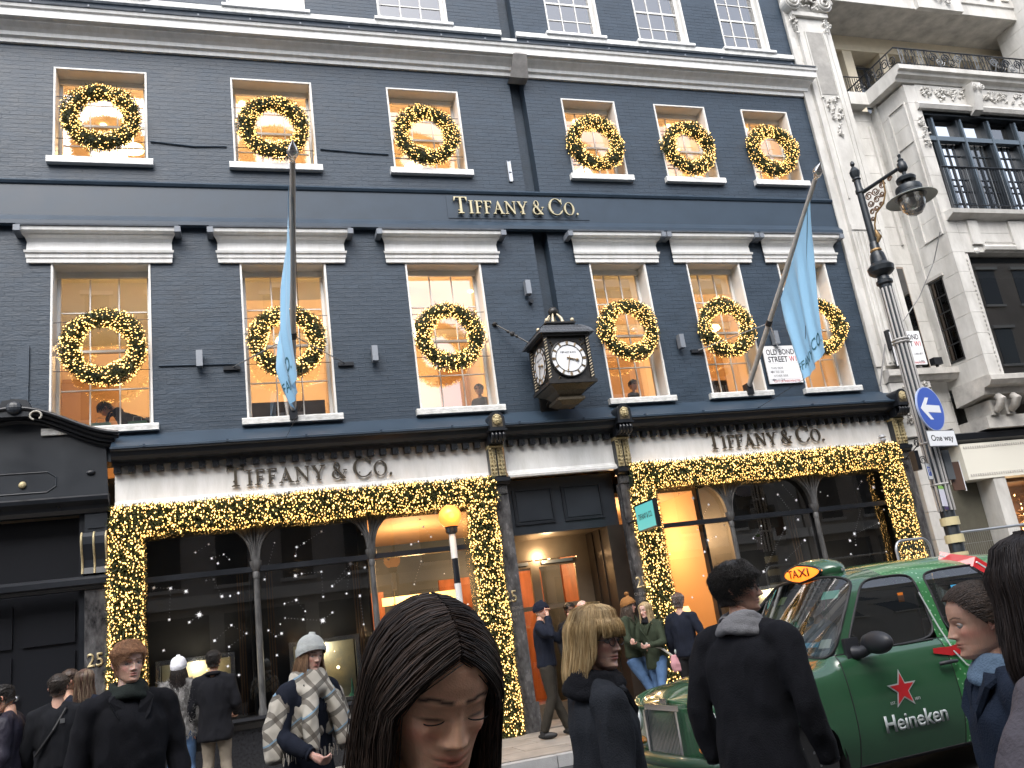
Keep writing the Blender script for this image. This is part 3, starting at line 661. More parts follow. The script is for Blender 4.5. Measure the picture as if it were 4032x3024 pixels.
# lining of the display windows
dk = mat('display_dark', (0.022, 0.022, 0.024), 0.5, noise_amt=0.3, nscale=1.5); brz = mat('bronze_strip', (0.12, 0.075, 0.045), 0.4, 0.5)
def disp(x0, x1, case, name='display_bay'):
    d = MB().box(x0, x1, 0.95, 1.0, 0.8, 3.6).box(x0, x0+0.03, 0.13, 0.95, 0.8, 3.6).box(x1-0.03, x1, 0.13, 0.95, 0.8, 3.6).box(x0+0.03, x1-0.03, 0.13, 0.95, 3.57, 3.6).box(x0+0.03, x1-0.03, 0.13, 0.95, 0.8, 0.96).build(name, dk, B)
    for xx in (x0+0.14, x1-0.2):
        for k in range(3): MB().box(xx+k*0.035, xx+k*0.035+0.02, 0.50-0.03*k, 0.52-0.03*k, 0.96, 2.9).build('bronze_strip', brz, d)
    if case:
        cx0, cx1, cz0, cz1 = case
        fr = MB(); t = 0.06
        fr.box(cx0, cx1, 0.30, 0.36, cz1-t, cz1).box(cx0, cx0+t, 0.30, 0.36, cz0, cz1-t).box(cx1-t, cx1, 0.30, 0.36, cz0, cz1-t).box(cx0, cx1, 0.30, 0.36, cz0-t, cz0)
        c = fr.build('case_frame', mat('mirror_frame', (0.55, 0.57, 0.60), 0.2, 0.9), d)
        MB().box(cx0+t, cx1-t, 0.55, 0.6, cz0, cz1-t).build('case_back', mat('case_back', (0.30, 0.32, 0.28), 0.5, noise_amt=0.5, nscale=3, col2=(0.35, 0.30, 0.18)), c)
        MB().box(cx0+t, cx1-t, 0.31, 0.55, cz0-0.02, cz0).build('case_floor', mat('case_floor', (0.5, 0.5, 0.46), 0.5), c)
        g = MB(); rr = random.Random(int(cx0*100))
        for k in range(14):
            xx = cx0+t+0.05+(cx1-cx0-2*t-0.1)*rr.random(); h = 0.03+0.22*rr.random()**2
            g.lathe((xx, 0.42+0.05*rr.random(), cz0), [(0.025, 0), (0.018, h*0.5), (0.003, h)], 6)
        g.build('jewel_stand', mat('green_crystal', (0.10, 0.42, 0.30), 0.15), c, kind='stuff')
        lm = MB()
        lm.ball((cx1-0.32, 0.42, cz0+0.42), 0.022, 8, 6)
        for k in range(6): lm.ball((cx0+0.2+k*0.09, 0.5, cz1-0.18-0.02*(k % 2)), 0.006, 6, 4)
        lo = lm.build('case_lamp', lampm, c, kind='stuff')
        lamp_light(c, ((cx0+cx1)/2, 0.42, cz1-0.12), 4.5, (1, 0.85, 0.6), 0.05)
    return d
disp(-1.55, 0.15, (-1.15, -0.12, 1.0, 1.83)); disp(0.22, 1.82, (0.62, 1.62, 1.0, 1.85))
disp(8.0, 9.6, (8.15, 9.3, 1.0, 1.75)); disp(9.66, 11.55, (9.9, 11.0, 1.0, 1.75))
# the lit shop interior seen through the third left bay, the door and the first right bay
wood = mat('mahogany', (0.22, 0.07, 0.025), 0.4, noise_amt=0.3, nscale=2, stretch=(6, 6, 1))
room(1.86, 7.98, 1.2, 6.5, 0.10, 3.62, mat('shop_wall', (0.50, 0.30, 0.15), 0.7), mat('shop_ceiling', (0.45, 0.32, 0.2), 0.7), mat('shop_floor', (0.3, 0.2, 0.12), 0.3), 'shop_room')
wp = MB()
for x0, x1, z1 in [(1.95, 2.5, 2.6), (3.6, 4.2, 2.7), (5.0, 5.7, 2.7), (6.2, 6.6, 2.9), (7.2, 7.7, 2.9)]: wp.box(x0, x1, 3.2+0.1*x0, 3.3+0.1*x0, 0.1, z1)
wp.build('wooden_partition', wood, B)
glow = mat('light_panel', (1, 0.8, 0.45), 0.5, emit=(1, 0.56, 0.16), estr=1.0, nofire=True)
for (x0, x1, y, z0, z1) in [(2.35, 3.72, 2.6, 2.30, 2.44), (2.55, 3.72, 2.9, 2.12, 2.22), (2.9, 3.9, 5.9, 2.3, 2.45), (4.2, 4.85, 3.0, 2.42, 2.52), (6.6, 7.7, 2.6, 2.32, 2.42), (7.0, 7.9, 5.6, 2.4, 2.5)]:
    MB().box(x0, x1, y, y+0.05, z0, z1).build('cove_light', glow, B)
for (x, y, z, e) in [(2.9, 2.3, 2.9, 60), (4.9, 2.6, 2.9, 60), (7.2, 2.3, 2.9, 70)]:
    lamp_light(B, (x, y, z), e, (1, 0.6, 0.28), 0.25)
for x, y, z, lab in [(7.28, 1.0, 0.98, 'lit table lamp with cream shade in the right shop window'), (7.02, 1.15, 1.0, 'smaller lit table lamp behind the grey haired man')]:
    t = thing('table_lamp', lab, 'table lamp', (x, y, z))
    MB().lathe((0, 0, 0), [(0.07, 0), (0.07, 0.02), (0.03, 0.05), (0.06, 0.16), (0.055, 0.24), (0.015, 0.30), (0.012, 0.38)], 14).build('lamp_base', mat('jade_base', (0.16, 0.2, 0.13), 0.3), t, smooth=50)
    MB().lathe((0, 0, 0), [(0.17, 0.36), (0.09, 0.62)], 20).build('lamp_shade', mat('lit_shade', (0.9, 0.7, 0.4), 0.8, emit=(1, 0.66, 0.28), estr=.75, nofire=True), t, smooth=50)
    lamp_light(t, (0, -0.1, 0.75), 3)
    if x < 7.1: t.scale = (0.75,)*3
MB().box(6.9, 7.6, 0.75, 1.3, 0.93, 0.975).box(6.9, 7.0, 0.75, 1.3, 0.1, 0.929).build('display_table', wood, B)
# tinsel tree in the lit bay
t = thing('small_fir_tree', 'small tinsel covered tree with warm lights inside the lit left window bay', 'christmas tree', (2.28, 0.85, 0.96))
P = np.zeros((2600, 3)); hh = RNG.uniform(0, 1, 2600); aa = RNG.uniform(0, 2*PI, 2600); rr_ = 0.23*(1-hh)*RNG.uniform(0.6, 1, 2600)
P[:, 0] = np.cos(aa)*rr_; P[:, 1] = np.sin(aa)*rr_; P[:, 2] = 0.1+hh*1.15
N = np.stack([np.cos(aa), np.sin(aa), -0.2+0*aa], 1); V, F = needles(P, N, fir, 0.05, 0.01); link('foliage', npmesh('foliage', V, F, fir), t, kind='stuff')
V, F = bulbs(P[:80]*np.array([1.1, 1.1, 1]), 0.01); link('light_string', npmesh('light_string', V, F, bulb), t, kind='stuff')
MB().lathe((0, 0, 0), [(0.05, 0), (0.02, 0.15), (0.012, 1.0), (0.004, 1.5)], 8).build('trunk', brass, t)

# snowflake strings stuck on the shop glass
snow = mat('snow_white_film', (0.85, 0.86, 0.9), 0.6)
flakes = {
 'a': ([(7,958,537,1.3),(7,1061,542,1.4),(7,1158,560,1.5),(7,1053,736,1),(7,1178,752,1),(7,1240,706,2),(7,1298,267,.9),(7,1216,318,.7),(7,1317,355,1),(7,1356,386,1),(7,1392,330,.8),(7,1427,362,.6),(7,1283,492,.8),(7,1329,486,.9),(7,1381,592,1.3),(7,1432,589,.9),(7,1483,571,1.1),(7,1440,771,1),(7,1533,822,.9),(7,1335,867,1.2),(7,1018,928,1),(7,1486,1081,1),(7,1418,1026,1.1),(7,1425,905,.9)],
       [(0,1),(1,2),(1,3),(4,5),(6,7),(8,10),(10,11),(12,13),(13,14),(14,15),(15,16),(17,18),(17,19),(18,23),(23,22)], swL, 'left bay of the left shop window'),
 'b': ([(7,1646,486,1),(7,1708,258,.6),(7,1838,340,.9),(7,1846,285,1.2),(7,1891,260,1),(7,2000,188,1),(7,1838,463,1.5),(7,1877,450,.9),(7,1999,438,1),(7,2011,594,.9),(7,2067,529,.9),(7,2171,449,1.2),(7,2181,388,1.4),(7,1770,637,.8),(7,1843,614,1.2),(7,1899,684,.7),(7,1886,735,1),(7,1774,726,.6),(7,2008,742,2),(7,2067,692,1),(7,1744,764,.7),(7,1752,822,1.2),(7,1716,840,.8),(7,1670,803,.9),(7,1723,958,1),(7,2156,574,.9),(8,185,588,1.2),(8,208,765,.9),(8,12,527,1),(8,125,388,1.3),(8,216,412,1.1)],
       [(0,1),(2,3),(3,4),(4,5),(6,7),(7,8),(8,9),(10,11),(11,12),(13,14),(14,15),(15,16),(17,18),(18,19),(21,22),(22,23),(25,11),(26,27),(28,29),(29,30)], swL, 'middle bay of the left shop window'),
 'c': ([(8,558,112,1),(8,580,158,1.1),(8,627,222,.9),(8,548,250,.8),(8,504,268,1),(8,198,205,.8),(8,363,362,.9),(8,490,325,.6),(8,566,372,.6),(8,710,450,.6),(8,523,516,.7),(8,857,640,.8),(8,870,772,.9),(8,655,70,1.2)],
       [(1,2),(3,4),(10,8),(11,12)], swL, 'right bay of the left shop window'),
 'd': ([(9,250,20,1),(9,181,176,.8),(9,245,242,1.4),(9,295,220,.9),(9,225,314,1.2),(9,7,328,1.1),(9,218,463,1.1),(9,148,598,1.1),(9,346,148,.9),(6,153,1598,1.8),(6,248,1640,.9),(6,65,1572,.7)],
       [(2,3),(2,4),(1,10)], swR, 'left bay of the right shop window'),
 'e': ([(6,588,1602,1),(6,680,1576,1.3),(6,795,1611,1.2),(6,710,1518,.6),(9,806,114,1.3),(9,577,153,.9),(9,528,231,.9),(9,579,262,.7),(9,725,167,1.3),(9,848,243,1.3),(9,732,364,.9),(9,592,437,1.4)],
       [(3,2),(5,6),(6,7),(5,7),(8,11),(1,4),(9,10)], swR, 'middle bay of the right shop window'),
 'f': ([(6,1201,1494,1),(6,1178,1540,.9),(6,1276,1530,1.8),(6,1329,1552,1.1),(6,1273,1472,.7),(6,1206,1637,1.2),(6,990,1583,.8),(6,945,1560,.7),(9,1340,50,.9),(9,1308,135,1.1),(9,1157,202,1.7),(9,1129,244,1.4),(9,1166,272,.7),(9,1423,278,1),(9,1135,328,1.1),(9,1354,312,.8)],
       [(0,1),(5,8),(5,10),(9,10),(10,12)], swR, 'right bay of the right shop window')}
def star_mesh(r):
    m = MB(); n = 8
    for k in range(n):
        a = 2*PI*k/n; rr = r*(1.0 if k % 2 == 0 else 0.75)
        b = a+PI/2
        m.add([(math.cos(b)*r*0.10, -0.001*k/8, math.sin(b)*r*0.10), (-math.cos(b)*r*0.10, -0.001*k/8, -math.sin(b)*r*0.10), (math.cos(a)*rr, -0.001*k/8, math.sin(a)*rr)], [(0, 1, 2)])
    m.lathe((0, 0, 0), [(r*0.42, 0.0), (r*0.42, 0.002)], 8, axis='y')
    return m.mesh('snowflake', snow)
stars = {}
for key, (pts, lines, par, where) in flakes.items():
    t = thing('snowflake_string', 'white snowflakes on the glass, '+where, 'snowflake decoration', (0, 0, 0), 'snowflake strings on the shop glass')
    P3 = [cz_(c, x, y, 0.06) for c, x, y, s in pts]
    for p, q in zip(P3, pts):
        r = round(q[3]*0.030, 3)
        if r not in stars: stars[r] = star_mesh(r)
        o = link('snowflake', stars[r], t, loc=(p.x, p.y-0.001, p.z)); o.rotation_euler = (0, RNG.uniform(0, 1), 0)
    bd = MB()
    for i, j in lines:
        a, b = P3[i], P3[j]; n = max(2, int((b-a).length/0.042))
        for k in range(1, n):
            p = a.lerp(b, k/n); bd.box(p.x-0.0022, p.x+0.0022, 0.056, 0.060, p.z-0.0022, p.z+0.0022)
    bd.build('bead_string', snow, t, kind='stuff')

# ---------------------------------------------------------------- serif lettering
def glyph(ch):
    """list of polygons in a box of cap height 1, and the advance"""
    R = lambda x0, z0, x1, z1: [(x0, z0), (x1, z0), (x1, z1), (x0, z1)]
    def ser(x0, x1, z): return [(x0, z), (x1, z), (x1, z+0.025), ((x0+x1)/2+0.08, z+0.07), ((x0+x1)/2-0.08, z+0.07), (x0, z+0.025)]
    def sert(x0, x1, z): return [(x0, z), (x1, z), (x1, z-0.025), ((x0+x1)/2+0.08, z-0.07), ((x0+x1)/2-0.08, z-0.07), (x0, z-0.025)]
    if ch == 'T': return [R(.36, 0, .50, .97), R(0, .945, .86, 1.0), [(0, 1), (.0, .76), (.03, .76), (.12, .945)], [(.86, 1), (.86, .76), (.83, .76), (.74, .945)], ser(.23, .63, 0)], .88
    if ch == 'I': return [R(.12, 0, .27, 1), ser(0, .39, 0), sert(0, .39, 1)], .43
    if ch == 'F': return [R(.12, 0, .27, 1), ser(0, .41, 0), R(.02, .945, .66, 1), [(.66, 1), (.66, .78), (.63, .78), (.54, .945)], R(.27, .50, .50, .55), R(.49, .43, .52, .63)], .68
    if ch == 'A': return [[(.44, 1.02), (.48, 1.02), (.86, 0), (.69, 0), (.385, .86)], [(.09, 0), (.155, 0), (.44, .80), (.41, .88)], R(.22, .33, .62, .385), ser(0, .26, 0), ser(.60, .98, 0)], .94
    if ch == 'N': return [R(.12, 0, .18, 1), R(.80, 0, .86, 1), [(.06, 1), (.22, 1), (.86, .12), (.86, -.02), (.80, -.02)], ser(0, .30, 0), sert(.68, .98, 1), sert(0, .2, 1)], 1.0
    if ch == 'Y': return [R(.38, 0, .53, .46), [(.05, 1), (.22, 1), (.53, .46), (.38, .42)], [(.80, 1), (.74, 1), (.44, .46), (.53, .44)], sert(0, .32, 1), sert(.62, .94, 1), ser(.28, .63, 0)], .92
    if ch == '.': return [[(.09+.08*math.cos(a), .08+.08*math.sin(a)) for a in np.linspace(0, 2*PI, 12)[:-1]]], .2
    def ring(cx, cz, rx, rz, thx, thz, a0, a1, n=26, phase=0.0):
        out = []
        P = lambda a, rx, rz: (cx+rx*math.cos(a), cz+rz*math.sin(a))
        A = np.linspace(a0, a1, n)
        o_ = [P(a, rx, rz) for a in A]; i_ = [P(a, rx-thx, rz-thz) for a in A]
        return [[o_[k], o_[k+1], i_[k+1], i_[k]] for k in range(n-1)]
    if ch == 'O': return ring(.46, .5, .46, .52, .15, .035, 0, 2*PI, 36), .96
    if ch == 'C': return ring(.52, .5, .52, .52, .15, .035, 0.62, 2*PI-0.62, 34)+[[(.90, .66), (.94, .66), (.94, 1.0), (.91, .98), (.87, .84)], [(.90, .18), (.96, .26), (.92, .30), (.84, .16)]], 1.0
    if ch == '&': return ring(.33, .76, .21, .25, .085, .04, 0, 2*PI, 22)+ring(.31, .27, .31, .28, .12, .04, 0.9, 5.6, 26)+[[(.13, .70), (.24, .74), (.84, .0), (.66, .0)], [(.62, .12), (.57, .05), (.83, .46), (.80, .52)], [(.70, .49), (.92, .49), (.92, .54), (.70, .54)], [(.58, .0), (.60, .08), (.50, .05)]], .95
    return [], .4
def lettering(parent, x0, x1, z, h, y, m, depth=0.05, plane='xz'):
    seq = [('T', 1)]+[(c, .78) for c in 'IFFANY']+[(' ', .45)]+[('&', .86)]+[(' ', .45)]+[('C', 1), ('O', .78), ('.', .9)]
    tot = sum(glyph(c)[1]*s+0.07 for c, s in seq)
    xs_ = (x1-x0)/(tot*h); x = x0
    for c, s in seq:
        gl, adv = glyph(c)
        if gl:
            M = MB()
            for k, pg in enumerate(gl):
                e = 0.0004*(k % 7)
                M.poly([(px*s*h*xs_, pz*s*h) for px, pz in pg], -depth-e, -0.02-e*0.5)
            if c not in '.,': 
                M.box(0.3*s*h*xs_, 0.36*s*h*xs_, -0.02, 0.0, 0.25*h*s, 0.30*h*s)
            o = M.build('letter', m, parent); o.location = (x, y, z)
        x += (adv*s+0.07)*h*xs_
def P0x(X, Y): return X*(13+Y)/13
t = thing('shop_sign', 'raised bronze serif shop name over the left shop window', 'shop sign', (0, 0, 0))
lettering(t, -0.12, 2.30, 4.10, 0.29, -0.03, bronze)
t = thing('shop_sign', 'raised bronze serif shop name over the right shop window', 'shop sign', (0, 0, 0))
lettering(t, 7.76, 10.15, 4.11, 0.29, -0.03, bronze)
t = thing('shop_sign', 'raised pale brass serif shop name high on the dark band above the clock', 'shop sign', (0, 0, 0))
lettering(t, 3.77, 6.08, 8.53, 0.315, -0.057, brass, 0.07)
for (c, x, y, h) in ((8, 1940, 500, 0.17), (8, 1128, 590, 0.17), (7, 600, 985, 0.17)):
    p = cz_(c, x, y, -0.08)
    if c == 7: p = Vector((-1.83, -0.11, 1.95))
    text('25', h, MATS['aged_gold'], B, (p.x-0.01, p.y-0.002, p.z-h/2), ext=0.004, name='number', width=0.19, bold=0.01)
    if c == 8:
        for k, w_ in enumerate(('OLD BOND', 'STREET', 'W1')):
            text(w_, 0.045, mat('carved_letters', (0.16, 0.15, 0.14), 0.6), B, (p.x, p.y-0.002, p.z-0.20-0.085*k), ext=0.002, name='number_plate')

# projecting turquoise sign
t = thing('hanging_sign', 'turquoise projecting sign with black shop name beside the doorway', 'sign', (6.02, -0.80, 3.0))
MB().box(-0.035, 0.035, -0.34, 0.34, -0.21, 0.22).build('sign_case', black, t)
MB().box(-0.040, -0.036, -0.315, 0.315, -0.185, 0.195).build('sign_face', mat('turquoise', (0.10, 0.50, 0.50), 0.5, emit=(0.10, 0.5, 0.5), estr=0.15), t)
text('TIFFANY & CO.', 0.085, black, t, (-0.041, 0.0, -0.03), rot=(PI/2, 0, -PI/2), width=0.50, bold=0.012, ext=0.001)
MB().tube([(0, 0.34, 0.0), (0, 0.72, 0.0)], 0.02, 8).build('bracket', black, t)

# ---------------------------------------------------------------- neighbouring dark shopfront at the left
L = thing('left_shopfront', 'black shopfront with scrolled curved pediment and dark doors left of the garlanded window', 'shopfront', (0, 0, 0))
def pedz(x):
    u = min(1, abs(x+2.82)/1.30); return 5.36-0.42*(0.5-0.5*math.cos(u*PI))
xs2 = np.linspace(-1.58, -4.06, 40)
MB().poly([(-1.68, 4.10), (-3.96, 4.10)]+[(x, pedz(x)-0.16) for x in xs2[::-1] if -3.96 < x < -1.68], -0.06, 0.0).build('pediment_face', slate, L)
pm = MB()
for dz, y, r in ((0.0, -0.30, 0.030), (-0.04, -0.24, 0.030), (-0.085, -0.17, 0.028), (-0.125, -0.11, 0.026)):
    pm.tube([(x+(0.06 if abs(y) > 0.2 else 0)*(1 if x > -2.8 else -1)*abs(x+2.8)/1.2, y, pedz(x)+dz) for x in xs2], r, 8)
pm.build('pediment_moulding', black, L, smooth=60)
pq = MB()
for k in range(len(xs2)-1):
    a, b = xs2[k], xs2[k+1]; za, zb_ = pedz(a), pedz(b)
    pq.add([(a, -0.31, za+.02), (b, -0.31, zb_+.02), (b, 0, zb_+0.04), (a, 0, za+0.04), (a, -0.06, za-0.16), (b, -0.06, zb_-0.16)], [(0, 1, 2, 3), (0, 4, 5, 1)])
pq.add([(-1.58, -.31, pedz(-1.58)+.02), (-1.58, 0, pedz(-1.58)+.04), (-1.58, 0, pedz(-1.58)-.16), (-1.58, -.06, pedz(-1.58)-.16)], [(0, 1, 2, 3)])
pq.build('pediment_soffit', black, L)
cr = MB().poly([(-2.98, 5.24), (-2.64, 5.24), (-2.60, 5.34), (-2.66, 5.47), (-2.78, 5.49), (-2.84, 5.49), (-2.96, 5.47), (-3.02, 5.34)], -0.30, -0.02); cr.ball((-2.81, -0.32, 5.36), (0.10, 0.05, 0.09), 12, 8)
cr.build('crest', slate, L)
for x in (-3.06, -2.54):
    MB().tube([(x+0.07*math.cos(a), -0.345, 5.23+0.06*math.sin(a)) for a in np.linspace(-0.9 if x > -2.8 else 0.0, 4.4, 16)], 0.014, 6).build('scroll_end', mat('pale_stone_trim', (0.40, 0.38, 0.33), 0.6), L, smooth=60)
MB().profx([(0, 3.88), (-0.12, 3.88), (-0.16, 3.93), (-0.18, 3.98), (-0.26, 4.03), (-0.27, 4.08), (-0.22, 4.11), (-0.10, 4.13), (0, 4.14)], -6, -1.66).build('shop_cornice', black, L)
pl = MB(); out = [(-3.3, 4.22), (-2.44, 4.22), (-2.33, 4.30), (-2.33, 4.42), (-2.44, 4.50), (-3.3, 4.50)]
pl.tube([(x, -0.062, z) for x, z in out+[out[0]]], 0.010, 6).build('plaque_moulding', slate, L)
MB().ball((-2.74, -0.07, 4.34), (0.05, 0.03, 0.05), 12, 8).build('rosette', MATS['aged_gold'], L, smooth=60)
MB().ball((-1.90, -0.07, 4.45), (0.06, 0.03, 0.035), 12, 8).build('bolt_cover', black, L)
MB().box(-1.97, -1.69, -0.10, 0.0, 3.62, 3.88).box(-1.93, -1.73, -0.115, -0.101, 3.67, 3.70).build('corbel_block', slate, L)
cb = MB()
prf = [(0, 3.60), (-0.20, 3.60), (-0.25, 3.54), (-0.25, 3.44), (-0.20, 3.33), (-0.15, 3.24), (-0.14, 3.14), (-0.16, 3.06), (0, 3.06)]
cb.profx(prf, -2.0, -1.68); co_ = cb.build('console', slate, L)
for x in (-1.99, -1.84, -1.69):
    MB().tube([(x, y-0.004, z) for y, z in prf[1:-1]], 0.014, 6).build('gilt_rib', MATS['aged_gold'], co_, smooth=60)
MB().profx([(0, 2.86), (-0.12, 2.86), (-0.14, 2.90), (-0.19, 2.92), (-0.19, 2.99), (-0.15, 3.03), (0, 3.05)], -6.0, -1.66).build('transom_cornice', black, L)
MB().box(-1.97, -1.69, -0.10, 0.0, 0.14, 2.86).build('marble_pilaster', marble, L)
MB().box(-6, -1.98, 0.20, 0.30, 0.14, 3.88).build('door_leaf', mat('black_door', (0.008, 0.009, 0.012), 0.3), L)
for x0, x1 in ((-2.75, -2.12), (-3.5, -2.87)):
    for z0, z1 in ((0.4, 1.15), (1.30, 2.10), (2.22, 2.75)):
        MB().box(x0, x1, 0.165, 0.199, z0, z1).build('door_panel', MATS['black_door'], L)
for z in (1.60, 1.28): MB().ball((-2.80, 0.13, z), 0.035, 12, 8).build('door_knob', steel, L, smooth=60)
MB().box(-2.05, -1.98, -0.02, 0.2, 0.14, 3.88).build('door_reveal', black, L)

# ---------------------------------------------------------------- small fittings on the wall
lab = ['between the clock and the upper pier, high on the wall', 'between the second and third large windows', 'between the first and second large windows', 'between the fourth and fifth large windows', 'just above the old street name plate']
for (x, z), l_ in zip([(4.88, 7.13), (2.17, 6.03), (-0.43, 6.04), (7.60, 6.07), (9.55, 6.08)], lab):
    t = thing('wall_light', 'small grey box wall light '+l_, 'wall light', (x, 0, z), 'grey box wall lights')
    MB().box(-0.045, 0.045, -0.17, -0.05, -0.12, 0.13).build('housing', mat('light_grey_metal', (0.25, 0.27, 0.30), 0.4, 0.4), t)
    MB().box(-0.03, 0.03, -0.05, 0.0, -0.08, 0.08).build('back_plate', black, t)
t = thing('pipe_stub', 'short black pipe end poking out of the wall above the clock', 'pipe', (4.93, 0, 6.90)); MB().tube([(0, 0, 0), (0, -0.09, 0)], 0.035, 12).build('pipe', black, t)
t = thing('channel_bracket', 'small galvanised channel bracket on the wall above the brass lettering', 'bracket', (4.90, 0, 9.43))
MB().box(-0.035, -0.025, -0.06, 0.0, -0.20, 0.20).box(0.025, 0.035, -0.06, 0.0, -0.20, 0.20).box(-0.025, 0.025, -0.03, -0.012, -0.20, 0.20).box(-0.034, 0.034, -0.05, -0.031, -0.02, 0.02).build('channel', steel, t)
wb = MB()
for seg in ([cz_(4, 243, 655, -.02), cz_(4, 190, 650, -.02)],): pass
MB().box(-2.86, -2.70, -0.03, 0.0, 5.45, 6.35).build('old_pipe_casing', navy, B)
cab = [(-1.05, -0.018, 9.76), (-0.4, -0.018, 9.70), (0.1, -0.018, 9.72)]; wire(cab, 0.012, navys)
cab = [(1.6, -0.018, 9.74), (2.3, -0.018, 9.70), (2.75, -0.018, 9.69)]; wire(cab, 0.012, navys)
wire([(-1.0, -0.018, 5.99), (0.1, -0.018, 5.98)], 0.012, navys)

def street_plate(name_lines, rows, x0, x1, z0, z1, y, label):
    t = thing('street_sign', label, 'street sign', ((x0+x1)/2, y, (z0+z1)/2)); w, h = x1-x0, z1-z0
    MB().box(-w/2, w/2, -0.012, 0.012, -h/2, h/2).build('plate', mat('enamel_white', (0.78, 0.79, 0.80), 0.3), t)
    MB().box(-w/2-0.01, w/2+0.01, 0.0125, 0.03, -h/2-0.01, h/2+0.01).build('plate_frame', black, t)
    ink = mat('sign_ink', (0.05, 0.05, 0.06), 0.5); red = mat('sign_red', (0.50, 0.04, 0.05), 0.5)
    Y = -0.0135
    text(name_lines[0], 0.105, ink, t, (0, Y, h/2-0.17), width=0.60, bold=0.015, ext=0.001)
    text(name_lines[1], 0.105, ink, t, (-0.08, Y, h/2-0.31), width=0.42, bold=0.015, ext=0.001)
    text('W1', 0.105, red, t, (0.25, Y, h/2-0.31), width=0.15, bold=0.012, ext=0.001)
    z = h/2-0.42
    for k, (tx, xx, ww) in enumerate(rows):
        hh_ = 0.038
        text(tx, hh_, red if 'CITY' in tx else mat('sign_grey', (0.16, 0.16, 0.17), 0.5), t, (xx, Y, -h/2+0.275-0.075*k if 'CITY' not in tx else -h/2+0.02), width=ww, ext=0.001)
        if tx.startswith('5') or tx.startswith('1-2'):
            MB().poly([(-0.32, 0), (-0.27, 0.025), (-0.27, 0.008), (-0.23, 0.008), (-0.23, -0.008), (-0.27, -0.008), (-0.27, -0.025)], Y-0.001, Y).build('arrow', MATS['sign_grey'], t).location = (0.02, 0, -h/2+0.295-0.075*k)
    for z in (h/2-0.34, h/2-0.48, h/2-0.64):
        MB().box(-w/2+0.01, w/2-0.01, -0.0127, -0.0122, z, z+0.004).build('divider', mat('divider_grey', (0.45, 0.45, 0.46), 0.6), t)
street_plate(('OLD BOND', 'STREET'), [('THIS SIDE', -0.14, 0.26), ('50-26', -0.10, 0.17), ('OTHER SIDE', -0.09, 0.30), ('1-24', -0.10, 0.13), ('CITY OF WESTMINSTER', 0.02, 0.56)], 9.27, 9.98, 5.23, 5.95, -0.04, 'white OLD BOND STREET W1 name plate on the navy wall beside the right flag')
street_plate(('NEW BOND', 'STREET'), [('THIS SIDE', -0.14, 0.26), ('180-87', 0.20, 0.19), ('OTHER SIDE', -0.09, 0.30), ('1-86', 0.22, 0.13), ('CITY OF WESTMINSTER', 0.02, 0.56)], 11.98, 12.68, 5.40, 6.08, -0.26, 'white NEW BOND STREET W1 name plate on the stone building behind the lamp post')

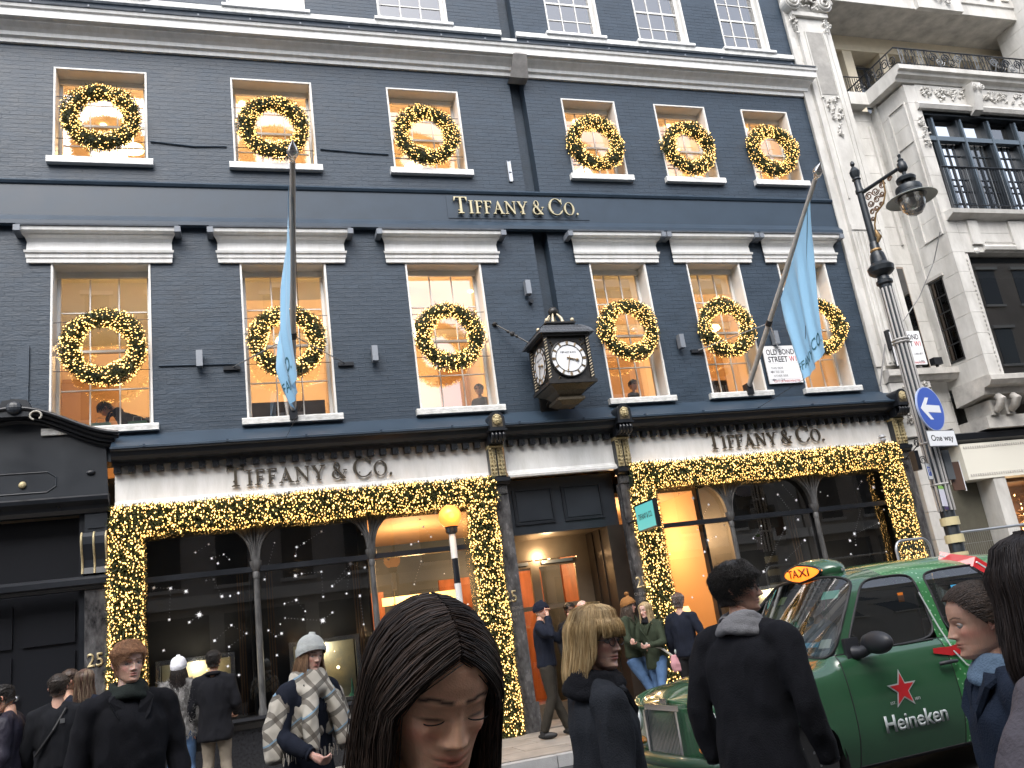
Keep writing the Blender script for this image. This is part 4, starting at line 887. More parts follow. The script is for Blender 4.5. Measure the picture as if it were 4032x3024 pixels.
# ---------------------------------------------------------------- flag poles and flags
fabric = mat('sky_blue_flag', (0.24, 0.46, 0.66), 0.75, bump=0.15, bscale=35, sheen=0.2)
polem = mat('pale_pole', (0.42, 0.40, 0.37), 0.35, noise_amt=0.1, nscale=4)
silver = mat('silver_finial', (0.75, 0.73, 0.70), 0.15, 1.0)
def flag(x, lab_p, lab_f, belly):
    t = thing('flag_pole', lab_p, 'flag pole', (x, 0, 5.14))
    a = Vector((0, -0.04, 0)); b = Vector((0, -3.01, 2.51))
    MB().tube([a, a.lerp(b, .5), b], [0.045, 0.042, 0.036], 14).build('pole', polem, t, smooth=60)
    d = (b-a).normalized(); M = d.to_track_quat('Z', 'Y').to_matrix().to_4x4(); M.translation = b
    f = MB().lathe((0, 0, 0), [(0.03, 0), (0.032, 0.03), (0.05, 0.05), (0.072, 0.10), (0.075, 0.15), (0.055, 0.20), (0.02, 0.25), (0.002, 0.29)], 16); f.rot(M)
    f.build('finial', silver, t, smooth=60)
    M2 = M.copy(); M2.translation = a.lerp(b, 0.35); c = MB().lathe((0, 0, 0), [(0.05, -0.05), (0.055, -0.03), (0.055, 0.03), (0.05, 0.05)], 14); c.rot(M2); c.build('collar', black, t)
    c = MB().box(-0.06, 0.06, -0.14, 0, -0.10, 0.10).tube([(0, -0.02, -0.07), (0, -0.12, 0.05)], 0.05, 10); c.build('pole_bracket', black, t)
    mid = a.lerp(b, 0.35)
    for q in (-1, 1):
        MB().tube([(q*0.85, -0.02, 0.78), mid], 0.009, 6).build('stay_rod', steel, t); MB().box(q*0.85-0.12, q*0.85+0.12, -0.05, 0, 0.74, 0.80).build('stay_bracket', black, t)
    MB().tube([a.lerp(b, .9), (0.03, -1.62, -0.30)], 0.004, 5).tube([(0.03, -1.62, -0.30), (-0.15, -0.38, -0.45)], 0.004, 5).build('halyard', black, t)
    # cloth: a grid between the hoist (along the pole) and the fly, with hanging folds
    ft = thing('flag', lab_f, 'flag', (x, 0, 0))
    n, mm = 40, 50; V = []
    H0, H1 = Vector((0, -2.80, 7.44)), Vector((0, -1.52, 6.26)); B0, B1 = Vector((0, -2.27, 5.07)), Vector((0, -1.59, 4.76))
    for j in range(mm+1):
        v = j/mm
        for i in range(n+1):
            u = i/n
            top = H0.lerp(H1, u); bot = B0.lerp(B1, u**0.8)
            p = top.lerp(bot, v)
            p.y += 0.10*math.sin(PI*v)*(1-u)*1.0
            if u > 0.6: p.y += -0.03*math.sin(v*7)*(u-0.6)
            env = min(1, v*3)
            p.x += (belly*(min(v/.66, 1)**.65-max(0, (v-.66)/.34)**1.4*.75)*(.5+.5*u)-(.05 if belly else 0))+env*0.045*math.sin(u*11+v*2.2)*(1-0.3*v)+0.02*math.sin(u*23+v*5)*env
            V.append(tuple(p))
    F = [(j*(n+1)+i, j*(n+1)+i+1, (j+1)*(n+1)+i+1, (j+1)*(n+1)+i) for j in range(mm) for i in range(n)]
    link('cloth', MB().add(V, F).mesh('cloth', fabric, 180), ft)
    # printed name across the fly
    tx = text('TIFFANY & CO.', 0.13, mat('flag_print', (0.02, 0.10, 0.14), 0.7), ft, (0, 0, 0), width=0.95 if not belly else 0.8, ext=0.0, bold=0.01, align='LEFT')
    me = tx.data
    for v in me.vertices:
        gx, gz = v.co.x, v.co.y
        u, vv = 0.98-gx/0.95*0.96, 0.915-gz/1.55
        j = min(mm-1, int(vv*mm)); i = min(n-1, int(u*n)); fu, fv = u*n-i, vv*mm-j
        g = lambda i, j: Vector(V[j*(n+1)+i])
        p = (g(i, j)*(1-fu)+g(i+1, j)*fu)*(1-fv)+(g(i, j+1)*(1-fu)+g(i+1, j+1)*fu)*fv
        v.co = p+Vector((-0.006, 0, 0))
    tx.rotation_euler = (0, 0, 0)
    return ft
flag(0.87, 'pale pole leaning out over the left shop sign, silver finial on top', 'light blue flag hanging limp and edge on from the left pole', -0.20)
flag(8.78, 'pale pole leaning out over the right shop sign towards the street lamp', 'light blue flag spread open at the right pole', 0.0)

# ---------------------------------------------------------------- the hanging clock
K = thing('street_clock', 'black and gold box clock hung on the wall above the doorway', 'clock', (0, 0, 0))
iron = mat('clock_iron', (0.028, 0.027, 0.026), 0.4, 0.3, noise_amt=0.3, nscale=20); orn = mat('clock_ornament', (0.11, 0.09, 0.06), 0.45, 0.5, noise_amt=0.4, nscale=40); cream = mat('gilt_cream', (0.55, 0.47, 0.33), 0.5, 0.2)
x0, x1, y0, y1, z0, z1 = 4.72, 5.43, -0.95, -0.24, 5.20, 5.93; xc, yc = (x0+x1)/2, (y0+y1)/2; zc = 5.56
MB().box(x0+.02, x1-.02, y0+.02, y1-.02, z0, z1).build('case', iron, K)
pp = MB()
for cx_, cy_ in ((x0, y0), (x1, y0), (x0, y1), (x1, y1)):
    pp.box(cx_-.028, cx_+.028, cy_-.028, cy_+.028, z0, z1)
pp.box(x0-.05, x1+.05, y0-.05, y1+.05, z0-.05, z0-.001).box(x0-.045, x1+.045, y0-.045, y1+.045, z1+.001, z1+.04)
pp.build('case_frame', iron, K)
for cx_, cy_ in ((x0, y0), (x1, y0), (x0, y1)):
    b_ = MB()
    for k in range(14): b_.tube([(cx_-.030, cy_-.030, z0+.04+k*.048), (cx_+.012, cy_-.036, z0+.07+k*.048)], 0.007, 5)
    b_.build('twisted_band', cream, K, kind='stuff')
rf = MB(); e = 0.11
rf.box(x0-e, x1+e, y0-e, y1+e, z1+.041, z1+.065)
pr = [(e-0.01, z1+.066), (0.06, z1+.13), (-0.02, z1+.20), (-0.13, z1+.25), (-0.13, z1+.27)]
vs_, fs_ = [], []
for off, z in pr: vs_ += [(x0-off, y0-off, z), (x1+off, y0-off, z), (x1+off, y1+off, z), (x0-off, y1+off, z)]
for i in range(len(pr)-1):
    for k in range(4): fs_.append((i*4+k, i*4+(k+1) % 4, (i+1)*4+(k+1) % 4, (i+1)*4+k))
fs_.append((16, 17, 18, 19)); rf.add(vs_, fs_)
rf.build('roof', mat('clock_roof', (0.10, 0.11, 0.125), 0.45, 0.2), K)
sc_m = MB().add([(-.026, 0, 0), (0, -.008, -.028), (.026, 0, 0), (.02, .006, .03), (-.02, .006, .03)], [(0, 1, 2, 3, 4)]).mesh('scale_tile', mat('scale_grey', (0.13, 0.14, 0.155), 0.4, 0.2))
for i in range(len(pr)-2):
    (o0, za), (o1, zb_) = pr[i], pr[i+1]
    for r_ in range(2):
        f = (r_+.5)/2; off = o0+(o1-o0)*f; z = za+(zb_-za)*f
        nx = int((x1-x0+2*off)/0.055)
        for k in range(nx):
            for side in (0, 1):
                o = link('scale', sc_m, K); tl = math.atan2(o0-o1, zb_-za)
                g = -off-.004
                if side == 0: o.location = (x0-off+(k+.5+(r_ % 2)*.4)*0.053, y0+g, z); o.rotation_euler = (-tl, 0, 0)
                else: o.location = (x0+g, y0-off+(k+.5+(r_ % 2)*.4)*0.053, z); o.rotation_euler = (-tl, 0, -PI/2)
MB().box(xc-.26, xc+.26, yc-.26, yc+.26, z1+.27, z1+.295).build('roof_cap', iron, K)
cw = MB()
for k in range(6):
    a = k*PI/3
    cw.tube([(xc+.17*math.cos(a), yc+.17*math.sin(a), z1+.295), (xc+.15*math.cos(a), yc+.15*math.sin(a), z1+.40), (xc+.07*math.cos(a), yc+.07*math.sin(a), z1+.50)], [.03, .02, .012], 8)
for q, w in ((-1, -1), (1, -1), (1, 1), (-1, 1)): cw.ball((xc+q*.22, yc+w*.22, z1+.33), .035, 8, 6)
cw.build('crown', cream, K, smooth=60)
MB().ball((xc, yc, z1+.56), .082, 18, 12).build('ball_finial', iron, K, smooth=60)
bt = MB(); pr = [(0.02, z0-.051), (-0.10, z0-.12), (-0.17, z0-.20), (-0.13, z0-.23), (-0.13, z0-.27), (-0.22, z0-.33)]
vs_, fs_ = [], []
for off, z in pr: vs_ += [(x0-off, y0-off, z), (x1+off, y0-off, z), (x1+off, y1+off, z), (x0-off, y1+off, z)]
for i in range(len(pr)-1):
    for k in range(4): fs_.append((i*4+k, i*4+(k+1) % 4, (i+1)*4+(k+1) % 4, (i+1)*4+k))
n_ = len(pr)*4; fs_.append((n_-4, n_-3, n_-2, n_-1)); bt.add(vs_, fs_); bt.build('pendant', orn, K)
for q in (0, 1):
    op = MB()
    rr = random.Random(q)
    for k in range(46):
        a, b_ = rr.uniform(x0+.05, x1-.05), rr.uniform(z0+.04, z1-.04)
        if (a-xc)**2+(b_-zc)**2 < 0.335**2: continue
        sx = rr.choice((-1, 1)); op.tube([(a-.025*sx, 0, b_-.02), (a, -.012, b_+.02), (a+.025*sx, 0, b_-.01)], [.008, .011, .004], 5)
    if q == 0: op.rot(Matrix.Translation((0, y0+.018, 0)))
    else: op.rot(Matrix.Translation((x0+.018, 0, 0)) @ Matrix(((0, 1, 0, 0), (1, 0, 0, -xc+yc), (0, 0, 1, 0), (0, 0, 0, 1))))
    op.build('scrollwork', orn, K, kind='stuff')
def dial(M, lit):
    d = MB().lathe((0, 0, 0), [(.30, 0), (.30, .03)], 40, axis='y'); d.rot(M)
    D_ = d.build('dial', mat('dial_white', (0.74, 0.76, 0.78), 0.3), K)
    r = MB()
    for rad, th in ((.298, .012), (.222, .006)): r.tube([(rad*math.cos(a), -.034, rad*math.sin(a)) for a in np.linspace(0, 2*PI, 41)], th, 6)
    r.rot(M); r.build('dial_ring', iron, D_)
    for h in range(12):
        a = PI/2-h*PI/6; n = MB()
        for q in ((-1, 0, 1) if h % 3 == 0 else (-.6, .6)):
            da = q*0.055
            n.tube([((.228)*math.cos(a+da), -.036, .228*math.sin(a+da)), (.29*math.cos(a+da), -.036, .29*math.sin(a+da))], .006, 5)
        n.rot(M); n.build('numeral', mat('numeral_bronze', (0.25, 0.18, 0.10), 0.5, 0.3), D_)
    for ang, ln, w in ((-14, .165, .012), (-104, .25, .007)):
        a = math.radians(ang); n = MB().tube([(-.04*math.cos(a), -.045, -.04*math.sin(a)), (ln*math.cos(a), -.045, ln*math.sin(a))], [w, w*.6], 6)
        n.ball((ln*.8*math.cos(a), -.045, ln*.8*math.sin(a)), w*2.0, 8, 6); n.rot(M); n.build('clock_hand', MATS['numeral_bronze'], D_)
    tx = text('TIFFANY & CO.', .03, black, D_, (0, 0, 0), width=.27, ext=0.001); tx.matrix_basis = M @ Matrix.Translation((0, -.032, .085)) @ Matrix.Rotation(PI/2, 4, 'X')
dial(Matrix.Translation((xc, y0+.02, zc)), 0)
dial(Matrix.Translation((x0+.02, yc, zc)) @ Matrix.Rotation(-PI/2, 4, 'Z'), 1)
br = MB().tube([(xc-.1, 0, 5.05), (xc-.1, -.25, 5.1)], .05, 10).box(xc-.25, xc+.05, -.04, 0, 4.9, 5.2).tube([(xc, 0, 5.9), (xc, -.24, 5.9)], .04, 8).build('wall_bracket', iron, K)
rd_ = MB().tube([(4.24, -.02, 6.52), (4.66, -.45, 6.0)], .012, 6).lathe((4.24, -.02, 6.52), [(.03, -.03), (.05, 0), (.03, .03)], 8).ball((4.45, -.235, 6.26), .045, 10, 7).ball((4.40, -.185, 6.32), .028, 8, 6).ball((4.50, -.285, 6.20), .028, 8, 6)
rd_.build('stay_rod', iron, K)
# ---------------------------------------------------------------- white stone building on the right
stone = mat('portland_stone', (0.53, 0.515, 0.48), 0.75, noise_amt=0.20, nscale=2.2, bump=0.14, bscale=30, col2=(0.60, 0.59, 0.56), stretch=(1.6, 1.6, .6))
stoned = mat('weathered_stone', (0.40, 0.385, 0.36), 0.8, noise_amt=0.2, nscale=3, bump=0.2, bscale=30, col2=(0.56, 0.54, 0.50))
blackm = mat('black_metal_frame', (0.018, 0.024, 0.030), 0.4, 0.2)
bluem = mat('blue_grey_frame', (0.10, 0.13, 0.16), 0.4, 0.2)
dglass = glass('dark_pane', boost=2.6, base=0.10, tint=(0.35, 0.4, 0.42))
W = thing('stone_building', 'ornate pale stone building with projecting bay, iron balcony and large black framed windows', 'building', (0, 0, 0))
cream_r = mat('cream_paint', (0.62, 0.55, 0.42), 0.7, noise_amt=0.06)
def blocks(x0, x1, y0, y1, z0, z1, h=0.42, name='stone_block', split=0, m_=None):
    z = z0; k = 0
    while z < z1-0.05:
        t = min(z+h, z1)
        cuts = [x0, x1]
        if split: cuts = [x0]+[x0+(x1-x0)*(f+(0.15 if k % 2 else 0)) for f in [i/split for i in range(1, split)]]+[x1]
        for a, b in zip(cuts, cuts[1:]):
            MB().box(a+0.002, b-0.002, y0+RNG.uniform(0, 0.003), y1, z+0.003, t-0.003).build(name, m_ or stone, W)
        z = t; k += 1
def scroll(parent, c, r, ax='y', n=34, th=None, m_=None):
    pts = []
    for i in range(n):
        a = i/(n-1)*4.2*PI; rr = r*(1-0.82*i/(n-1)); pts.append((c[0]+rr*math.cos(a), c[1]-0.03*i/(n-1), c[2]+rr*math.sin(a)))
    return MB().tube(pts, th or r*0.16, 6).build('volute', m_ or stone, parent, smooth=60)
def carving(x0, x1, y, z0, z1, n, seed=1, name='carved_ornament', s=1.0, m_=None):
    r = random.Random(seed); m = MB()
    for k in range(n):
        x, z = r.uniform(x0, x1), r.uniform(z0, z1); a = r.uniform(0, 2*PI); l = r.uniform(.04, .09)*s
        p = [(x, y, z), (x+l*.6*math.cos(a), y-.03*s, z+l*.6*math.sin(a)), (x+l*math.cos(a+.7), y-.01, z+l*math.sin(a+.7))]
        m.tube(p, [.012*s, .024*s, .006*s], 6)
        if k % 3 == 0: m.ball((x, y-.01, z), (.03*s, .02*s, .03*s), 7, 5)
    return m.build(name, m_ or stone, W, smooth=60, kind='stuff')
# pier A
blocks(11.67, 12.74, -0.06, 0.5, 3.9, 16.0, 0.40)
MB().box(11.64, 11.78, -0.09, -0.0605, 5.45, 16).box(12.62, 12.74, -0.09, -0.0605, 5.45, 16).build('pier_margin', stone, W)
p2 = MB().box(11.86, 12.56, -0.14, -0.0605, 5.45, 13.35).build('pier_shaft', stone, W)
MB().box(12.03, 12.44, -0.150, -0.1405, 11.45, 13.0).build('sunk_panel', mat('grey_stone_panel', (0.30, 0.29, 0.27), 0.8, noise_amt=0.2, nscale=4), W)
for x in (11.99, 12.455): MB().box(x, x+0.03, -0.165, -0.1405, 9.0, 13.0).build('panel_bead', stone, W)
for k in range(6): MB().tube([(11.93+k*0.10, -0.15, 5.5), (11.93+k*0.10, -0.15, 8.25)], 0.028, 8).build('flute', stone, W)
MB().box(11.86, 12.56, -0.165, -0.1405, 8.30, 8.42).build('flute_cap', stone, W)
carving(12.02, 12.42, -0.155, 10.85, 11.38, 26, 3); carving(12.18, 12.28, -0.155, 10.45, 10.8, 8, 4)
cap = MB().box(11.75, 12.66, -0.22, -0.0605, 13.36, 13.46).box(11.70, 12.70, -0.26, -0.0605, 13.85, 13.98).build('pier_capital', stone, W)
for x in (11.80, 12.60): scroll(cap, (x, -0.28, 13.66), 0.19); MB().lathe((x, -0.07, 13.66), [(0.20, 0), (0.19, 0.20)], 20, axis='y').build('volute_drum', stone, cap)
carving(11.95, 12.48, -0.24, 13.5, 13.85, 30, 5); carving(11.72, 11.86, -0.16, 12.9, 13.4, 14, 6); carving(12.55, 12.70, -0.16, 12.9, 13.4, 14, 8)
# base of pier and ledge with name plate
MB().profx([(0, 5.10), (-0.14, 5.12), (-0.20, 5.20), (-0.24, 5.22), (-0.24, 5.34), (0, 5.38)], 11.76, 13.60).build('ledge', stoned, W)
MB().box(11.80, 12.75, -0.13, -0.0605, 4.05, 5.10).build('pier_base', stone, W)
ov = MB().lathe((12.35, -0.13, 4.62), [(0.30, 0.0), (0.31, 0.03), (0.26, 0.07), (0.24, 0.04), (0.02, 0.05)], 28, axis='y').build('cartouche', stone, W, smooth=40)
carving(12.02, 12.12, -0.15, 4.3, 5.0, 22, 9, m_=stoned); carving(12.58, 12.70, -0.15, 4.3, 5.0, 22, 10, m_=stoned); carving(12.15, 12.6, -0.15, 4.95, 5.08, 14, 11, m_=stoned)
# recess wall between pier and bay
blocks(12.76, 13.42, 0.14, 0.5, 3.9, 11.3, 0.42)
nw = MB().box(12.80, 13.10, 0.10, 0.139, 5.45, 7.6).build('narrow_window', mat('tan_reveal', (0.25, 0.20, 0.16), 0.7), W)
MB().box(12.85, 13.05, 0.07, 0.099, 5.45, 7.55).build('pane', dglass, nw)
MB().box(12.86, 12.90, 0.08, 0.139, 8.1, 10.9).box(13.25, 13.29, 0.08, 0.139, 8.1, 10.9).build('wall_moulding', stone, W)
# projecting bay
BX0, BX1, BY = 13.42, 19.2, -0.88
def bayfront(x0, x1, z0, z1): blocks(x0, x1, BY, 0.4, z0, z1, 0.42, split=max(0, int((x1-x0)/1.2)))
bayfront(BX0, 13.72, 4.95, 11.30); bayfront(13.72, 18.0, 10.86, 11.30); bayfront(13.72, 18.0, 7.46, 8.30); bayfront(18.0, BX1, 4.95, 11.30)
# side face: mouldings, panel and a narrow barred window
sd_ = MB()
X = BX0
sd_.box(X-0.03, X, -0.80, -0.77, 7.9, 10.9).box(X-0.03, X, -0.34, -0.31, 7.9, 10.9).box(X-0.03, X, -0.77, -0.34, 10.87, 10.9).box(X-0.03, X, -0.77, -0.34, 7.9, 7.93).box(X-0.022, X, -0.77, -0.34, 10.0, 10.02)
sd_.box(X-0.04, X, -0.10, -0.02, 5.4, 11.3).build('side_moulding', stone, W)
sw_ = MB().box(X-0.012, X-0.001, -0.47, -0.10, 5.42, 7.12).build('side_window', mat('near_black_frame', (0.012, 0.013, 0.014), 0.5), W)  # near black slab that the small panes sit on
for k in range(5):
    for q in range(2):
        MB().box(X-0.016, X-0.0125, -0.45+q*0.175, -0.29+q*0.165, 5.46+k*0.33, 5.76+k*0.33).build('pane', dglass, sw_)
MB().box(X-0.05, X-0.001, -0.52, -0.06, 7.14, 7.20).build('lintel', stoned, sw_)
MB().profx([(-0.02, 7.48-0.0), (-0.03, 7.40)], 0, 0) if False else None
# base corbel of the bay
c = MB()
prof_b = [(-0.02, 4.55), (BY+0.15, 4.62), (BY+0.10, 4.74), (BY-0.03, 4.76), (BY-0.10, 4.84), (BY-0.10, 4.93), (BY-0.05, 4.949), (-0.02, 4.949)]
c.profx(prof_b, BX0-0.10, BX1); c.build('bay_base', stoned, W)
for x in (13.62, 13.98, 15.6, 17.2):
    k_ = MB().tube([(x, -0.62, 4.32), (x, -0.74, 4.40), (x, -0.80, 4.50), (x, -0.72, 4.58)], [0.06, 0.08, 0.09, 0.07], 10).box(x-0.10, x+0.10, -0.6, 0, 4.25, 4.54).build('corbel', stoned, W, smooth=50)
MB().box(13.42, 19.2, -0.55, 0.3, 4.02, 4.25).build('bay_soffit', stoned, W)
# entablature of the bay: frieze carving, console, keystone
MB().profx([(BY, 10.66), (BY-0.06, 10.68), (BY-0.10, 10.76), (BY-0.04, 10.84), (BY, 10.859)], 13.60, 18.0).build('window_moulding', stone, W)
carving(13.85, 14.95, BY-0.01, 10.95, 11.2, 46, 12); carving(15.25, 16.6, BY-0.01, 10.95, 11.2, 50, 13); carving(13.52, 13.68, BY-0.02, 9.75, 10.6, 20, 14)
ks = MB().profx([(BY, 10.6), (BY-0.14, 10.66), (BY-0.22, 10.95), (BY-0.26, 11.25), (BY, 11.29)], 14.98, 15.20).build('keystone', stone, W)
scroll(ks, (15.0, BY-0.27, 11.12), 0.08); scroll(ks, (15.18, BY-0.27, 11.12), 0.08)
cr_ = MB(); pb = [(-0.0, 11.30), (BY-0.02, 11.30), (BY-0.05, 11.36), (BY-0.14, 11.40), (BY-0.16, 11.46), (BY-0.22, 11.48), (BY-0.22, 11.58), (BY-0.17, 11.60), (-0.0, 11.62)]
cr_.profx(pb, BX0-0.20, BX1); cr_.build('balcony_slab', stone, W)
MB().box(12.76, 13.22, -0.10, 1.1, 11.30, 11.60).build('balcony_slab', stone, W)
# balcony railing of scrolled ironwork
RL = MB(); ry = BY-0.13
def rail(pts):
    t_ = MB(); t_.tube([(x, y, 12.04) for x, y in pts], 0.018, 6).tube([(x, y, 11.68) for x, y in pts], 0.010, 6); return t_
rl = rail([(13.30, 1.0), (13.30, ry), (19.0, ry)]).build('balcony_railing', black, W)
ri = random.Random(4)
def iron_scroll(p, ux, r, flip):
    pts = []
    for i in range(20):
        a = (i/19)*3.3*PI*flip; rr = r*(1-0.75*i/19); pts.append((p[0]+ux[0]*rr*math.cos(a), p[1]+ux[1]*rr*math.cos(a), p[2]+rr*math.sin(a)))
    return pts
for k in range(34):
    x = 13.42+k*0.165; m = MB()
    if (k//5) % 2 == 0: m.tube([(x, ry, 11.62), (x, ry, 12.03)], 0.009, 5).tube([(x+.08, ry, 11.62), (x+.08, ry, 12.03)], 0.007, 5)
    else: m.tube(iron_scroll((x+.04, ry, 11.78+0.10*(k % 2)), (1, 0), 0.115, 1 if k % 2 else -1), 0.012, 5)
    m.tube([(x, ry, 11.64), (x+0.07, ry-0.01, 11.82), (x+0.02, ry, 12.02)], 0.008, 5)
    m.build('baluster', black if k % 3 else mat('grey_iron', (0.16, 0.17, 0.18), 0.5, 0.3), rl)
for k in range(9):
    y = ry+0.12+k*0.20; m = MB()
    m.tube(iron_scroll((13.30, y, 11.80+0.06*(k % 2)), (0, 1), 0.12, 1 if k % 2 else -1), 0.012, 5).tube([(13.30, y+.1, 11.62), (13.30, y+.1, 12.03)], 0.008, 5)
    m.build('baluster', black, rl)
m = MB()
for k in range(8): m.tube([(12.80+k*0.06, -0.02, 11.60), (12.80+k*0.06, -0.02, 12.0)], 0.008, 5)
m.tube([(12.76, -0.02, 12.02), (13.28, -0.02, 12.04)], 0.014, 6).build('side_railing', black, W)
# big black framed window (upper)
def bigwin(x0, x1, z0, z1, cols, tr, small, name, fm):
    w = MB().box(x0, x1, BY+0.22, BY+0.30, z1-0.10, z1).box(x0, x1, BY+0.22, BY+0.30, z0, z0+0.05).build(name, blackm, W)
    n = len(cols)-1
    for i, cx_ in enumerate(cols):
        MB().box(cx_-0.07, cx_+0.0, BY+0.12, BY+0.30, z0+0.05, z1-0.10).build('mullion', blackm, w)
        MB().box(cx_+0.0, cx_+0.045, BY+0.08, BY+0.25, z0+0.05, z1-0.10).build('mullion', fm, w)
    if tr: MB().box(x0, x1, BY+0.09, BY+0.215, tr-0.05, tr+0.05).build('transom', fm, w)
    for i in range(n):
        a, b = cols[i]+0.045, cols[i+1]-0.07
        for p, q in (((z0+0.05, tr-0.05), (tr+0.05, z1-0.10)) if tr else ((z0+0.05, z1-0.10),)):
            MB().add([(a, BY+0.24+RNG.uniform(-.004, .004), p), (b, BY+0.24+RNG.uniform(-.004, .004), p), (b, BY+0.24, q), (a, BY+0.24, q)], [(0, 1, 2, 3)]).build('pane', dglass, w)
            if small and q <= (tr or 0):
                g = MB()
                for k in range(1, 4): xx = a+(b-a)*k/4; g.box(xx-0.012, xx+0.012, BY+0.215, BY+0.235, p, q)
                for k in range(1, 6):
                    zz = p+(q-p)*k/6
                    for k2 in range(4): g.box(a+(b-a)*k2/4+0.013, a+(b-a)*(k2+1)/4-0.013, BY+0.216, BY+0.233, zz-0.01, zz+0.01)
                g.build('glazing_bars', blackm, w)
    return w
bigwin(13.72, 18.0, 8.33, 10.66, [13.72, 13.98, 14.72, 15.46, 16.20, 16.94, 17.7], 10.08, True, 'large_window', bluem)
MB().box(13.72, 18.0, BY+0.05, 0.1, 10.60, 10.66).build('window_head', blackm, W)
bk = MB().box(13.72, 18.0, 0.9, 1.0, 4.9, 11.2).box(13.72, 18.0, BY+0.32, 0.9, 8.20, 8.30).box(18.0, 18.05, BY+0.32, 0.9, 4.9, 11.2).build('room_back', mat('dim_room', (0.10, 0.10, 0.10), 0.8), W)
MB().profx([(BY, 8.14), (BY-0.10, 8.18), (BY-0.20, 8.22), (BY-0.22, 8.30), (BY-0.0, 8.34), (BY, 8.34)], 13.50, 18.2).build('sill_ledge', stone, W)
jr = MB().tube([(13.62, BY-0.12, 8.35), (13.62, BY-0.12, 9.28), (18.0, BY-0.12, 9.28)], 0.020, 6).tube([(13.62, BY-0.12, 8.43), (18.0, BY-0.12, 8.43)], 0.012, 6).build('window_railing', black, W)
for k in range(60):
    x = 13.68+k*0.072; m = MB().tube([(x, BY-0.12, 8.36), (x, BY-0.12, 9.28)], 0.0075, 5); m.build('baluster', black if k % 4 else MATS['grey_iron'], jr)
# lower panel zone and big shop glass
MB().box(13.95, 14.20, BY-0.05, BY-0.001, 7.62, 8.13).build('raised_block', stone, W); MB().box(15.0, 15.9, BY-0.05, BY-0.001, 7.50, 8.13).build('raised_block', stone, W)
MB().profx([(BY, 7.48), (BY-0.05, 7.50), (BY-0.07, 7.56), (BY-0.05, 7.60), (BY, 7.62)], 14.2, 15.0).build('carved_string', stone, W)
for k in range(22): MB().box(14.24+k*0.034, 14.262+k*0.034, BY-0.07, BY-0.045, 7.63, 7.66).build('bead', stoned, W)
scroll(W, (13.95, BY-0.06, 7.45), 0.06, th=0.02)
for k in range(26): MB().ball((13.70, BY-0.012, 5.05+k*0.09), (0.02, 0.012, 0.035), 6, 4).build('carved_bead', stoned, W)
bigwin(13.80, 18.0, 4.96, 7.44, [13.80, 16.4, 17.9], 0, False, 'shop_window', blackm)
MB().box(13.72, 13.80, BY+0.02, 0.0, 4.96, 7.44).build('window_jamb', stone, W)
# loggia behind the balcony
LY = 0.95
for u in (1110, 1335, 1550, 1760, 1955):
    p = cz_(3, u, 330, LY); MB().box(p.x-0.13, p.x+0.13, LY, LY+0.5, 11.5, 13.55).build('pier', cream_r, W)
    q = MB().box(p.x+0.14, p.x+1.28, LY+0.36, LY+0.40, 11.6, 13.4).build('loggia_window', blackm, W)
    for k in range(2):
        for j_ in range(3): MB().box(p.x+0.22+k*0.53, p.x+0.68+k*0.53, LY+0.34, LY+0.355, 11.7+j_*0.56, 12.2+j_*0.56).build('pane', dglass, q)
MB().box(12.7, 22, LY-0.02, LY+0.5, 13.55, 13.95).build('lintel', cream_r, W)
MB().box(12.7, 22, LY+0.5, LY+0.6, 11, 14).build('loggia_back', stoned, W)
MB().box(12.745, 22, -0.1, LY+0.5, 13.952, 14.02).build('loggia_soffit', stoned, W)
bm_ = MB().profx([(-0.12, 13.96), (-0.12, 14.25), (-0.16, 14.27), (-0.16, 14.6), (-0.21, 14.64), (-0.24, 14.8), (-0.20, 15.0), (0.4, 15.0), (0.4, 13.96)], 12.745, 22).build('architrave', stone, W)
for k in range(20): MB().box(13.0+k*0.45, 13.22+k*0.45, -0.20, -0.1605, 14.42, 14.47).build('drip_block', stoned, W)
kk = MB().box(15.3, 16.6, -0.22, -0.1, 13.94, 14.6).build('centre_block', stone, W); carving(15.8, 16.15, -0.26, 14.1, 14.8, 40, 15)
MB().box(12.76, 22, -0.05, 0.4, 15.0, 18).build('upper_wall', stone, W)
blocks(18.3, 19.4, -1.0, 0.5, 11.7, 16.0, 0.40); c3_ = MB().box(18.1, 19.5, -1.2, -1.001, 13.85, 14.0).build('pier_capital', stone, W)
for x in (18.2, 19.2): scroll(c3_, (x, -1.25, 13.55), 0.26)
carving(18.3, 19.2, -1.1, 13.2, 13.9, 50, 16)
# street level
MB().profx([(0.1, 3.78), (-0.30, 3.80), (-0.40, 3.86), (-0.44, 3.97), (-0.30, 4.01), (0.1, 4.05)], 12.62, 19.2).build('black_cornice', black, W)
fb = MB().box(12.80, 19.2, -0.36, 0.1, 3.12, 3.79).build('fascia_board', mat('ivory_fascia', (0.68, 0.66, 0.58), 0.5), W)
dm = MB().box(0, 0.028, -0.372, -0.3605, 0, 0.04).mesh('dentil', stoned)
for k in range(46):
    link('dentil', dm, fb, loc=(12.86+k*0.055, 0, 3.70)); link('dentil', dm, fb, loc=(12.86+k*0.055, 0, 3.18))
blocks(11.90, 12.26, -0.14, 0.4, 0.14, 3.88, 0.5); MB().box(11.66, 11.90, -0.02, 0.4, 0.14, 3.9).build('dark_return', marble, W)
MB().box(12.27, 12.62, 0.0, 0.4, 0.14, 3.9).build('door_reveal', mat('olive_reveal', (0.11, 0.105, 0.08), 0.6), W)
MB().box(12.62, 13.36, 0.05, 0.4, 0.14, 3.11).build('street_door', mat('olive_door', (0.085, 0.08, 0.06), 0.5, noise_amt=0.15), W)
MB().box(13.37, 13.66, -0.34, 0.3, 0.14, 3.119).build('white_pillar', stone, W)
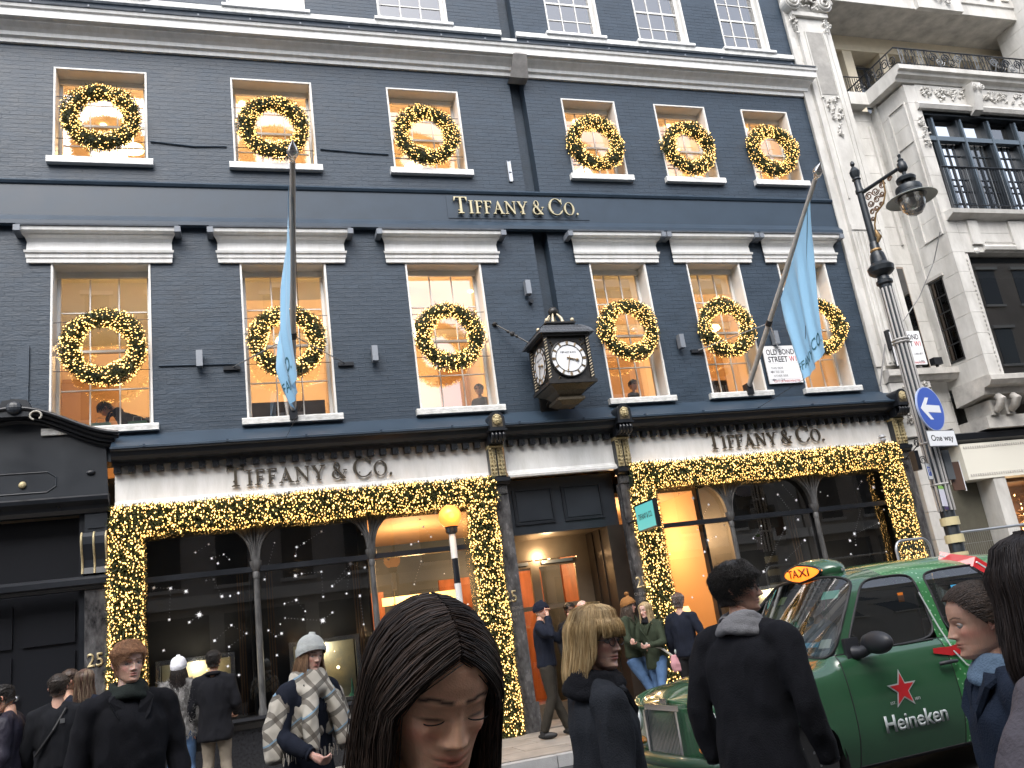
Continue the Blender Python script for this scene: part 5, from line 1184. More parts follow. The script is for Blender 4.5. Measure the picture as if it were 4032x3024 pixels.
ww = MB().box(13.67, 18, 0.9, 1.0, 0.1, 3.1).box(13.67, 18, 0.0, 0.9, 3.05, 3.119).build('lit_window', mat('brown_interior', (0.16, 0.09, 0.05), 0.7), W)
MB().add([(13.67, -0.1, 0.14), (18, -0.1, 0.14), (18, -0.1, 3.05), (13.67, -0.1, 3.05)], [(0, 1, 2, 3)]).build('pane', gshop, ww)
P = np.stack([RNG.uniform(13.75, 17, 260), RNG.uniform(0.1, 0.7, 260), RNG.uniform(0.8, 2.85, 260)], 1); V, F = bulbs(P, 0.016); link('light_string', npmesh('light_string', V, F, mat('amber_light', (1, .6, .3), .5, emit=(1, .5, .2), estr=5, nofire=True)), ww, kind='stuff')
P = RNG.uniform(0, 1, (2500, 3))*np.array([3.2, 0.6, 2.1])+np.array([13.75, 0.1, 0.8]); V, F = needles(P, RNG.normal(0, 1, (2500, 3)), fir, 0.10, 0.01); link('twigs', npmesh('twigs', V, F, mat('twig', (0.12, 0.06, 0.03), 0.7)), ww, kind='stuff')
lamp_light(W, (14.6, 0.4, 2.4), 14)
# long cable swagged across the stone front
t = thing('cable', 'thin cable hanging slantwise across the stone front beside the lamp post', 'cable')
MB().tube([cz_(6, 1690, -60, -0.95), cz_(6, 1650, 130, -0.6), cz_(6, 1560, 350, -0.3), cz_(6, 1455, 505, -0.2)], 0.011, 6).tube([cz_(6, 1348, 640, -0.2), cz_(6, 1318, 900, -0.1)], 0.012, 6).build('cable_run', mat('grey_cable', (0.2, 0.2, 0.2), 0.6), t)
t = thing('junction_box', 'black box behind the NEW BOND STREET plate', 'box', (12.02, -0.14, 5.95)); MB().box(-0.06, 0.06, -0.12, 0.06, -0.2, 0.18).build('case', black, t)
t = thing('floodlight', 'small black floodlight on the stone ledge beside the narrow window', 'floodlight', (13.05, -0.12, 5.38))
MB().box(-0.10, 0.10, -0.06, 0.06, 0.04, 0.18).build('lamp_head', black, t); MB().box(-0.02, 0.02, -0.02, 0.02, 0, 0.04).build('foot', black, t)

# ---------------------------------------------------------------- street lamp
LPX, LPY = 10.20, -2.35
T = thing('street_lamp', 'tall fluted black and gold street lamp with a scrolled bracket and hanging lantern', 'street lamp', (LPX, LPY, 0.14))
lg = mat('lamp_green_black', (0.02, 0.025, 0.03), 0.35, 0.3, noise_amt=0.2, nscale=10); lgold = mat('old_gilding', (0.30, 0.19, 0.08), 0.5, 0.4, noise_amt=0.3, nscale=20); silv = mat('silver_grey_paint', (0.42, 0.41, 0.40), 0.4, 0.3)
sh = MB().lathe((0, 0, 0), [(0.19, 0), (0.19, 0.25), (0.15, 0.3), (0.14, 0.9), (0.17, 0.95), (0.13, 1.05), (0.11, 1.1), (0.10, 6.0)], 16)
shaft = sh.build('shaft', lg, T, smooth=40)
for k in range(10):
    a = 2*PI*k/10+0.2; MB().tube([(0.115*math.cos(a), 0.115*math.sin(a), 2.3), (0.078*math.cos(a)+0.02*math.cos(a), 0.098*math.sin(a), 5.95)], 0.019, 6).build('flute', silv, shaft)
for z in (2.7, 3.35, 5.0, 5.05): MB().lathe((0, 0, z), [(0.12, -0.02), (0.14, 0), (0.12, 0.02)], 16).build('ring', silv, shaft)
for k in range(4):
    MB().lathe((0, 0, 1.3+k*0.26), [(0.135, 0), (0.135, 0.12)], 16).build('painted_band', mat('straw_paint', (0.55, 0.48, 0.28), 0.5), shaft)
MB().lathe((0, 0, 6.0), [(0.09, 0), (0.13, 0.03), (0.13, 0.08), (0.10, 0.10), (0.09, 0.16), (0.16, 0.2), (0.20, 0.24), (0.21, 0.32), (0.17, 0.36), (0.13, 0.40), (0.12, 0.50), (0.11, 0.56), (0.08, 0.60), (0.075, 0.75), (0.06, 0.78)], 18).build('knop', lg, T, smooth=35)
MB().lathe((0, 0, 6.6), [(0.085, 0), (0.095, 0.02), (0.085, 0.045)], 16).build('gilt_ring', lgold, T)
MB().lathe((0, 0, 6.77), [(0.06, 0), (0.055, 0.9), (0.07, 0.92), (0.07, 0.97), (0.055, 1.0), (0.055, 1.15), (0.075, 1.17), (0.06, 1.2), (0.08, 1.27), (0.085, 1.32), (0.05, 1.38), (0.02, 1.42), (0.04, 1.46), (0.03, 1.5), (0.005, 1.53)], 14).build('upper_stem', lg, T, smooth=35)
ad = Vector((0.23, -0.75, 0)); an = ad.normalized()
arm = MB().tube([an*0.05+Vector((0, 0, 7.68)), an*0.80+Vector((0, 0, 7.75))], [0.035, 0.03], 8).build('bracket_arm', lg, T)
for k, (d_, z, r, f) in enumerate([(.13, 7.56, .07, 1), (.26, 7.58, .07, -1), (.40, 7.62, .06, 1), (.13, 7.42, .06, -1), (.25, 7.44, .06, 1), (.36, 7.48, .05, -1), (.12, 7.28, .05, 1), (.21, 7.30, .05, -1), (.55, 7.66, .045, 1), (.30, 7.33, .035, 1), (.10, 7.16, .04, -1)]):
    m = MB(); m.tube([(an.x*d_+an.x*p[0], an.y*d_+an.y*p[0], p[2]) for p in iron_scroll((0, 0, z), (1, 0), r, f)], 0.011, 5); m.build('scroll', mat('rusty_gilding', (0.13, 0.075, 0.045), 0.55, 0.4, noise_amt=0.3), T, smooth=60)
m = MB(); m.tube([(an.x*d_, an.y*d_, z) for d_, z in [(.07, 6.85), (.10, 7.05), (.17, 7.22), (.34, 7.32), (.42, 7.48), (.44, 7.70)]], 0.014, 6).tube([(an.x*d_, an.y*d_, z) for d_, z in [(.09, 6.95), (.12, 6.82), (.07, 6.74)]], [0.02, 0.045, 0.02], 8); m.build('bracket_edge', lgold, T, smooth=60)
lc = an*0.80
Lt = MB().lathe((lc.x, lc.y, 0), [(0.004, 7.98), (0.03, 7.95), (0.02, 7.90), (0.05, 7.86), (0.045, 7.83), (0.07, 7.80), (0.08, 7.70), (0.06, 7.66), (0.03, 7.64), (0.03, 7.55)], 16).build('finial', lg, T, smooth=40)
MB().lathe((lc.x, lc.y, 0), [(0.02, 7.56), (0.13, 7.55), (0.155, 7.52), (0.145, 7.47), (0.08, 7.46), (0.08, 7.40), (0.19, 7.38), (0.205, 7.34), (0.20, 7.27), (0.26, 7.22), (0.27, 7.20), (0.22, 7.19), (0.02, 7.19)], 28).build('lantern_hood', lg, T, smooth=35)
MB().lathe((lc.x, lc.y, 0), [(0.22, 7.215), (0.375, 7.165), (0.39, 7.15), (0.375, 7.155), (0.22, 7.20)], 40).build('reflector', mat('grey_enamel', (0.22, 0.24, 0.22), 0.35), T, smooth=50)
MB().lathe((lc.x, lc.y, 0), [(0.205, 7.185), (0.20, 7.10), (0.17, 6.98), (0.10, 6.90), (0.03, 6.87), (0.0, 6.87)], 28).build('glass_bowl', glass('bowl_glass', boost=2.2, base=0.22, tint=(0.93, 0.94, 0.93), rough=.25), T, smooth=60)
MB().lathe((lc.x, lc.y, 0), [(0.02, 7.18), (0.06, 7.17), (0.06, 7.08), (0.02, 7.04)], 12).build('bulb', mat('unlit_bulb', (0.5, 0.5, 0.48), 0.3), T, smooth=50)
# signs on the lamp post
blue = mat('sign_blue', (0.012, 0.07, 0.42), 0.4); swh = mat('sign_white', (0.75, 0.77, 0.80), 0.4); sgr = mat('sign_back_grey', (0.12, 0.13, 0.14), 0.5)
t = thing('round_sign', 'round blue traffic sign with white arrow pointing left on the lamp post', 'traffic sign', (10.13, -2.62, 3.97)); t.rotation_euler.z = 0.3; t.scale = (1.28,)*3
MB().lathe((0, 0, 0), [(0.275, 0.0), (0.275, 0.02)], 48, axis='y').build('sign_edge', mat('sign_edge', (0.35, 0.42, 0.62), 0.4), t)
MB().lathe((0, 0.0, 0), [(0.262, 0.0205), (0.262, 0.022)], 48, axis='y').build('sign_disc', blue, t)
MB().poly([(-0.22, 0), (-0.07, 0.135), (0.0, 0.135), (-0.085, 0.045), (0.20, 0.045), (0.20, -0.045), (-0.085, -0.045), (0.0, -0.135), (-0.07, -0.135)], -0.0245, -0.0225).build('arrow', swh, t)
MB().box(-0.03, 0.03, 0.003, 0.12, -0.04, 0.04).build('clamp', sgr, t)
t = thing('one_way_sign', 'white rectangular sign reading One way under the round blue sign', 'traffic sign', (10.20, -2.64, 3.50)); t.rotation_euler.z = 0.2; t.scale = (1.2,)*3
MB().box(-0.28, 0.28, 0.0, 0.015, -0.105, 0.105).build('sign_edge', sgr, t); MB().box(-0.27, 0.27, -0.003, -0.0005, -0.095, 0.095).build('sign_face', swh, t)
text('One way', 0.075, mat('sign_black', (0.02, 0.02, 0.02), 0.5), t, (0, -0.0035, -0.03), width=0.44, ext=0.001, bold=0.012)
MB().box(-0.03, 0.03, 0.0155, 0.14, -0.04, 0.04).build('clamp', sgr, t)
t = thing('parking_sign', 'small blue and white P parking sign low on the lamp post', 'traffic sign', (10.02, -2.42, 3.05)); t.rotation_euler.z = 0.5
MB().poly([(-0.12, -0.13), (0.07, -0.13), (0.13, 0.0), (0.07, 0.13), (-0.12, 0.13)], 0, 0.012).build('plate', sgr, t)
MB().poly([(-0.11, -0.12), (0.04, -0.12), (0.09, 0.0), (0.04, 0.12), (-0.11, 0.12)], -0.003, -0.0005).build('sign_face', swh, t)
MB().box(-0.09, 0.03, -0.005, -0.0035, -0.07, 0.07).build('blue_square', blue, t); text('P', 0.10, swh, t, (-0.03, -0.0055, -0.05), width=0.06, ext=0.001, bold=0.012)
t = thing('notice', 'white notice with green top tied to the lamp post', 'notice', (10.12, -2.46, 2.66)); t.rotation_euler = (0, 0.06, 0.3)
MB().box(-0.10, 0.10, 0, 0.006, -0.16, 0.10).build('sheet', mat('pale_sheet', (0.58, 0.58, 0.68), 0.6), t); MB().box(-0.10, 0.10, 0, 0.006, 0.1005, 0.15).build('green_strip', mat('lime_green', (0.22, 0.45, 0.10), 0.6), t); MB().box(-0.05, 0.10, 0.001, 0.007, -0.21, -0.1605).build('purple_strip', mat('deep_purple', (0.06, 0.04, 0.12), 0.6), t)
t = thing('meter_sign', 'brown payment sign projecting from the lamp post by the white fascia', 'sign', (10.56, -2.35, 2.97))
MB().box(-0.12, 0.10, -0.01, 0.01, -0.24, 0.20).build('plate', mat('brown_sign', (0.09, 0.05, 0.035), 0.5), t); MB().box(0.1005, 0.115, -0.012, 0.012, -0.26, 0.22).build('edge', swh, t)
t = thing('control_box', 'tall grey control box strapped to the right side of the lamp post', 'box', (10.42, -2.35, 3.14))
MB().box(-0.07, 0.07, -0.05, 0.06, -0.24, 0.22).build('case', mat('slate_grey', (0.09, 0.10, 0.11), 0.5), t); MB().box(-0.18, -0.07, -0.02, 0.02, -0.02, 0.02).build('strap', sgr, t)
t = thing('loudspeaker_box', 'narrow black box on a scrolled bracket left of the parking sign', 'box', (9.87, -2.35, 3.24))
MB().box(-0.035, 0.035, -0.06, 0.06, -0.15, 0.15).build('case', black, t); MB().tube([(a_+0.14, 0, b_) for a_, _, b_ in iron_scroll((0, 0, 0.0), (1, 0), 0.07, 1)], 0.008, 5).build('scroll_bracket', sgr, t)
t = thing('security_camera', 'round grey security camera at the right end of the white fascia board', 'camera', (11.28, -0.18, 4.02))
MB().ball((0, 0, 0), 0.055, 14, 10).lathe((0, 0, 0), [(0.05, 0.03), (0.07, 0.05), (0.05, 0.09)], 14).build('dome', mat('camera_grey', (0.35, 0.36, 0.38), 0.3), t, smooth=50); MB().tube([(0, 0, 0.06), (0.1, 0.16, 0.1)], 0.015, 6).build('bracket', sgr, t)
t = thing('iron_bracket', 'black wrought iron bracket with scroll between the carved pier and the lamp post', 'bracket', (11.75, -0.1, 3.9))
MB().tube([(0, 0, 0.08), (0.35, -0.9, 0.06)], 0.012, 6).tube([(0.0, 0, -0.25), (0.1, -0.3, -0.05), (0.3, -0.8, 0.04)], 0.010, 6).tube([(p_[0]*0.3+0.1, p_[0]-0.25, p_[2]-0.03) for p_ in iron_scroll((0, 0, 0), (1, 0), 0.09, 1)], 0.009, 5).build('ironwork', black, t)

# ---------------------------------------------------------------- belisha beacon
g = away(972, 1116, 10.95)
t = thing('belisha_beacon', 'glowing amber globe on a black and white banded pole at the kerb', 'crossing beacon', (g.x, g.y, 0.135))
H_ = g.z-0.135
MB().ball((0, 0, H_), (0.145, 0.145, 0.148), 32, 20).build('globe', mat('amber_globe', (0.7, 0.30, 0.05), 0.3, emit=(1.0, 0.29, 0.05), estr=.6, noise_amt=0), t, smooth=80)
MB().lathe((0, 0, H_), [(0.05, -0.22), (0.075, -0.20), (0.075, -0.145), (0.09, -0.13), (0.06, -0.12)], 20).build('collar', black, t, smooth=40)
MB().ball((0, 0, H_+0.148), 0.012, 8, 6).build('cap_screw', black, t)
z = H_-0.22; k = 0
while z > 0.0:
    a = max(0, z-0.305); MB().lathe((0, 0, 0), [(0.042, a), (0.042, z-0.001)], 18).build('pole_band', white if k % 2 == 0 else black, t, smooth=40); z = a; k += 1
lamp_light(t, (0, -0.25, H_), 3, (1, 0.5, 0.15), 0.1)

# ---------------------------------------------------------------- mesh fence panels on the pavement
for i, (xa, xb, y0_, y1_, lb) in enumerate([(9.62, 10.36, -1.75, -1.65, 'left of two galvanised mesh fence panels behind the taxi roof'), (10.46, 13.6, -1.95, -2.2, 'right of two galvanised mesh fence panels behind the taxi roof')]):
    t = thing('fence_panel', lb, 'fence panel', (xa, y0_, 0.14), 'galvanised mesh fence panels'); w = math.hypot(xb-xa, y1_-y0_); t.rotation_euler.z = math.atan2(y1_-y0_, xb-xa)
    H2 = 1.98; r = 0.16
    pts = [(0, 0, 0.05), (0, 0, H2-r)]+[(r-r*math.cos(a), 0, H2-r+r*math.sin(a)) for a in np.linspace(0.2, PI/2, 6)]+[(w-r+r*math.sin(a), 0, H2-r+r*math.cos(a)) for a in np.linspace(0, PI/2-0.2, 6)]+[(w, 0, H2-r), (w, 0, 0.05)]
    MB().tube(pts, 0.021, 8).build('frame', mat('galvanised', (0.42, 0.45, 0.48), 0.35, 0.7), t, smooth=60)
    ms = MB()
    for k in range(1, int(w/0.04)): ms.tube([(k*0.04, 0, 0.1), (k*0.04, 0, H2-0.02)], 0.0018, 3, caps=False)
    for k in range(1, 10): ms.tube([(0.02, 0, k*0.2), (w-0.02, 0, k*0.2)], 0.0025, 3, caps=False)
    ms.build('mesh_infill', MATS['galvanised'], t, kind='stuff')
    MB().box(-0.1, 0.12, -0.3, 0.3, -0.005, 0.12).build('foot_block', mat('grey_rubber', (0.1, 0.1, 0.1), 0.8), t)

# ---------------------------------------------------------------- the other side of the street, behind the camera (it shades the street and shows in the glass)
for bi, (x0, x1, h, col, lb) in enumerate([(-34, 5.6, 17.5, (0.28, 0.26, 0.24), 'grey brick building across the street'), (5.7, 12.2, 10.0, (0.40, 0.38, 0.35), 'low pale building across the street'), (12.3, 24, 16.5, (0.34, 0.32, 0.29), 'tall stone building across the street'), (24.1, 60, 19, (0.30, 0.26, 0.22), 'long brown stone building across the street')]):
    t = thing('facing_building', lb, 'building', (0, 0, 0)); mm_ = mat('facing_wall_%d' % bi, col, 0.8, noise_amt=0.15, nscale=1.0)
    b = MB().box(x0, x1, -32, -20.3, 0, h).build('wall', mm_, t)
    fr = MB(); wm = []
    x = x0+1.0
    while x < x1-1.6:
        for f in range(int((h-4.2)/3.2)+1):
            z = 4.6+f*3.2
            if z+2 > h: continue
            fr.box(x-0.1, x+1.2, -20.3, -20.2, z-0.12, z-0.0).box(x-0.15, x+1.25, -20.3, -20.15, z+1.9, z+2.05); wm.append((x, z))
        x += 2.3
    fr.box(x0-0.05, x1+0.05, -20.3, -19.9, h-0.4, h).box(x0, x1, -20.3, -20.05, 3.9, 4.3)
    fr.build('stone_trim', mat('facing_trim', (0.5, 0.48, 0.44), 0.8), t, kind='stuff')
    wq = MB()
    for x, z in wm: wq.box(x, x+1.1, -20.3, -20.28, z, z+1.9)
    for k in range(int((x1-x0)/3.3)): wq.box(x0+0.4+k*3.3, x0+3.2+k*3.3, -20.3, -20.27, 0.5, 3.6)
    wq.build('window_glass', mat('dark_window', (0.03, 0.035, 0.04), 0.08), t, kind='stuff')
for (xa, xb, ya, yb, h, lb) in [(19.3, 60, 0, 12, 18, 'plain stone building further along the street'), (-60, -9.05, 0, 12, 17, 'plain brick building further left along the street')]:
    t = thing('street_building', lb, 'building'); MB().box(xa, xb, ya, yb, 0, h).build('wall', stoned if xa > 0 else mat('side_brick', (0.16, 0.10, 0.07), 0.8), t)
    wq = MB()
    for x in np.arange(xa+1, min(xb, xa+30), 2.5):
        for z in (1.0, 5.2, 9.0, 12.6): wq.box(x, x+1.2, ya-0.02, ya+0.02, z, z+2.0)
    wq.build('window_glass', MATS['dark_window'], t, kind='stuff')
rfm = MB().box(-9.0, 11.64, 5.0, 9.0, 0.0, 15.9).build('rear_block', navys, B)
MB().box(12.0, 19.2, 1.6, 9.0, 0.0, 18).build('rear_block', stoned, W)
# ---------------------------------------------------------------- the green taxi
green = mat('taxi_green', (0.026, 0.088, 0.042), 0.22, coat=1.0, noise_amt=0.04, nscale=3)
def net_mat():
    m = mat('taxi_green_netting', (0.03, 0.15, 0.05), 0.28, coat=1.0)
    nt = m.node_tree; tc = nt.nodes.new('ShaderNodeTexCoord'); mp = nt.nodes.new('ShaderNodeMapping'); mp.inputs['Rotation'].default_value = (0.2, 0.1, 0.4); mp.inputs['Scale'].default_value = (26, 26, 26)
    v = nt.nodes.new('ShaderNodeTexVoronoi'); v.inputs['Scale'].default_value = 1.0; v.inputs['Randomness'].default_value = 0.0
    r = nt.nodes.new('ShaderNodeValToRGB'); r.color_ramp.elements[0].position = 0.16; r.color_ramp.elements[0].color = (0.32, 0.52, 0.33, 1); r.color_ramp.elements[1].position = 0.24; r.color_ramp.elements[1].color = (0.03, 0.17, 0.05, 1)
    nt.links.new(tc.outputs['Object'], mp.inputs[0]); nt.links.new(mp.outputs[0], v.inputs['Vector']); nt.links.new(v.outputs['Distance'], r.inputs[0]); nt.links.new(r.outputs[0], nt.nodes['Principled BSDF'].inputs['Base Color'])
    return m
greenn = net_mat()
cgl = glass('taxi_glass', boost=1.9, base=0.06, tint=(0.55, 0.62, 0.60))
rubber = mat('rubber', (0.012, 0.012, 0.013), 0.6); chrome = mat('chrome', (0.8, 0.8, 0.82), 0.16, 1.0)
blackpl = mat('black_plastic', (0.022, 0.023, 0.028), 0.45)
TX = thing('taxi', 'green london taxi covered in a beer advert with its orange roof sign lit', 'taxi', (3.878, -6.133, 0.0)); TX.rotation_euler.z = math.radians(182.82); TX.scale = (0.95,)*3
# control cage: rows run from near sill over the roof to the far sill, columns from nose to tail
ROW = [(.80, .24), (.865, .42), (.885, .62), (.875, .82), (.850, .99), (.825, 1.06), (.785, 1.10), (.745, 1.26), (.71, 1.42), (.665, 1.57), (.605, 1.675), (.48, 1.745), (.27, 1.785), (0, 1.795)]
NR = len(ROW)
def hood(i_x):     # height of bonnet centre line at x
    return np.interp(i_x, [-.50, -.2, .2, .5, .62, .70], [1.135, 1.115, 1.07, 1.01, .965, .92])
st = []            # each station: function row -> (x, y, z)
def S_front(x, w, lip):
    def f(j):
        y, z = ROW[j]
        if j <= 4:
            z2 = z if x < 0.3 else z*(1-0.04*(x-0.3)); return (x-(0.10 if j == 0 else 0), y*w, min(z2, hood(x)-0.16+0.03*j if j == 4 else z2))
        t = (j-4)/(NR-1-4); yy = 0.845*(1-t)*w; hc = hood(x)
        return (x-lip*min(1, (j-4)/2), yy, hc-0.125*(1-t)**2.2-(0.03 if j == 5 else 0)*0)
    return f
for x, w, lip in ((.725, 0.0, .05), (.715, .42, .05), (.66, .78, .05), (.54, .95, .03), (.40, .99, 0), (.18, 1.0, 0), (-.10, 1.0, 0), (-.34, 1.0, 0)): st.append(S_front(x, w, lip))
def S_cowl(j):
    y, z = ROW[j]
    if j <= 4: return (-.46, y, z)
    t = (j-4)/(NR-1-4); return (-.50+.10*t, .845*(1-t)**0.9, 1.135-.095*(1-t)**2.0)
st.append(S_cowl)
def S_body(xb, xr, xroof, crown=0.0):
    """xb at the belt and below, xr at the roof rail, xroof along the roof centre"""
    def f(j):
        y, z = ROW[j]
        if j <= 6: return (xb, y, z)
        if j <= 10: t = (j-6)/4; return (xb+(xr-xb)*t, y, z)
        t = (j-10)/3; return (xr+(xroof-xr)*t, y, z+crown*t)
    return f
st += [S_body(-.54, -1.06, -.98, -.05), S_body(-.66, -1.16, -1.16, 0.0), S_body(-1.18, -1.40, -1.40, .02), S_body(-1.66, -1.70, -1.70, .03), S_body(-1.80, -1.82, -1.82, .03), S_body(-2.3, -2.28, -2.28, .03), S_body(-2.78, -2.66, -2.66, .01), S_body(-2.92, -2.80, -2.80, 0), S_body(-3.25, -3.05, -3.1, -.04), S_body(-3.42, -3.16, -3.22, -.06)]
def S_tail(x, w, zc):
    def f(j):
        y, z = ROW[j]
        if j <= 5: return (x, y*w, z)
        t = (j-5)/(NR-1-5); return (x-.04*t, .82*(1-t)*w, 1.07+zc*t)
    return f
st += [S_tail(-3.58, .99, .12), S_tail(-3.72, .92, .06), S_tail(-3.80, .6, .04), S_tail(-3.81, 0.0, .04)]
NS = len(st); NC = 2*NR-1
cage = []
for i in range(NS):
    for c in range(NC):
        j = c if c < NR else 2*NR-2-c; sg = 1 if c < NR else -1
        x, y, z = st[i](j); cage.append([x, y*sg, z])
cage = np.array(cage).reshape(NS, NC, 3)
# wheel arches: raise the lower rows over the axle
for i in range(NS):
    for ax in (0.0, -2.886):
        for c in (2, NC-3):
            d = abs(cage[i, c, 0]-ax)
            if d < 0.6: cage[i, c, 2] += 0.05*max(0, 1-(d/.34)**2)-(0.06 if .3 < d < .55 else 0)
def faces_where(fn): return [(i, c) for i in range(NS-1) for c in range(NC-1) if fn(i, c if c < NR-1 else NC-2-c, c < NR-1)]
def kind(i, j):     # j = row cell index 0..NR-2
    if j <= 1 and (i in (4, 5, 6) or i in (15, 16)): return 'arch'
    if i == 8 and j >= 6: return 'windscreen'
    if i in (10, 11) and 6 <= j <= 9: return 'front_glass'
    if i in (13, 14) and 6 <= j <= 9: return 'rear_glass'
    if i == 16 and 6 <= j <= 9: return 'quarter_glass'
    if i == 18 and j >= 7: return 'back_glass'
    if 9 <= i <= 11 and j <= 5 and j >= 0: return 'front_door'
    if i in (12, 13, 14) and j <= 5: return 'rear_door'
    return 'body'
def sub_mesh(name, cells, mats_, inset=0.0, lev=2, matfn=None):
    ids = {}; V = []; F = []; mi = []
    for i, c in cells:
        q = []
        for a, b in ((i, c), (i+1, c), (i+1, c+1), (i, c+1)):
            if (a, b) not in ids:
                p = cage[a, b].copy()
                if inset: n = np.array([0, p[1], p[2]-1.0]); p = p-n/np.linalg.norm(n)*inset; 
                ids[(a, b)] = len(V); V.append(tuple(p))
            q.append(ids[(a, b)])
        F.append(tuple(q)); mi.append(matfn(i, c) if matfn else 0)
    me = bpy.data.meshes.new(name); me.from_pydata(V, [], F)
    for m in mats_: me.materials.append(m)
    me.polygons.foreach_set('material_index', mi)
    bm = bmesh.new(); bm.from_mesh(me); bmesh.ops.remove_doubles(bm, verts=bm.verts, dist=1e-4); bmesh.ops.recalc_face_normals(bm, faces=bm.faces); bm.to_mesh(me); bm.free()
    o = bpy.data.objects.new(name, me); COL.objects.link(o)
    s = o.modifiers.new('s', 'SUBSURF'); s.levels = lev; s.render_levels = lev; s.boundary_smooth = 'PRESERVE_CORNERS' if 'glass' not in name else 'ALL'
    bpy.context.view_layer.update()
    me2 = bpy.data.meshes.new_from_object(o.evaluated_get(bpy.context.evaluated_depsgraph_get())); bpy.data.objects.remove(o); me2.name = name
    me2.polygons.foreach_set('use_smooth', [True]*len(me2.polygons))
    return me2
def mf(i, c): return 1 if (i >= 11 and (c if c < NR-1 else NC-2-c) >= 10) or i == 12 or (i >= 14) else 0
side = lambda n, left: [(i, c) for i, c in faces_where(lambda i, j, l: kind(i, j) == n and l == left)]
link('body', sub_mesh('body', faces_where(lambda i, j, l: kind(i, j) == 'body'), [green, greenn], matfn=mf), TX)
link('windscreen_glass', sub_mesh('windscreen_glass', faces_where(lambda i, j, l: kind(i, j) == 'windscreen'), [cgl], 0.004), TX)
link('back_glass', sub_mesh('back_glass', faces_where(lambda i, j, l: kind(i, j) == 'back_glass'), [cgl], 0.004), TX)
def edge_loop_tube(me, r, m, name, parent):
    bm = bmesh.new(); bm.from_mesh(me)
    be = [e for e in bm.edges if e.is_boundary]; adj = {}
    for e in be:
        for v in e.verts: adj.setdefault(v.index, []).append(e.other_vert(v).index)
    seen = set(); M = MB(); co = {v.index: v.co.copy() for v in bm.verts}
    for s0 in adj:
        if s0 in seen: continue
        loop = [s0]; seen.add(s0); cur = s0
        while True:
            nx = [k for k in adj[cur] if k not in seen]
            if not nx: break
            cur = nx[0]; loop.append(cur); seen.add(cur)
        if len(loop) > 3: M.tube([co[k] for k in loop]+[co[loop[0]]], r, 6, caps=False)
    bm.free()
    return M.build(name, m, parent, smooth=60)
for left in (True, False):
    for dn in ('front_door', 'rear_door'):
        me = sub_mesh(dn, side(dn, left), [green, greenn], matfn=(lambda i, c: 1 if i >= 12 else 0)); d = link(dn, me, TX); edge_loop_tube(me, 0.0045, rubber, 'door_gap', d)
    for gn in ('front_glass', 'rear_glass', 'quarter_glass'):
        me = sub_mesh(gn, side(gn, left), [cgl], 0.002); g = link('side_window', me, TX); edge_loop_tube(me, 0.012, rubber, 'window_seal', g)
me = bpy.data.objects['windscreen_glass'].data; edge_loop_tube(me, 0.014, rubber, 'window_seal', TX)
# arch linings and wheels
for ax in (0.0, -2.886):
    for sg in (1, -1):
        w = MB().lathe((0, 0, 0), [(.215, -.10), (.30, -.11), (.325, -.085), (.325, .085), (.30, .11), (.215, .10)], 36, axis='y')
        wh = thing('wheel', None, None) if False else link('wheel', w.mesh('tyre', rubber, 40), TX, loc=(ax, sg*.74, .325))
        rim = MB().lathe((0, 0, 0), [(.02, -sg*-.0-.09), (.10, -.085), (.19, -.06), (.215, -.09), (.215, .09), (.19, .06), (.10, .085), (.02, .09)], 30, axis='y')
        for k in range(8): a = k*PI/4; rim.lathe((.14*math.cos(a), 0, .14*math.sin(a)), [(.012, -.1), (.012, .1)], 6, axis='y')
        rim.build('rim', steel, wh, smooth=40)
        n = 14; A = MB(); r = .40
        vs_ = [(ax+r*math.cos(a), sg*y, .30+r*math.sin(a)*1.05) for y in (.86, .50) for a in np.linspace(-.15, PI+.15, n)]
        A.add(vs_, [(k, k+1, n+k+1, n+k) for k in range(n-1)]); A.add([(ax+p[0]*0+(vs_[k][0]-ax), sg*.50, vs_[k][2]) for k, p in enumerate(vs_[:n])], [tuple(range(n))])
        A.build('arch_lining', rubber, TX)
MB().box(-3.7, .55, -.72, .72, .20, .30).build('underbody', rubber, TX)
# interior
MB().box(-.95, -.55, -.70, .70, .80, 1.02).tube([(-.58, -.70, 1.03), (-.58, .70, 1.03)], .06, 10).build('dashboard', blackpl, TX)
for y in (-.36,):
    MB().box(-1.55, -1.35, y-.24, y+.24, .5, 1.18).box(-1.55, -1.0, y-.24, y+.24, .5, .68).build('seat', mat('grey_seat', (0.06, 0.06, 0.065), 0.8), TX)
MB().box(-1.72, -1.70, -.6, .6, .6, 1.6).build('partition', mat('partition', (0.03, 0.035, 0.035), 0.3), TX)
MB().box(-3.0, -2.6, -.62, .62, .5, 1.2).build('rear_seat', MATS['grey_seat'], TX)
MB().box(-3.3, -.6, -.66, .66, .32, .36).build('cabin_floor', rubber, TX)
MB().tube([(-.85+.19*math.cos(a)*.4, -.36+.19*math.sin(a), 1.02+.19*math.cos(a)*.9) for a in np.linspace(0, 2*PI, 24)], .014, 6).build('steering_wheel', rubber, TX)
MB().tube([(-.62, 0.0, 1.60), (-.60, 0.0, 1.55)], .01, 6).box(-1.02, -1.0, -.12, .12, 1.50, 1.56).build('rear_view_mirror', blackpl, TX)
stk = mat('sticker_teal', (0.20, 0.60, 0.50), 0.5); stb = mat('sticker_blue', (0.06, 0.35, 0.60), 0.5); stw = mat('sticker_white', (0.6, 0.62, 0.62), 0.5)
def onscreen(u, v, off=0.012):   # u across (0 far .. 1 near), v up the windscreen
    a = Vector((-.53, -.70+1.4*u, 1.10)); b = Vector((-1.02, -.56+1.12*u, 1.66)); p = a.lerp(b, v); p.x += 0.10*(1-abs(2*u-1)**2)*(1-v*.3)-off-.05
    return p
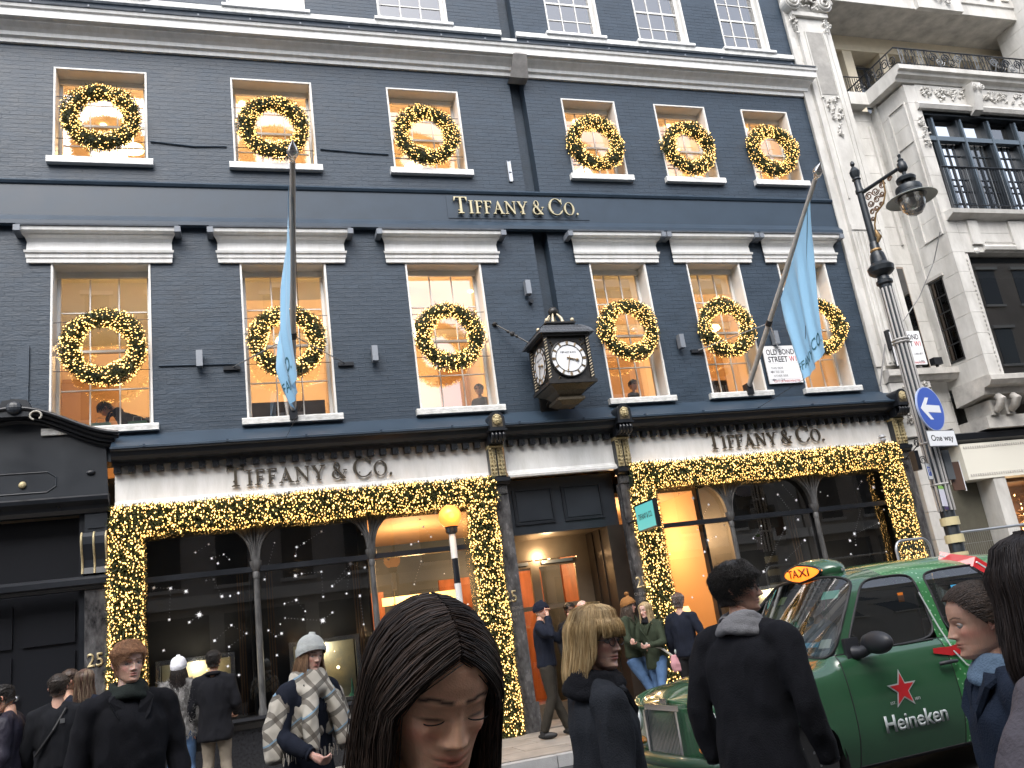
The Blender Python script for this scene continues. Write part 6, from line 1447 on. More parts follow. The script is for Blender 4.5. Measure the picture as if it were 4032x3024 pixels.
def sticker(us, vs2, m, nm):
    c = [onscreen(us[0], vs2[0]), onscreen(us[1], vs2[0]), onscreen(us[1], vs2[1]), onscreen(us[0], vs2[1])]
    M = MB().add([tuple(p) for p in c]+[tuple(p+Vector((-.003, 0, -.001))) for p in c], [(0, 1, 2, 3), (7, 6, 5, 4), (0, 4, 5, 1), (1, 5, 6, 2), (2, 6, 7, 3), (3, 7, 4, 0)]); M.build(nm, m, TX)
sticker((.74, .90), (.80, .92), stk, 'sticker'); sticker((.75, .87), (.12, .19), stb, 'sticker'); sticker((.88, .96), (.10, .22), stw, 'sticker'); sticker((.16, .26), (.80, .92), mat('sticker_yellow', (.45, .5, .25), .5), 'sticker')
# wipers, mirrors, handles, side marker
MB().tube([(-.47, .60, 1.10), (-.50, .15, 1.155)], .009, 6).tube([(-.47, -.05, 1.16), (-.50, -.5, 1.13)], .009, 6).build('wiper', rubber, TX)
for sg in (1, -1):
    m = MB(); m.ball((-.80, sg*1.02, 1.165), (.072, .165, .092), 22, 14); m.ball((-.80, sg*.93, 1.16), (.06, .09, .08), 14, 10)
    m.tube([(-.72, sg*.80, 1.10), (-.76, sg*.86, 1.10), (-.79, sg*.92, 1.13)], [.06, .05, .05], 10); m.box(-.78, -.64, min(sg*.785, sg*.82), max(sg*.785, sg*.82), 1.04, 1.22)
    m.build('wing_mirror', blackpl, TX, smooth=60)
    MB().tube([(-1.52, sg*.885, .90), (-1.53, sg*.915, .905), (-1.68, sg*.915, .905), (-1.70, sg*.885, .90)], .016, 8).build('door_handle', blackpl, TX, smooth=60)
    MB().ball((-.16, sg*.885, .78), (.028, .02, .022), 12, 8).build('side_marker', mat('orange_lens', (.75, .14, .04), .25), TX, smooth=60)
    MB().tube([(-1.22, sg*.79, 1.10), (-1.60, sg*.79, 1.10)], .010, 6).build('window_strip', rubber, TX)
# nose: grille, lamps, bumper
G = MB().box(.70, .755, -.30, .30, .42, .46).box(.66, .73, -.30, .30, .84, .885).box(.69, .75, -.30, -.27, .46, .84).box(.69, .75, .27, .30, .46, .84)
gr = G.build('grille', chrome, TX)
MB().box(.69, .70, -.27, .27, .46, .84).build('grille_back', rubber, gr)
for k in range(22): MB().tube([(.735, -.255+k*.0243, .46), (.715, -.255+k*.0243, .84)], .0052, 6).build('grille_bar', chrome, gr)
MB().box(.685, .70, -.06, .06, .89, .93).build('badge', chrome, TX)
for sg in (1, -1):
    h = MB().lathe((.655, sg*.585, .74), [(.0, .075), (.07, .065), (.10, .04), (.118, 0), (.12, -.05)], 26, axis='x'); hh_ = h.build('headlight', mat('lamp_glass', (.55, .58, .60), .08, spec=1.0, coat=1.0), TX, smooth=50)
    MB().lathe((.655, sg*.585, .74), [(.120, .01), (.132, .0), (.128, -.04)], 26, axis='x').build('lamp_bezel', chrome, hh_, smooth=50)
    MB().ball((.70, sg*.60, .555), (.05, .11, .035), 14, 10).build('indicator', mat('amber_lens', (.70, .22, .03), .15, coat=1), TX, smooth=60)
bp = MB(); 
for dz, rr_ in ((.36, .075), (.44, .06)):
    bp.tube([(.30, .90, dz), (.55, .84, dz), (.70, .60, dz), (.76, .25, dz), (.77, 0, dz), (.76, -.25, dz), (.70, -.60, dz), (.55, -.84, dz), (.30, -.90, dz)], rr_, 10)
bp.build('bumper', mat('bumper_dark_green', (.016, .05, .028), .35, coat=.6), TX, smooth=60)
MB().box(.74, .765, -.26, .26, .49-.14, .49-.03).build('number_plate', mat('plate_white', (.7, .7, .68), .4), TX)
# lit roof sign
ps = MB(); ps.ball((-1.16, 0, 1.80), (.20, .36, .125), 28, 14); pod = ps.build('roof_sign', green, TX, smooth=80)
fl_ = MB(); pts = []
for k in range(24):
    a = 2*PI*k/24; y = .255*math.cos(a); z = .072*math.sin(a)*(1-0.25*abs(math.cos(a)))
    pts.append((y, z))
vs_ = [(-.955-abs(y)*.16-(.0 if k_ else 0), y, 1.805+z) for k_, (y, z) in enumerate(pts)]+[(-1.02-abs(y)*.1, y*1.08, 1.805+z*1.15) for y, z in pts]+[(-.945, 0, 1.805)]
fl_.add(vs_, [(k, (k+1) % 24, 24+(k+1) % 24, 24+k) for k in range(24)]+[(k, (k+1) % 24, 48) for k in range(24)])
fl_.build('lit_lens', mat('taxi_lens', (.9, .35, .05), .3, emit=(1.0, .19, .012), estr=.7), pod)
MB().tube([(-.97-abs(y)*.15, y*1.05, 1.805+z*1.08) for y, z in pts+[pts[0]]], .014, 6).build('lens_rim', black, pod, smooth=60)
tx = text('TAXI', .075, mat('sign_print', (.16, .02, .01), .5), pod, (-.935, 0, 1.775), rot=(PI/2, 0, PI/2), width=.31, ext=.004, bold=.01)
for v in tx.data.vertices: v.co.z -= abs(v.co.x)*.16+.0085
MB().lathe((-1.1, .46, 1.78), [(.012, 0), (.012, .02)], 8).build('roof_stud', steel, TX)
# adverts on the doors
red = mat('advert_red', (.52, .015, .02), .35, coat=.6); adw = mat('advert_silver', (.42, .46, .45), .35, coat=.6)
def star(cx_, cz_s, R_, y, m, nm, e):
    pts = [(cx_+(R_ if k % 2 == 0 else R_*.40)*math.sin(k*PI/5+.0), cz_s+(R_ if k % 2 == 0 else R_*.40)*math.cos(k*PI/5)) for k in range(10)]
    MB().poly(pts, y, y+e).build(nm, m, TX)
star(-1.06, .76, .16, .884, adw, 'star_outline', .003); star(-1.06, .76, .128, .8875, red, 'star', .003)
w_ = text('Heineken', .125, adw, TX, (0, 0, 0), rot=(0, 0, 0), width=.66, ext=.003, bold=.02, name='brand_lettering')
w_.matrix_basis = Matrix(((-1, 0, 0, -1.13), (0, 0, 1, .8865), (0, 1, 0, .46), (0, 0, 0, 1)))
sl = MB()   # slab serifs on the H and k uprights
for x in (-.895, -.935): pass
for k, (tx_, xx) in enumerate((('EST.', -.93), ('1873', -1.19))):
    w2 = text(tx_, .022, adw, TX, (0, 0, 0), rot=(0, 0, 0), width=.055, ext=.002, name='small_lettering'); w2.matrix_basis = Matrix(((-1, 0, 0, xx), (0, 0, 1, .8865), (0, 1, 0, .66), (0, 0, 0, 1)))
def sweep(pts, w0, w1, m, nm, y):
    M = MB(); n = len(pts); V = []
    for i, (x, z, yy) in enumerate(pts):
        a = pts[min(i+1, n-1)]; b = pts[max(i-1, 0)]; d = Vector((a[0]-b[0], a[1]-b[1])).normalized(); w = w0+(w1-w0)*i/(n-1)
        V += [(x-d.y*w, yy+y, z+d.x*w), (x+d.y*w, yy+y, z-d.x*w)]
    M.add(V, [(2*i, 2*i+1, 2*i+3, 2*i+2) for i in range(n-1)]); return M.build(nm, m, TX)
sweep([(-1.50, 1.01, .862), (-1.58, 1.0, .864), (-1.68, .985, .866), (-1.80, .99, .866)], .02, .045, red, 'red_swirl', .004)
sweep([(-2.30, 1.795, .40), (-2.36, 1.755, .47), (-2.48, 1.70, .62), (-2.60, 1.58, .685), (-2.72, 1.42, .725), (-2.82, 1.26, .76), (-2.88, 1.12, .80)], .05, .06, red, 'red_swirl', .012)
sweep([(-2.30, 1.80, .40), (-2.38, 1.755, .48), (-2.50, 1.69, .63), (-2.62, 1.56, .69)], .008, .008, adw, 'silver_line', .016)
sweep([(-1.66, 1.50, .70), (-1.70, 1.2, .78), (-1.72, .98, .866), (-1.80, .86, .886), (-1.9, .80, .886)], .008, .008, adw, 'silver_line', .006)
MB().add([(-2.05, .695, 1.52), (-2.42, .695, 1.52), (-2.42, .708, 1.46), (-2.05, .708, 1.46)], [(0, 1, 2, 3)]).build('window_sticker', stb, TX)
MB().box(-1.50, -1.44, .678, .684, 1.44, 1.52).build('window_sticker', mat('orange_sticker', (.8, .22, .02), .5), TX)
# ---------------------------------------------------------------- people
def fuse(mb, voxel, it=4, disp=0.0, dsc=9.0, stretch=(1, 1, .45), name='fused', mats_=None, seed=0.0):
    me = mb.mesh('t', black); o = bpy.data.objects.new('t', me); COL.objects.link(o)
    r = o.modifiers.new('r', 'REMESH'); r.mode = 'VOXEL'; r.voxel_size = voxel; r.adaptivity = 0
    bpy.context.view_layer.update()
    m2 = bpy.data.meshes.new_from_object(o.evaluated_get(bpy.context.evaluated_depsgraph_get())); bpy.data.objects.remove(o)
    n = len(m2.vertices); co = np.zeros(n*3); m2.vertices.foreach_get('co', co); co = co.reshape(-1, 3)
    e = np.zeros(len(m2.edges)*2, dtype=np.int64); m2.edges.foreach_get('vertices', e); e = e.reshape(-1, 2)
    deg = np.bincount(e.ravel(), minlength=n)[:, None]
    for _ in range(it):
        s = np.zeros_like(co); np.add.at(s, e[:, 0], co[e[:, 1]]); np.add.at(s, e[:, 1], co[e[:, 0]]); co = co*0.4+0.6*s/deg
    if disp:
        m2.vertices.foreach_set('co', co.ravel()); m2.update()
        nn = np.zeros(n*3); m2.vertices.foreach_get('normal', nn); nn = nn.reshape(-1, 3)
        w = np.zeros(n)
        for i in range(n):
            p = co[i]; q = Vector((p[0]*dsc*stretch[0]+seed, p[1]*dsc*stretch[1], p[2]*dsc*stretch[2]+p[0]*2))
            v = noise.noise(q); w[i] = (1-abs(v)*2.2)*0.7+noise.noise(q*2.7)*0.4
        co = co+nn*(w[:, None]*disp)
    m2.vertices.foreach_set('co', co.ravel()); m2.materials.clear()
    for m in (mats_ or [black]): m2.materials.append(m)
    m2.polygons.foreach_set('use_smooth', [True]*len(m2.polygons)); m2.name = name; m2.update()
    return m2
def loft(mb, rings, n=20, mi=0):
    """rings of (centre, rx, ry) stacked upward, closed"""
    vs = []; fs = []
    for (c, rx, ry) in rings:
        for k in range(n): a = 2*PI*k/n; vs.append((c[0]+rx*math.cos(a), c[1]+ry*math.sin(a), c[2]))
    L = len(rings)
    for i in range(L-1):
        for k in range(n): fs.append((i*n+k, i*n+(k+1) % n, (i+1)*n+(k+1) % n, (i+1)*n+k))
    fs += [tuple(range(n))[::-1], tuple((L-1)*n+k for k in range(n))]
    return mb.add(vs, fs, mi)
ZT = [0, .008, .02, .035, .05, .07, .09, .11, .13, .15, .17, .19, .205, .217, .225]
HW = [0, .026, .040, .050, .056, .062, .067, .070, .073, .075, .073, .064, .050, .030, 0]
HF = [.055, .078, .086, .085, .085, .086, .087, .088, .092, .092, .088, .075, .056, .035, .0]
HB = [-.055, -.01, .02, .045, .062, .080, .092, .100, .103, .102, .095, .080, .060, .035, 0.0]
def hprof(z): return np.interp(z, ZT, HW), np.interp(z, ZT, HF), np.interp(z, ZT, HB)
def G(x, s): return math.exp(-(x/s)**2)
def skin_mat():
    if 'skin' in MATS: return MATS['skin']
    m = mat('skin', (.5, .3, .2), .50, sss=0.25, bump=.10, bscale=420); nt = m.node_tree
    a = nt.nodes.new('ShaderNodeAttribute'); a.attribute_name = 'tone'; n_ = nt.nodes.new('ShaderNodeTexNoise'); n_.inputs['Scale'].default_value = 55; n_.inputs['Detail'].default_value = 6; mr_ = nt.nodes.new('ShaderNodeMapRange'); mr_.inputs['To Min'].default_value = .86; mr_.inputs['To Max'].default_value = 1.14; nt.links.new(n_.outputs['Fac'], mr_.inputs['Value'])
    vm = nt.nodes.new('ShaderNodeVectorMath'); vm.operation = 'SCALE'; nt.links.new(a.outputs['Color'], vm.inputs[0]); nt.links.new(mr_.outputs[0], vm.inputs['Scale']); nt.links.new(vm.outputs[0], nt.nodes['Principled BSDF'].inputs['Base Color'])
    return m
def head_grid(res, tone, lips, brow, beard=None, closed=False, smile=0.0, nose=1.0, fem=0.0):
    nz, na = res
    V, C, F = [], [], []
    zs_ = [0.225*(0.5-0.5*math.cos(PI*i/(nz-1))) for i in range(nz)]
    for z in zs_:
        w, f, b = hprof(z); cyo = np.interp(z, [0, .05], [-.055, 0]); w *= (1-.05*fem)
        for k in range(na):
            a = 2*PI*k/na; s, c = math.sin(a), math.cos(a)
            x = w*math.copysign(abs(s)**.88, s); y = (cyo-(f+cyo)*math.copysign(abs(c)**.92, c)) if c > 0 else (cyo+(b-cyo)*abs(c)**.92)
            col = list(tone); d = 0
            if c > -0.1:
                ax = abs(x); t = max(0, min(1.1, (.119-z)/.041))
                nr = (.003+.021*t)*nose*G(x, .0062+.0045*t) if z > .078 else (.024*nose*G(x, .0107)*max(0, 1-((.078-z)/.009))**.8 if z > .069 else 0)
                d += nr if z < .128 else .003*G(x, .008)*G(z-.128, .006)
                d += .0085*G(ax-.0135, .006)*G(z-.0775, .0065)
                d -= .0105*G(ax-.031, .0155)*G(z-.1125, .0095)
                d += (.0075 if closed else .0035)*G(ax-.031, .013)*G(z-(.114 if closed else .1185), .0055 if closed else .003)
                d += .0025*G(ax-.031, .012)*G(z-.1055, .003)
                d += (.004-.002*fem)*G(ax-.028, .018)*G(z-.129, .005)
                d += .0045*G(ax-.042, .015)*G(z-.088-.006*smile, .014)*(1+smile)
                d += .0045*G(x, .024)*G(z-.055, .015)
                zs2 = z-smile*.25*ax**1.0*.6 if smile else z
                d += .0048*G(zs2-.0572, .0034)*G(x, .018)-.0045*G(zs2-.0525, .0014)*G(x, .022+.006*smile)+.0055*G(zs2-.0475, .0038)*G(x, .016)
                d += .005*G(x, .015)*G(z-.018, .011)-.0035*G(x, .018)*G(z-.036, .005)
                lp = max(G(zs2-.0568, .0032)*G(x, .021), G(zs2-.0478, .0038)*G(x, .019)); lp = min(1, lp*1.6) if c > .3 else 0
                col = [col[i]*(1-lp)+lips[i]*lp for i in range(3)]
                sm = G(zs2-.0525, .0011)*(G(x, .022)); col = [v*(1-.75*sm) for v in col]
                bz = .1315+(.0035+.002*fem)*G(ax-.034, .014)-.002*(ax/.04)+.0012*fem; br = G(z-bz, .0032-.0008*fem)*(1 if .012 < ax < .046 else G(min(abs(ax-.012), abs(ax-.046)), .004)); br = min(1, br*1.25)
                col = [col[i]*(1-br)+brow[i]*br for i in range(3)]
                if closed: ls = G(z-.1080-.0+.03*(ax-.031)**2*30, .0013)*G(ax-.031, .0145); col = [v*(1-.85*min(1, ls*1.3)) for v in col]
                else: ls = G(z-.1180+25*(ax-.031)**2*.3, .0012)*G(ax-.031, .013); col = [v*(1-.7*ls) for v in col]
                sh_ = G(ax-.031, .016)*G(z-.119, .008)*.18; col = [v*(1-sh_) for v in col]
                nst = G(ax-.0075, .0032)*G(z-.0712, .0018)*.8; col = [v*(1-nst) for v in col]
                ch = G(ax-.045, .018)*G(z-.085, .016)*.22; col = [min(1, col[0]*(1+ch*.6)), col[1]*(1-ch*.5), col[2]*(1-ch*.4)]
                if beard:
                    bm_ = 1.0 if z < .034 else 0.0
                    bm_ = max(bm_, G(z-.0655, .005)*(1 if ax < .028 else 0), (1 if (ax > .024 and z < .062+.9*max(0, ax-.03)) else 0)*(1-lp))
                    if z > .11: bm_ = 0
                    bm_ = min(1, bm_)*beard[3]*(.75+.5*RNG.random()); bm_ = min(1, bm_)
                    col = [col[i]*(1-bm_)+beard[i]*bm_ for i in range(3)]
            V.append((x*(1+0.0), y-d, z)); C.append(tuple(col)+(1,))
    for i in range(nz-1):
        for k in range(na):
            F.append((i*na+k, i*na+(k+1) % na, (i+1)*na+(k+1) % na, (i+1)*na+k))
    return V, C, F
def tubes_np(P, r, sides=3, taper=True):
    """P (n, k, 3) polylines turned into thin tubes"""
    n, k, _ = P.shape; T = np.gradient(P, axis=1); T /= np.linalg.norm(T, axis=2, keepdims=True)+1e-9
    ref = np.array([0.31, -0.9, 0.29]); S = np.cross(T, ref); S /= np.linalg.norm(S, axis=2, keepdims=True)+1e-9; U = np.cross(T, S)
    rr = np.ones((n, k, 1))*np.asarray(r).reshape(-1, 1, 1)
    if taper: rr = rr*np.concatenate([np.ones(k-2), [.7, .15]])[None, :, None]
    vs = [P+rr*(math.cos(2*PI*s/sides)*S+math.sin(2*PI*s/sides)*U) for s in range(sides)]
    V = np.stack(vs, 2).reshape(-1, 3)
    b = (np.arange(n)[:, None, None]*k+np.arange(k-1)[None, :, None])*sides; s = np.arange(sides)[None, None, :]; s2 = (s+1) % sides
    F = np.stack([b+s, b+s2, b+sides+s2, b+sides+s], -1).reshape(-1, 4)
    return V, F
def hair_mat(nm, c, c2=None): return mat(nm, c, .46, noise_amt=.35, nscale=30, col2=c2, stretch=(1, 1, .15), spec=.5)
def env(a, z, thick):
    """point of the hair envelope round the head: azimuth a (0 = front), height z, offset thick"""
    zz = max(0.075, min(z, .2249)); w, f, b = hprof(zz); s, c = math.sin(a), math.cos(a)
    rx = w+thick; ry = (f if c > 0 else b)+thick
    return np.array([rx*math.copysign(abs(s)**.9, s), -ry*c if c > 0 else ry*-c, z+(thick if z > .2 else 0)*((z-.2)/.025 if z > .2 else 0)])
CURL = [0.0]; HATTED = [False]
def hair_strands(kind_, n, k=14, rs=None):
    rs = rs or np.random.default_rng(5); out = []
    for _ in range(n):
        th = rs.uniform(.004, .020)
        if kind_ == 'parted':      # long, centre parting, falling forward of the shoulders
            side = 1 if rs.random() < .5 else -1; ro = rs.random()**1.15; ln = rs.uniform(.28, .50); pts = []; wv = rs.uniform(0, 6)
            al = -.86+ro*2.3+rs.normal(0, .04); d0 = np.array([.012+rs.uniform(0, .02), math.sin(al)*1.0, math.cos(al)]); d0 /= np.linalg.norm(d0)
            af = 1.12+ro*1.9+rs.normal(0, .05); d1 = np.array([math.sin(af), -math.cos(af), -.12]); d1 /= np.linalg.norm(d1); om = math.acos(max(-1, min(1, float(d0@d1)))); R_ = np.array([.074+th*.9, .098+th*.8, .110+th*.7]); arc = .42
            dro = rs.normal(0, .0012, 3)
            for j in range(k):
                s = j/(k-1); u = min(1, s/arc); d = (math.sin((1-u)*om)*d0+math.sin(u*om)*d1)/math.sin(om); p = d*R_+np.array([0, .004, .115])
                if s > arc:
                    v = (s-arc)/(1-arc); p[2] -= ln*v; p[0] += .014*v+.005*math.sin(v*5+wv)-(.012 if ro < .3 else 0)*v; p[1] += .005*math.sin(v*4+wv*2)-(.02 if ro < .4 else 0)*v
                p = p+dro*(1+2*s); pts.append((side*p[0], p[1], p[2]))
        elif kind_ == 'bob':
            a = rs.uniform(-PI, PI); fr = abs(a) < .95; pts = []; e_ = -.050+rs.uniform(-.02, .015)
            if fr: e_ = .128+rs.uniform(-.006, .012)+.015*(abs(a) > .75)
            elif abs(a) < 1.25: e_ = .06-.2*(abs(a)-.95)
            flare = rs.uniform(.010, .026); th = rs.uniform(.010, .024); wv = rs.uniform(0, 6)
            for j in range(k):
                s = j/(k-1); z = .232-(.232-e_)*s**1.35; f2 = max(0, (.14-z)/.16)
                zz = max(z, .10); p = env(a+.12*math.sin(a)*s, zz, th+flare*min(1, f2)*(1.0 if z > .0 else 1.0-3*max(0, -z)*2)); p[2] = z+(th*.9 if z > .2 else 0)
                if z > .2: sc_ = 1
                p[0] += .003*math.sin(s*7+wv); p[1] += .003*math.cos(s*6+wv)
                if fr and s > .6: p[0] += .018*(s-.6)
                pts.append(tuple(p))
        elif kind_ == 'short':
            a = rs.uniform(-PI, PI); z0 = rs.uniform(.035, .228); hl = .186 if abs(a) < .8 else (.135 if abs(a) < 1.35 else (.10 if abs(a) < 1.8 else .04))
            if z0 < hl: z0 = hl+rs.uniform(0, .228-hl)
            L = rs.uniform(.015, .045)*(1.25 if z0 > .19 else .8); cu = rs.uniform(0, 6); pts = []; dirn = rs.normal(0, .6)+(.5 if abs(a) < 1 else 0); cl = CURL[0]; vo = ((.020 if z0 > .19 else .010)+.010*cl)*max(.15, min(1, (z0-.03)/.13))
            for j in range(k):
                s = j/(k-1); p = env(a+(.5*dirn)*s+.06*math.sin(s*6+cu)*s, max(.05, z0-L*(.55 if abs(a) < .9 else .9)*s), .002+vo*math.sin(min(1, s*1.15)*PI*.62)); p = p+cl*.0065*np.array([math.sin(s*13+cu), math.cos(s*13+cu), math.sin(s*11+cu*2)])*s; p[2] += .006*math.sin(s*7+cu)*s; pts.append(tuple(p))
        elif kind_ == 'pulled':
            a = rs.uniform(-PI, PI); top = rs.uniform(0, 1); hl = np.interp(abs(a), [0, .7, 1.3, 1.7, PI], [.188, .18, .125, .09, .06]); z0 = hl+(.225-hl)*top
            p0 = env(a, z0, .003); p1 = np.array([0, .135, .118])+rs.normal(0, .012, 3); pts = []
            for j in range(k):
                s = j/(k-1); p = p0*(1-s)+p1*s; r = math.hypot(p[0]/.088, p[1]/.112); zz_ = (p[2]-.115)/.122
                q = math.sqrt(r*r+zz_*zz_)+1e-6
                if q < 1.0+th*4 and s < .93: p = np.array([p[0]/q, p[1]/q, .115+(p[2]-.115)/q])*1.0*np.array([1+th*4, 1+th*4, 1.0]); 
                pts.append(tuple(p+rs.normal(0, .0008, 3)))
        else:                      # 'long': loose, to the shoulders, face open
            a = rs.uniform(.85, 2*PI-.85); pts = []; e_ = rs.uniform(-.20, -.08); wv = rs.uniform(0, 6)
            for j in range(k):
                s = j/(k-1); zt_ = .13 if HATTED[0] else .23; z = zt_-(zt_-e_)*s**1.2; p = env(a+.05*math.sin(s*4+wv), max(z, .09), (th if not HATTED[0] else .004+th*min(1, s*2))+.02*max(0, (.1-z)/.2)); p[2] = z; p[0] += .006*math.sin(s*8+wv); pts.append(tuple(p))
        out.append(pts)
    return np.array(out)
def hand_mb(side, curl=.5, sc=1.0):
    """hand with wrist at the origin, fingers towards -z, palm facing -y; side = +1 left hand"""
    m = MB(); m.tube([(0, 0, .03), (0, 0, -.005), (0, 0, -.04), (0, 0, -.085)], [.024, .024, .030, .028], 10)
    loft(m, [((0, 0, -.09), .038, .012), ((0, 0, -.06), .040, .015), ((0, 0, -.02), .030, .016), ((0, 0, .0), .024, .018)][::-1], 12)
    for i, (x, L) in enumerate(((-.030, .066), (-.010, .074), (.010, .070), (.029, .054))):
        x *= -side; p = Vector((x, 0, -.082)); pts = [p+Vector((0, 0, .02)), p]; ang = 0.15+curl*.25
        for seg in (.46, .30, .24):
            ang += curl*.75; p = p+Vector((x*.12, -math.sin(ang), -math.cos(ang)))*L*seg; pts.append(p)
        m.tube(pts, [.0095, .0095, .009, .0085, .0065], 8)
    t0 = Vector((side*-.028, -.004, -.025)); m.tube([t0, t0+Vector((side*-.020, -.012, -.022)), t0+Vector((side*-.030, -.026*(.5+curl), -.045)), t0+Vector((side*-.030, -.036*(.5+curl), -.066))], [.014, .012, .010, .008], 8)
    return m
def rotm(yaw=0, pitch=0, roll=0):   # head turn: pitch > 0 looks down
    return Matrix.Rotation(yaw, 4, 'Z') @ Matrix.Rotation(-pitch, 4, 'X').inverted().inverted() @ Matrix.Rotation(roll, 4, 'Y')
WOOLN = [0]
def cloth(nm, c, rough=.92, bs=180, sh=.0, c2=None): return mat(nm, c, rough, noise_amt=.18, nscale=5, bump=.35, bscale=bs, sheen=sh, col2=c2, spec=.25)
def person(label, x, y, gz, top, yaw, pose=None, coat=None, coat_len=.52, trousers=None, shoes=True, hair=None, hat=None, head=(0, 0, 0), tone=(.50, .29, .20), detail=0, group=None, beard=None,
           scarf=None, glasses=False, closed=False, smile=0, hands='both', hcurl=.5, lean=0.0, build=1.0, extra=None, fem=0, collar=True, bodyparts='all', nose=1.0, brow=(.05, .03, .02), hairn=1.0, curly=0.0, eyes=(.04, .025, .02)):
    H = top-gz; t = thing('person', label, 'person', (x, y, gz), group, rz=yaw); h = H/1.75; bx = build
    J = dict(neck=(0, .01, 1.47), chest=(0, .0, 1.30), pelvis=(0, 0, .95), shL=(.185*bx, .01, 1.415), shR=(-.185*bx, .01, 1.415), elL=(.25*bx, .03, 1.13), elR=(-.25*bx, .03, 1.13), wrL=(.255*bx, -.07, .89), wrR=(-.255*bx, -.07, .89),
             hipL=(.09, 0, .92), hipR=(-.09, 0, .92), knL=(.10, -.02, .50), knR=(-.10, -.02, .50), anL=(.105, .03, .09), anR=(-.105, .03, .09))
    if pose: J.update(pose)
    if abs(lean) > .5:
        Rl = Matrix.Rotation(lean, 3, 'X'); pv = Vector(J['pelvis'])
        for k_ in J:
            if k_[:2] in ('ne', 'ch', 'sh', 'el', 'wr'): J[k_] = tuple(pv+Rl @ (Vector(J[k_])-pv))
    elif lean:
        for k_ in J:
            if k_[:2] in ('ne', 'ch', 'sh', 'el', 'wr'): p = J[k_]; J[k_] = (p[0], p[1]-lean*(p[2]-.95), p[2]-abs(lean)*.12*(p[2]-.95))
    J = {k_: Vector(v)*h for k_, v in J.items()}
    vox = {0: .026, 1: .016, 2: .011}[detail]; mid = (J['neck']+J['pelvis'])/2
    def arm(m, S, r0, r1, r2, endf=1.0):
        s, e, w = J['sh'+S], J['el'+S], J['wr'+S]; e2 = e+(w-e)*0.0; w2 = e+(w-e)*endf
        m.tube([s+(J['neck']-s)*.35, s, s.lerp(e, .3), s.lerp(e, .75), e, e.lerp(w2, .35), w2], [r0*.9*h, r0*h, r0*.97*h, r1*1.02*h, r1*h, r1*.98*h, r2*h], 12)
        m.ball(tuple(s), (r0*1.0*h,)*3, 12, 8)
        m.tube([s+Vector((0, 0, -.01)), s.lerp(J['neck'], .45)+Vector((0, 0, .012*h)), s.lerp(J['neck'], .85)+Vector((0, 0, .012*h))], [r0*.9*h, r0*.85*h, r0*.8*h], 10)
    def leg(m, S, r0, r1, r2):
        a, b, c = J['hip'+S], J['kn'+S], J['an'+S]; m.tube([a, a.lerp(b, .3), a.lerp(b, .8), b, b.lerp(c, .3), b.lerp(c, .8), c], [r0*h, r0*.98*h, r1*1.08*h, r1*h, r1*1.02*h, r2*1.1*h, r2*h], 12)
    def spine(zz):   # centre line of the trunk at fraction zz from pelvis to neck
        return J['pelvis'].lerp(J['chest'], min(1, zz/.66)) if zz < .66 else J['chest'].lerp(J['neck'], (zz-.66)/.34)
    # continuous skin body: trunk, limbs, neck; the detailed head and hands are merged into the same mesh
    m = MB(); loft(m, [(spine(z)+Vector((0, 0, 0)), rx*h, ry*h) for z, rx, ry in ((-.05, .14, .10), (.2, .13, .09), (.5, .15, .10), (.8, .15, .09), (.95, .07, .06))], 16)
    hb = J['neck']+Vector((0, -.012, .02))*h
    for S in 'LR': arm(m, S, .045, .036, .022); leg(m, S, .075, .05, .038)
    m.tube([J['chest'], J['neck'], hb+Vector((0, .004, .06))*h, hb+Vector((0, .008, .10))*h], [.09*h, .062*h, .053*h, .05*h], 14)
    bd = fuse(m, .024 if detail < 2 else .016, 3, name='body', mats_=[skin_mat()])
    n0 = len(bd.vertices); co = np.zeros(n0*3); bd.vertices.foreach_get('co', co); Vb = [tuple(p) for p in co.reshape(-1, 3)]; Fb = [tuple(p.vertices) for p in bd.polygons]; Cb = [tuple(tone)+(1,)]*n0
    res = {0: (30, 36), 1: (56, 72), 2: (110, 150)}[detail]
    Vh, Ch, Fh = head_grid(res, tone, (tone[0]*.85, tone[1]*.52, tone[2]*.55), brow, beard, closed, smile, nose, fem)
    if abs(lean) > .5: hb = J['neck']+Vector((0, -.05, -.03))*h
    HM = Matrix.Translation(hb+Vector((0, -.005, .045))*h) @ Matrix.Rotation(head[0], 4, 'Z') @ Matrix.Rotation(head[1], 4, 'X') @ Matrix.Rotation(head[2], 4, 'Y') @ Matrix.Scale(h**.35, 4)
    off = len(Vb); Vb += [tuple(HM @ Vector(p)) for p in Vh]; Cb += Ch; Fb += [tuple(i+off for i in f) for f in Fh]
    em = MB()
    for sx in (1, -1):    # ears
        em.tube([(sx*.069, .004, .088), (sx*.079, .014, .096), (sx*.083, .022, .112), (sx*.080, .018, .124), (sx*.072, .004, .122), (sx*.071, .002, .104), (sx*.069, .004, .088)], [.005, .006, .006, .006, .005, .004, .005], 7)
        em.ball((sx*.073, .010, .106), (.006, .012, .017), 8, 6)
    off = len(Vb); Vb += [tuple(HM @ Vector(p)) for p in em.v]; Cb += [(tone[0]*1.02, tone[1]*.85, tone[2]*.85, 1)]*len(em.v); Fb += [tuple(i+off for i in f) for f in em.f]
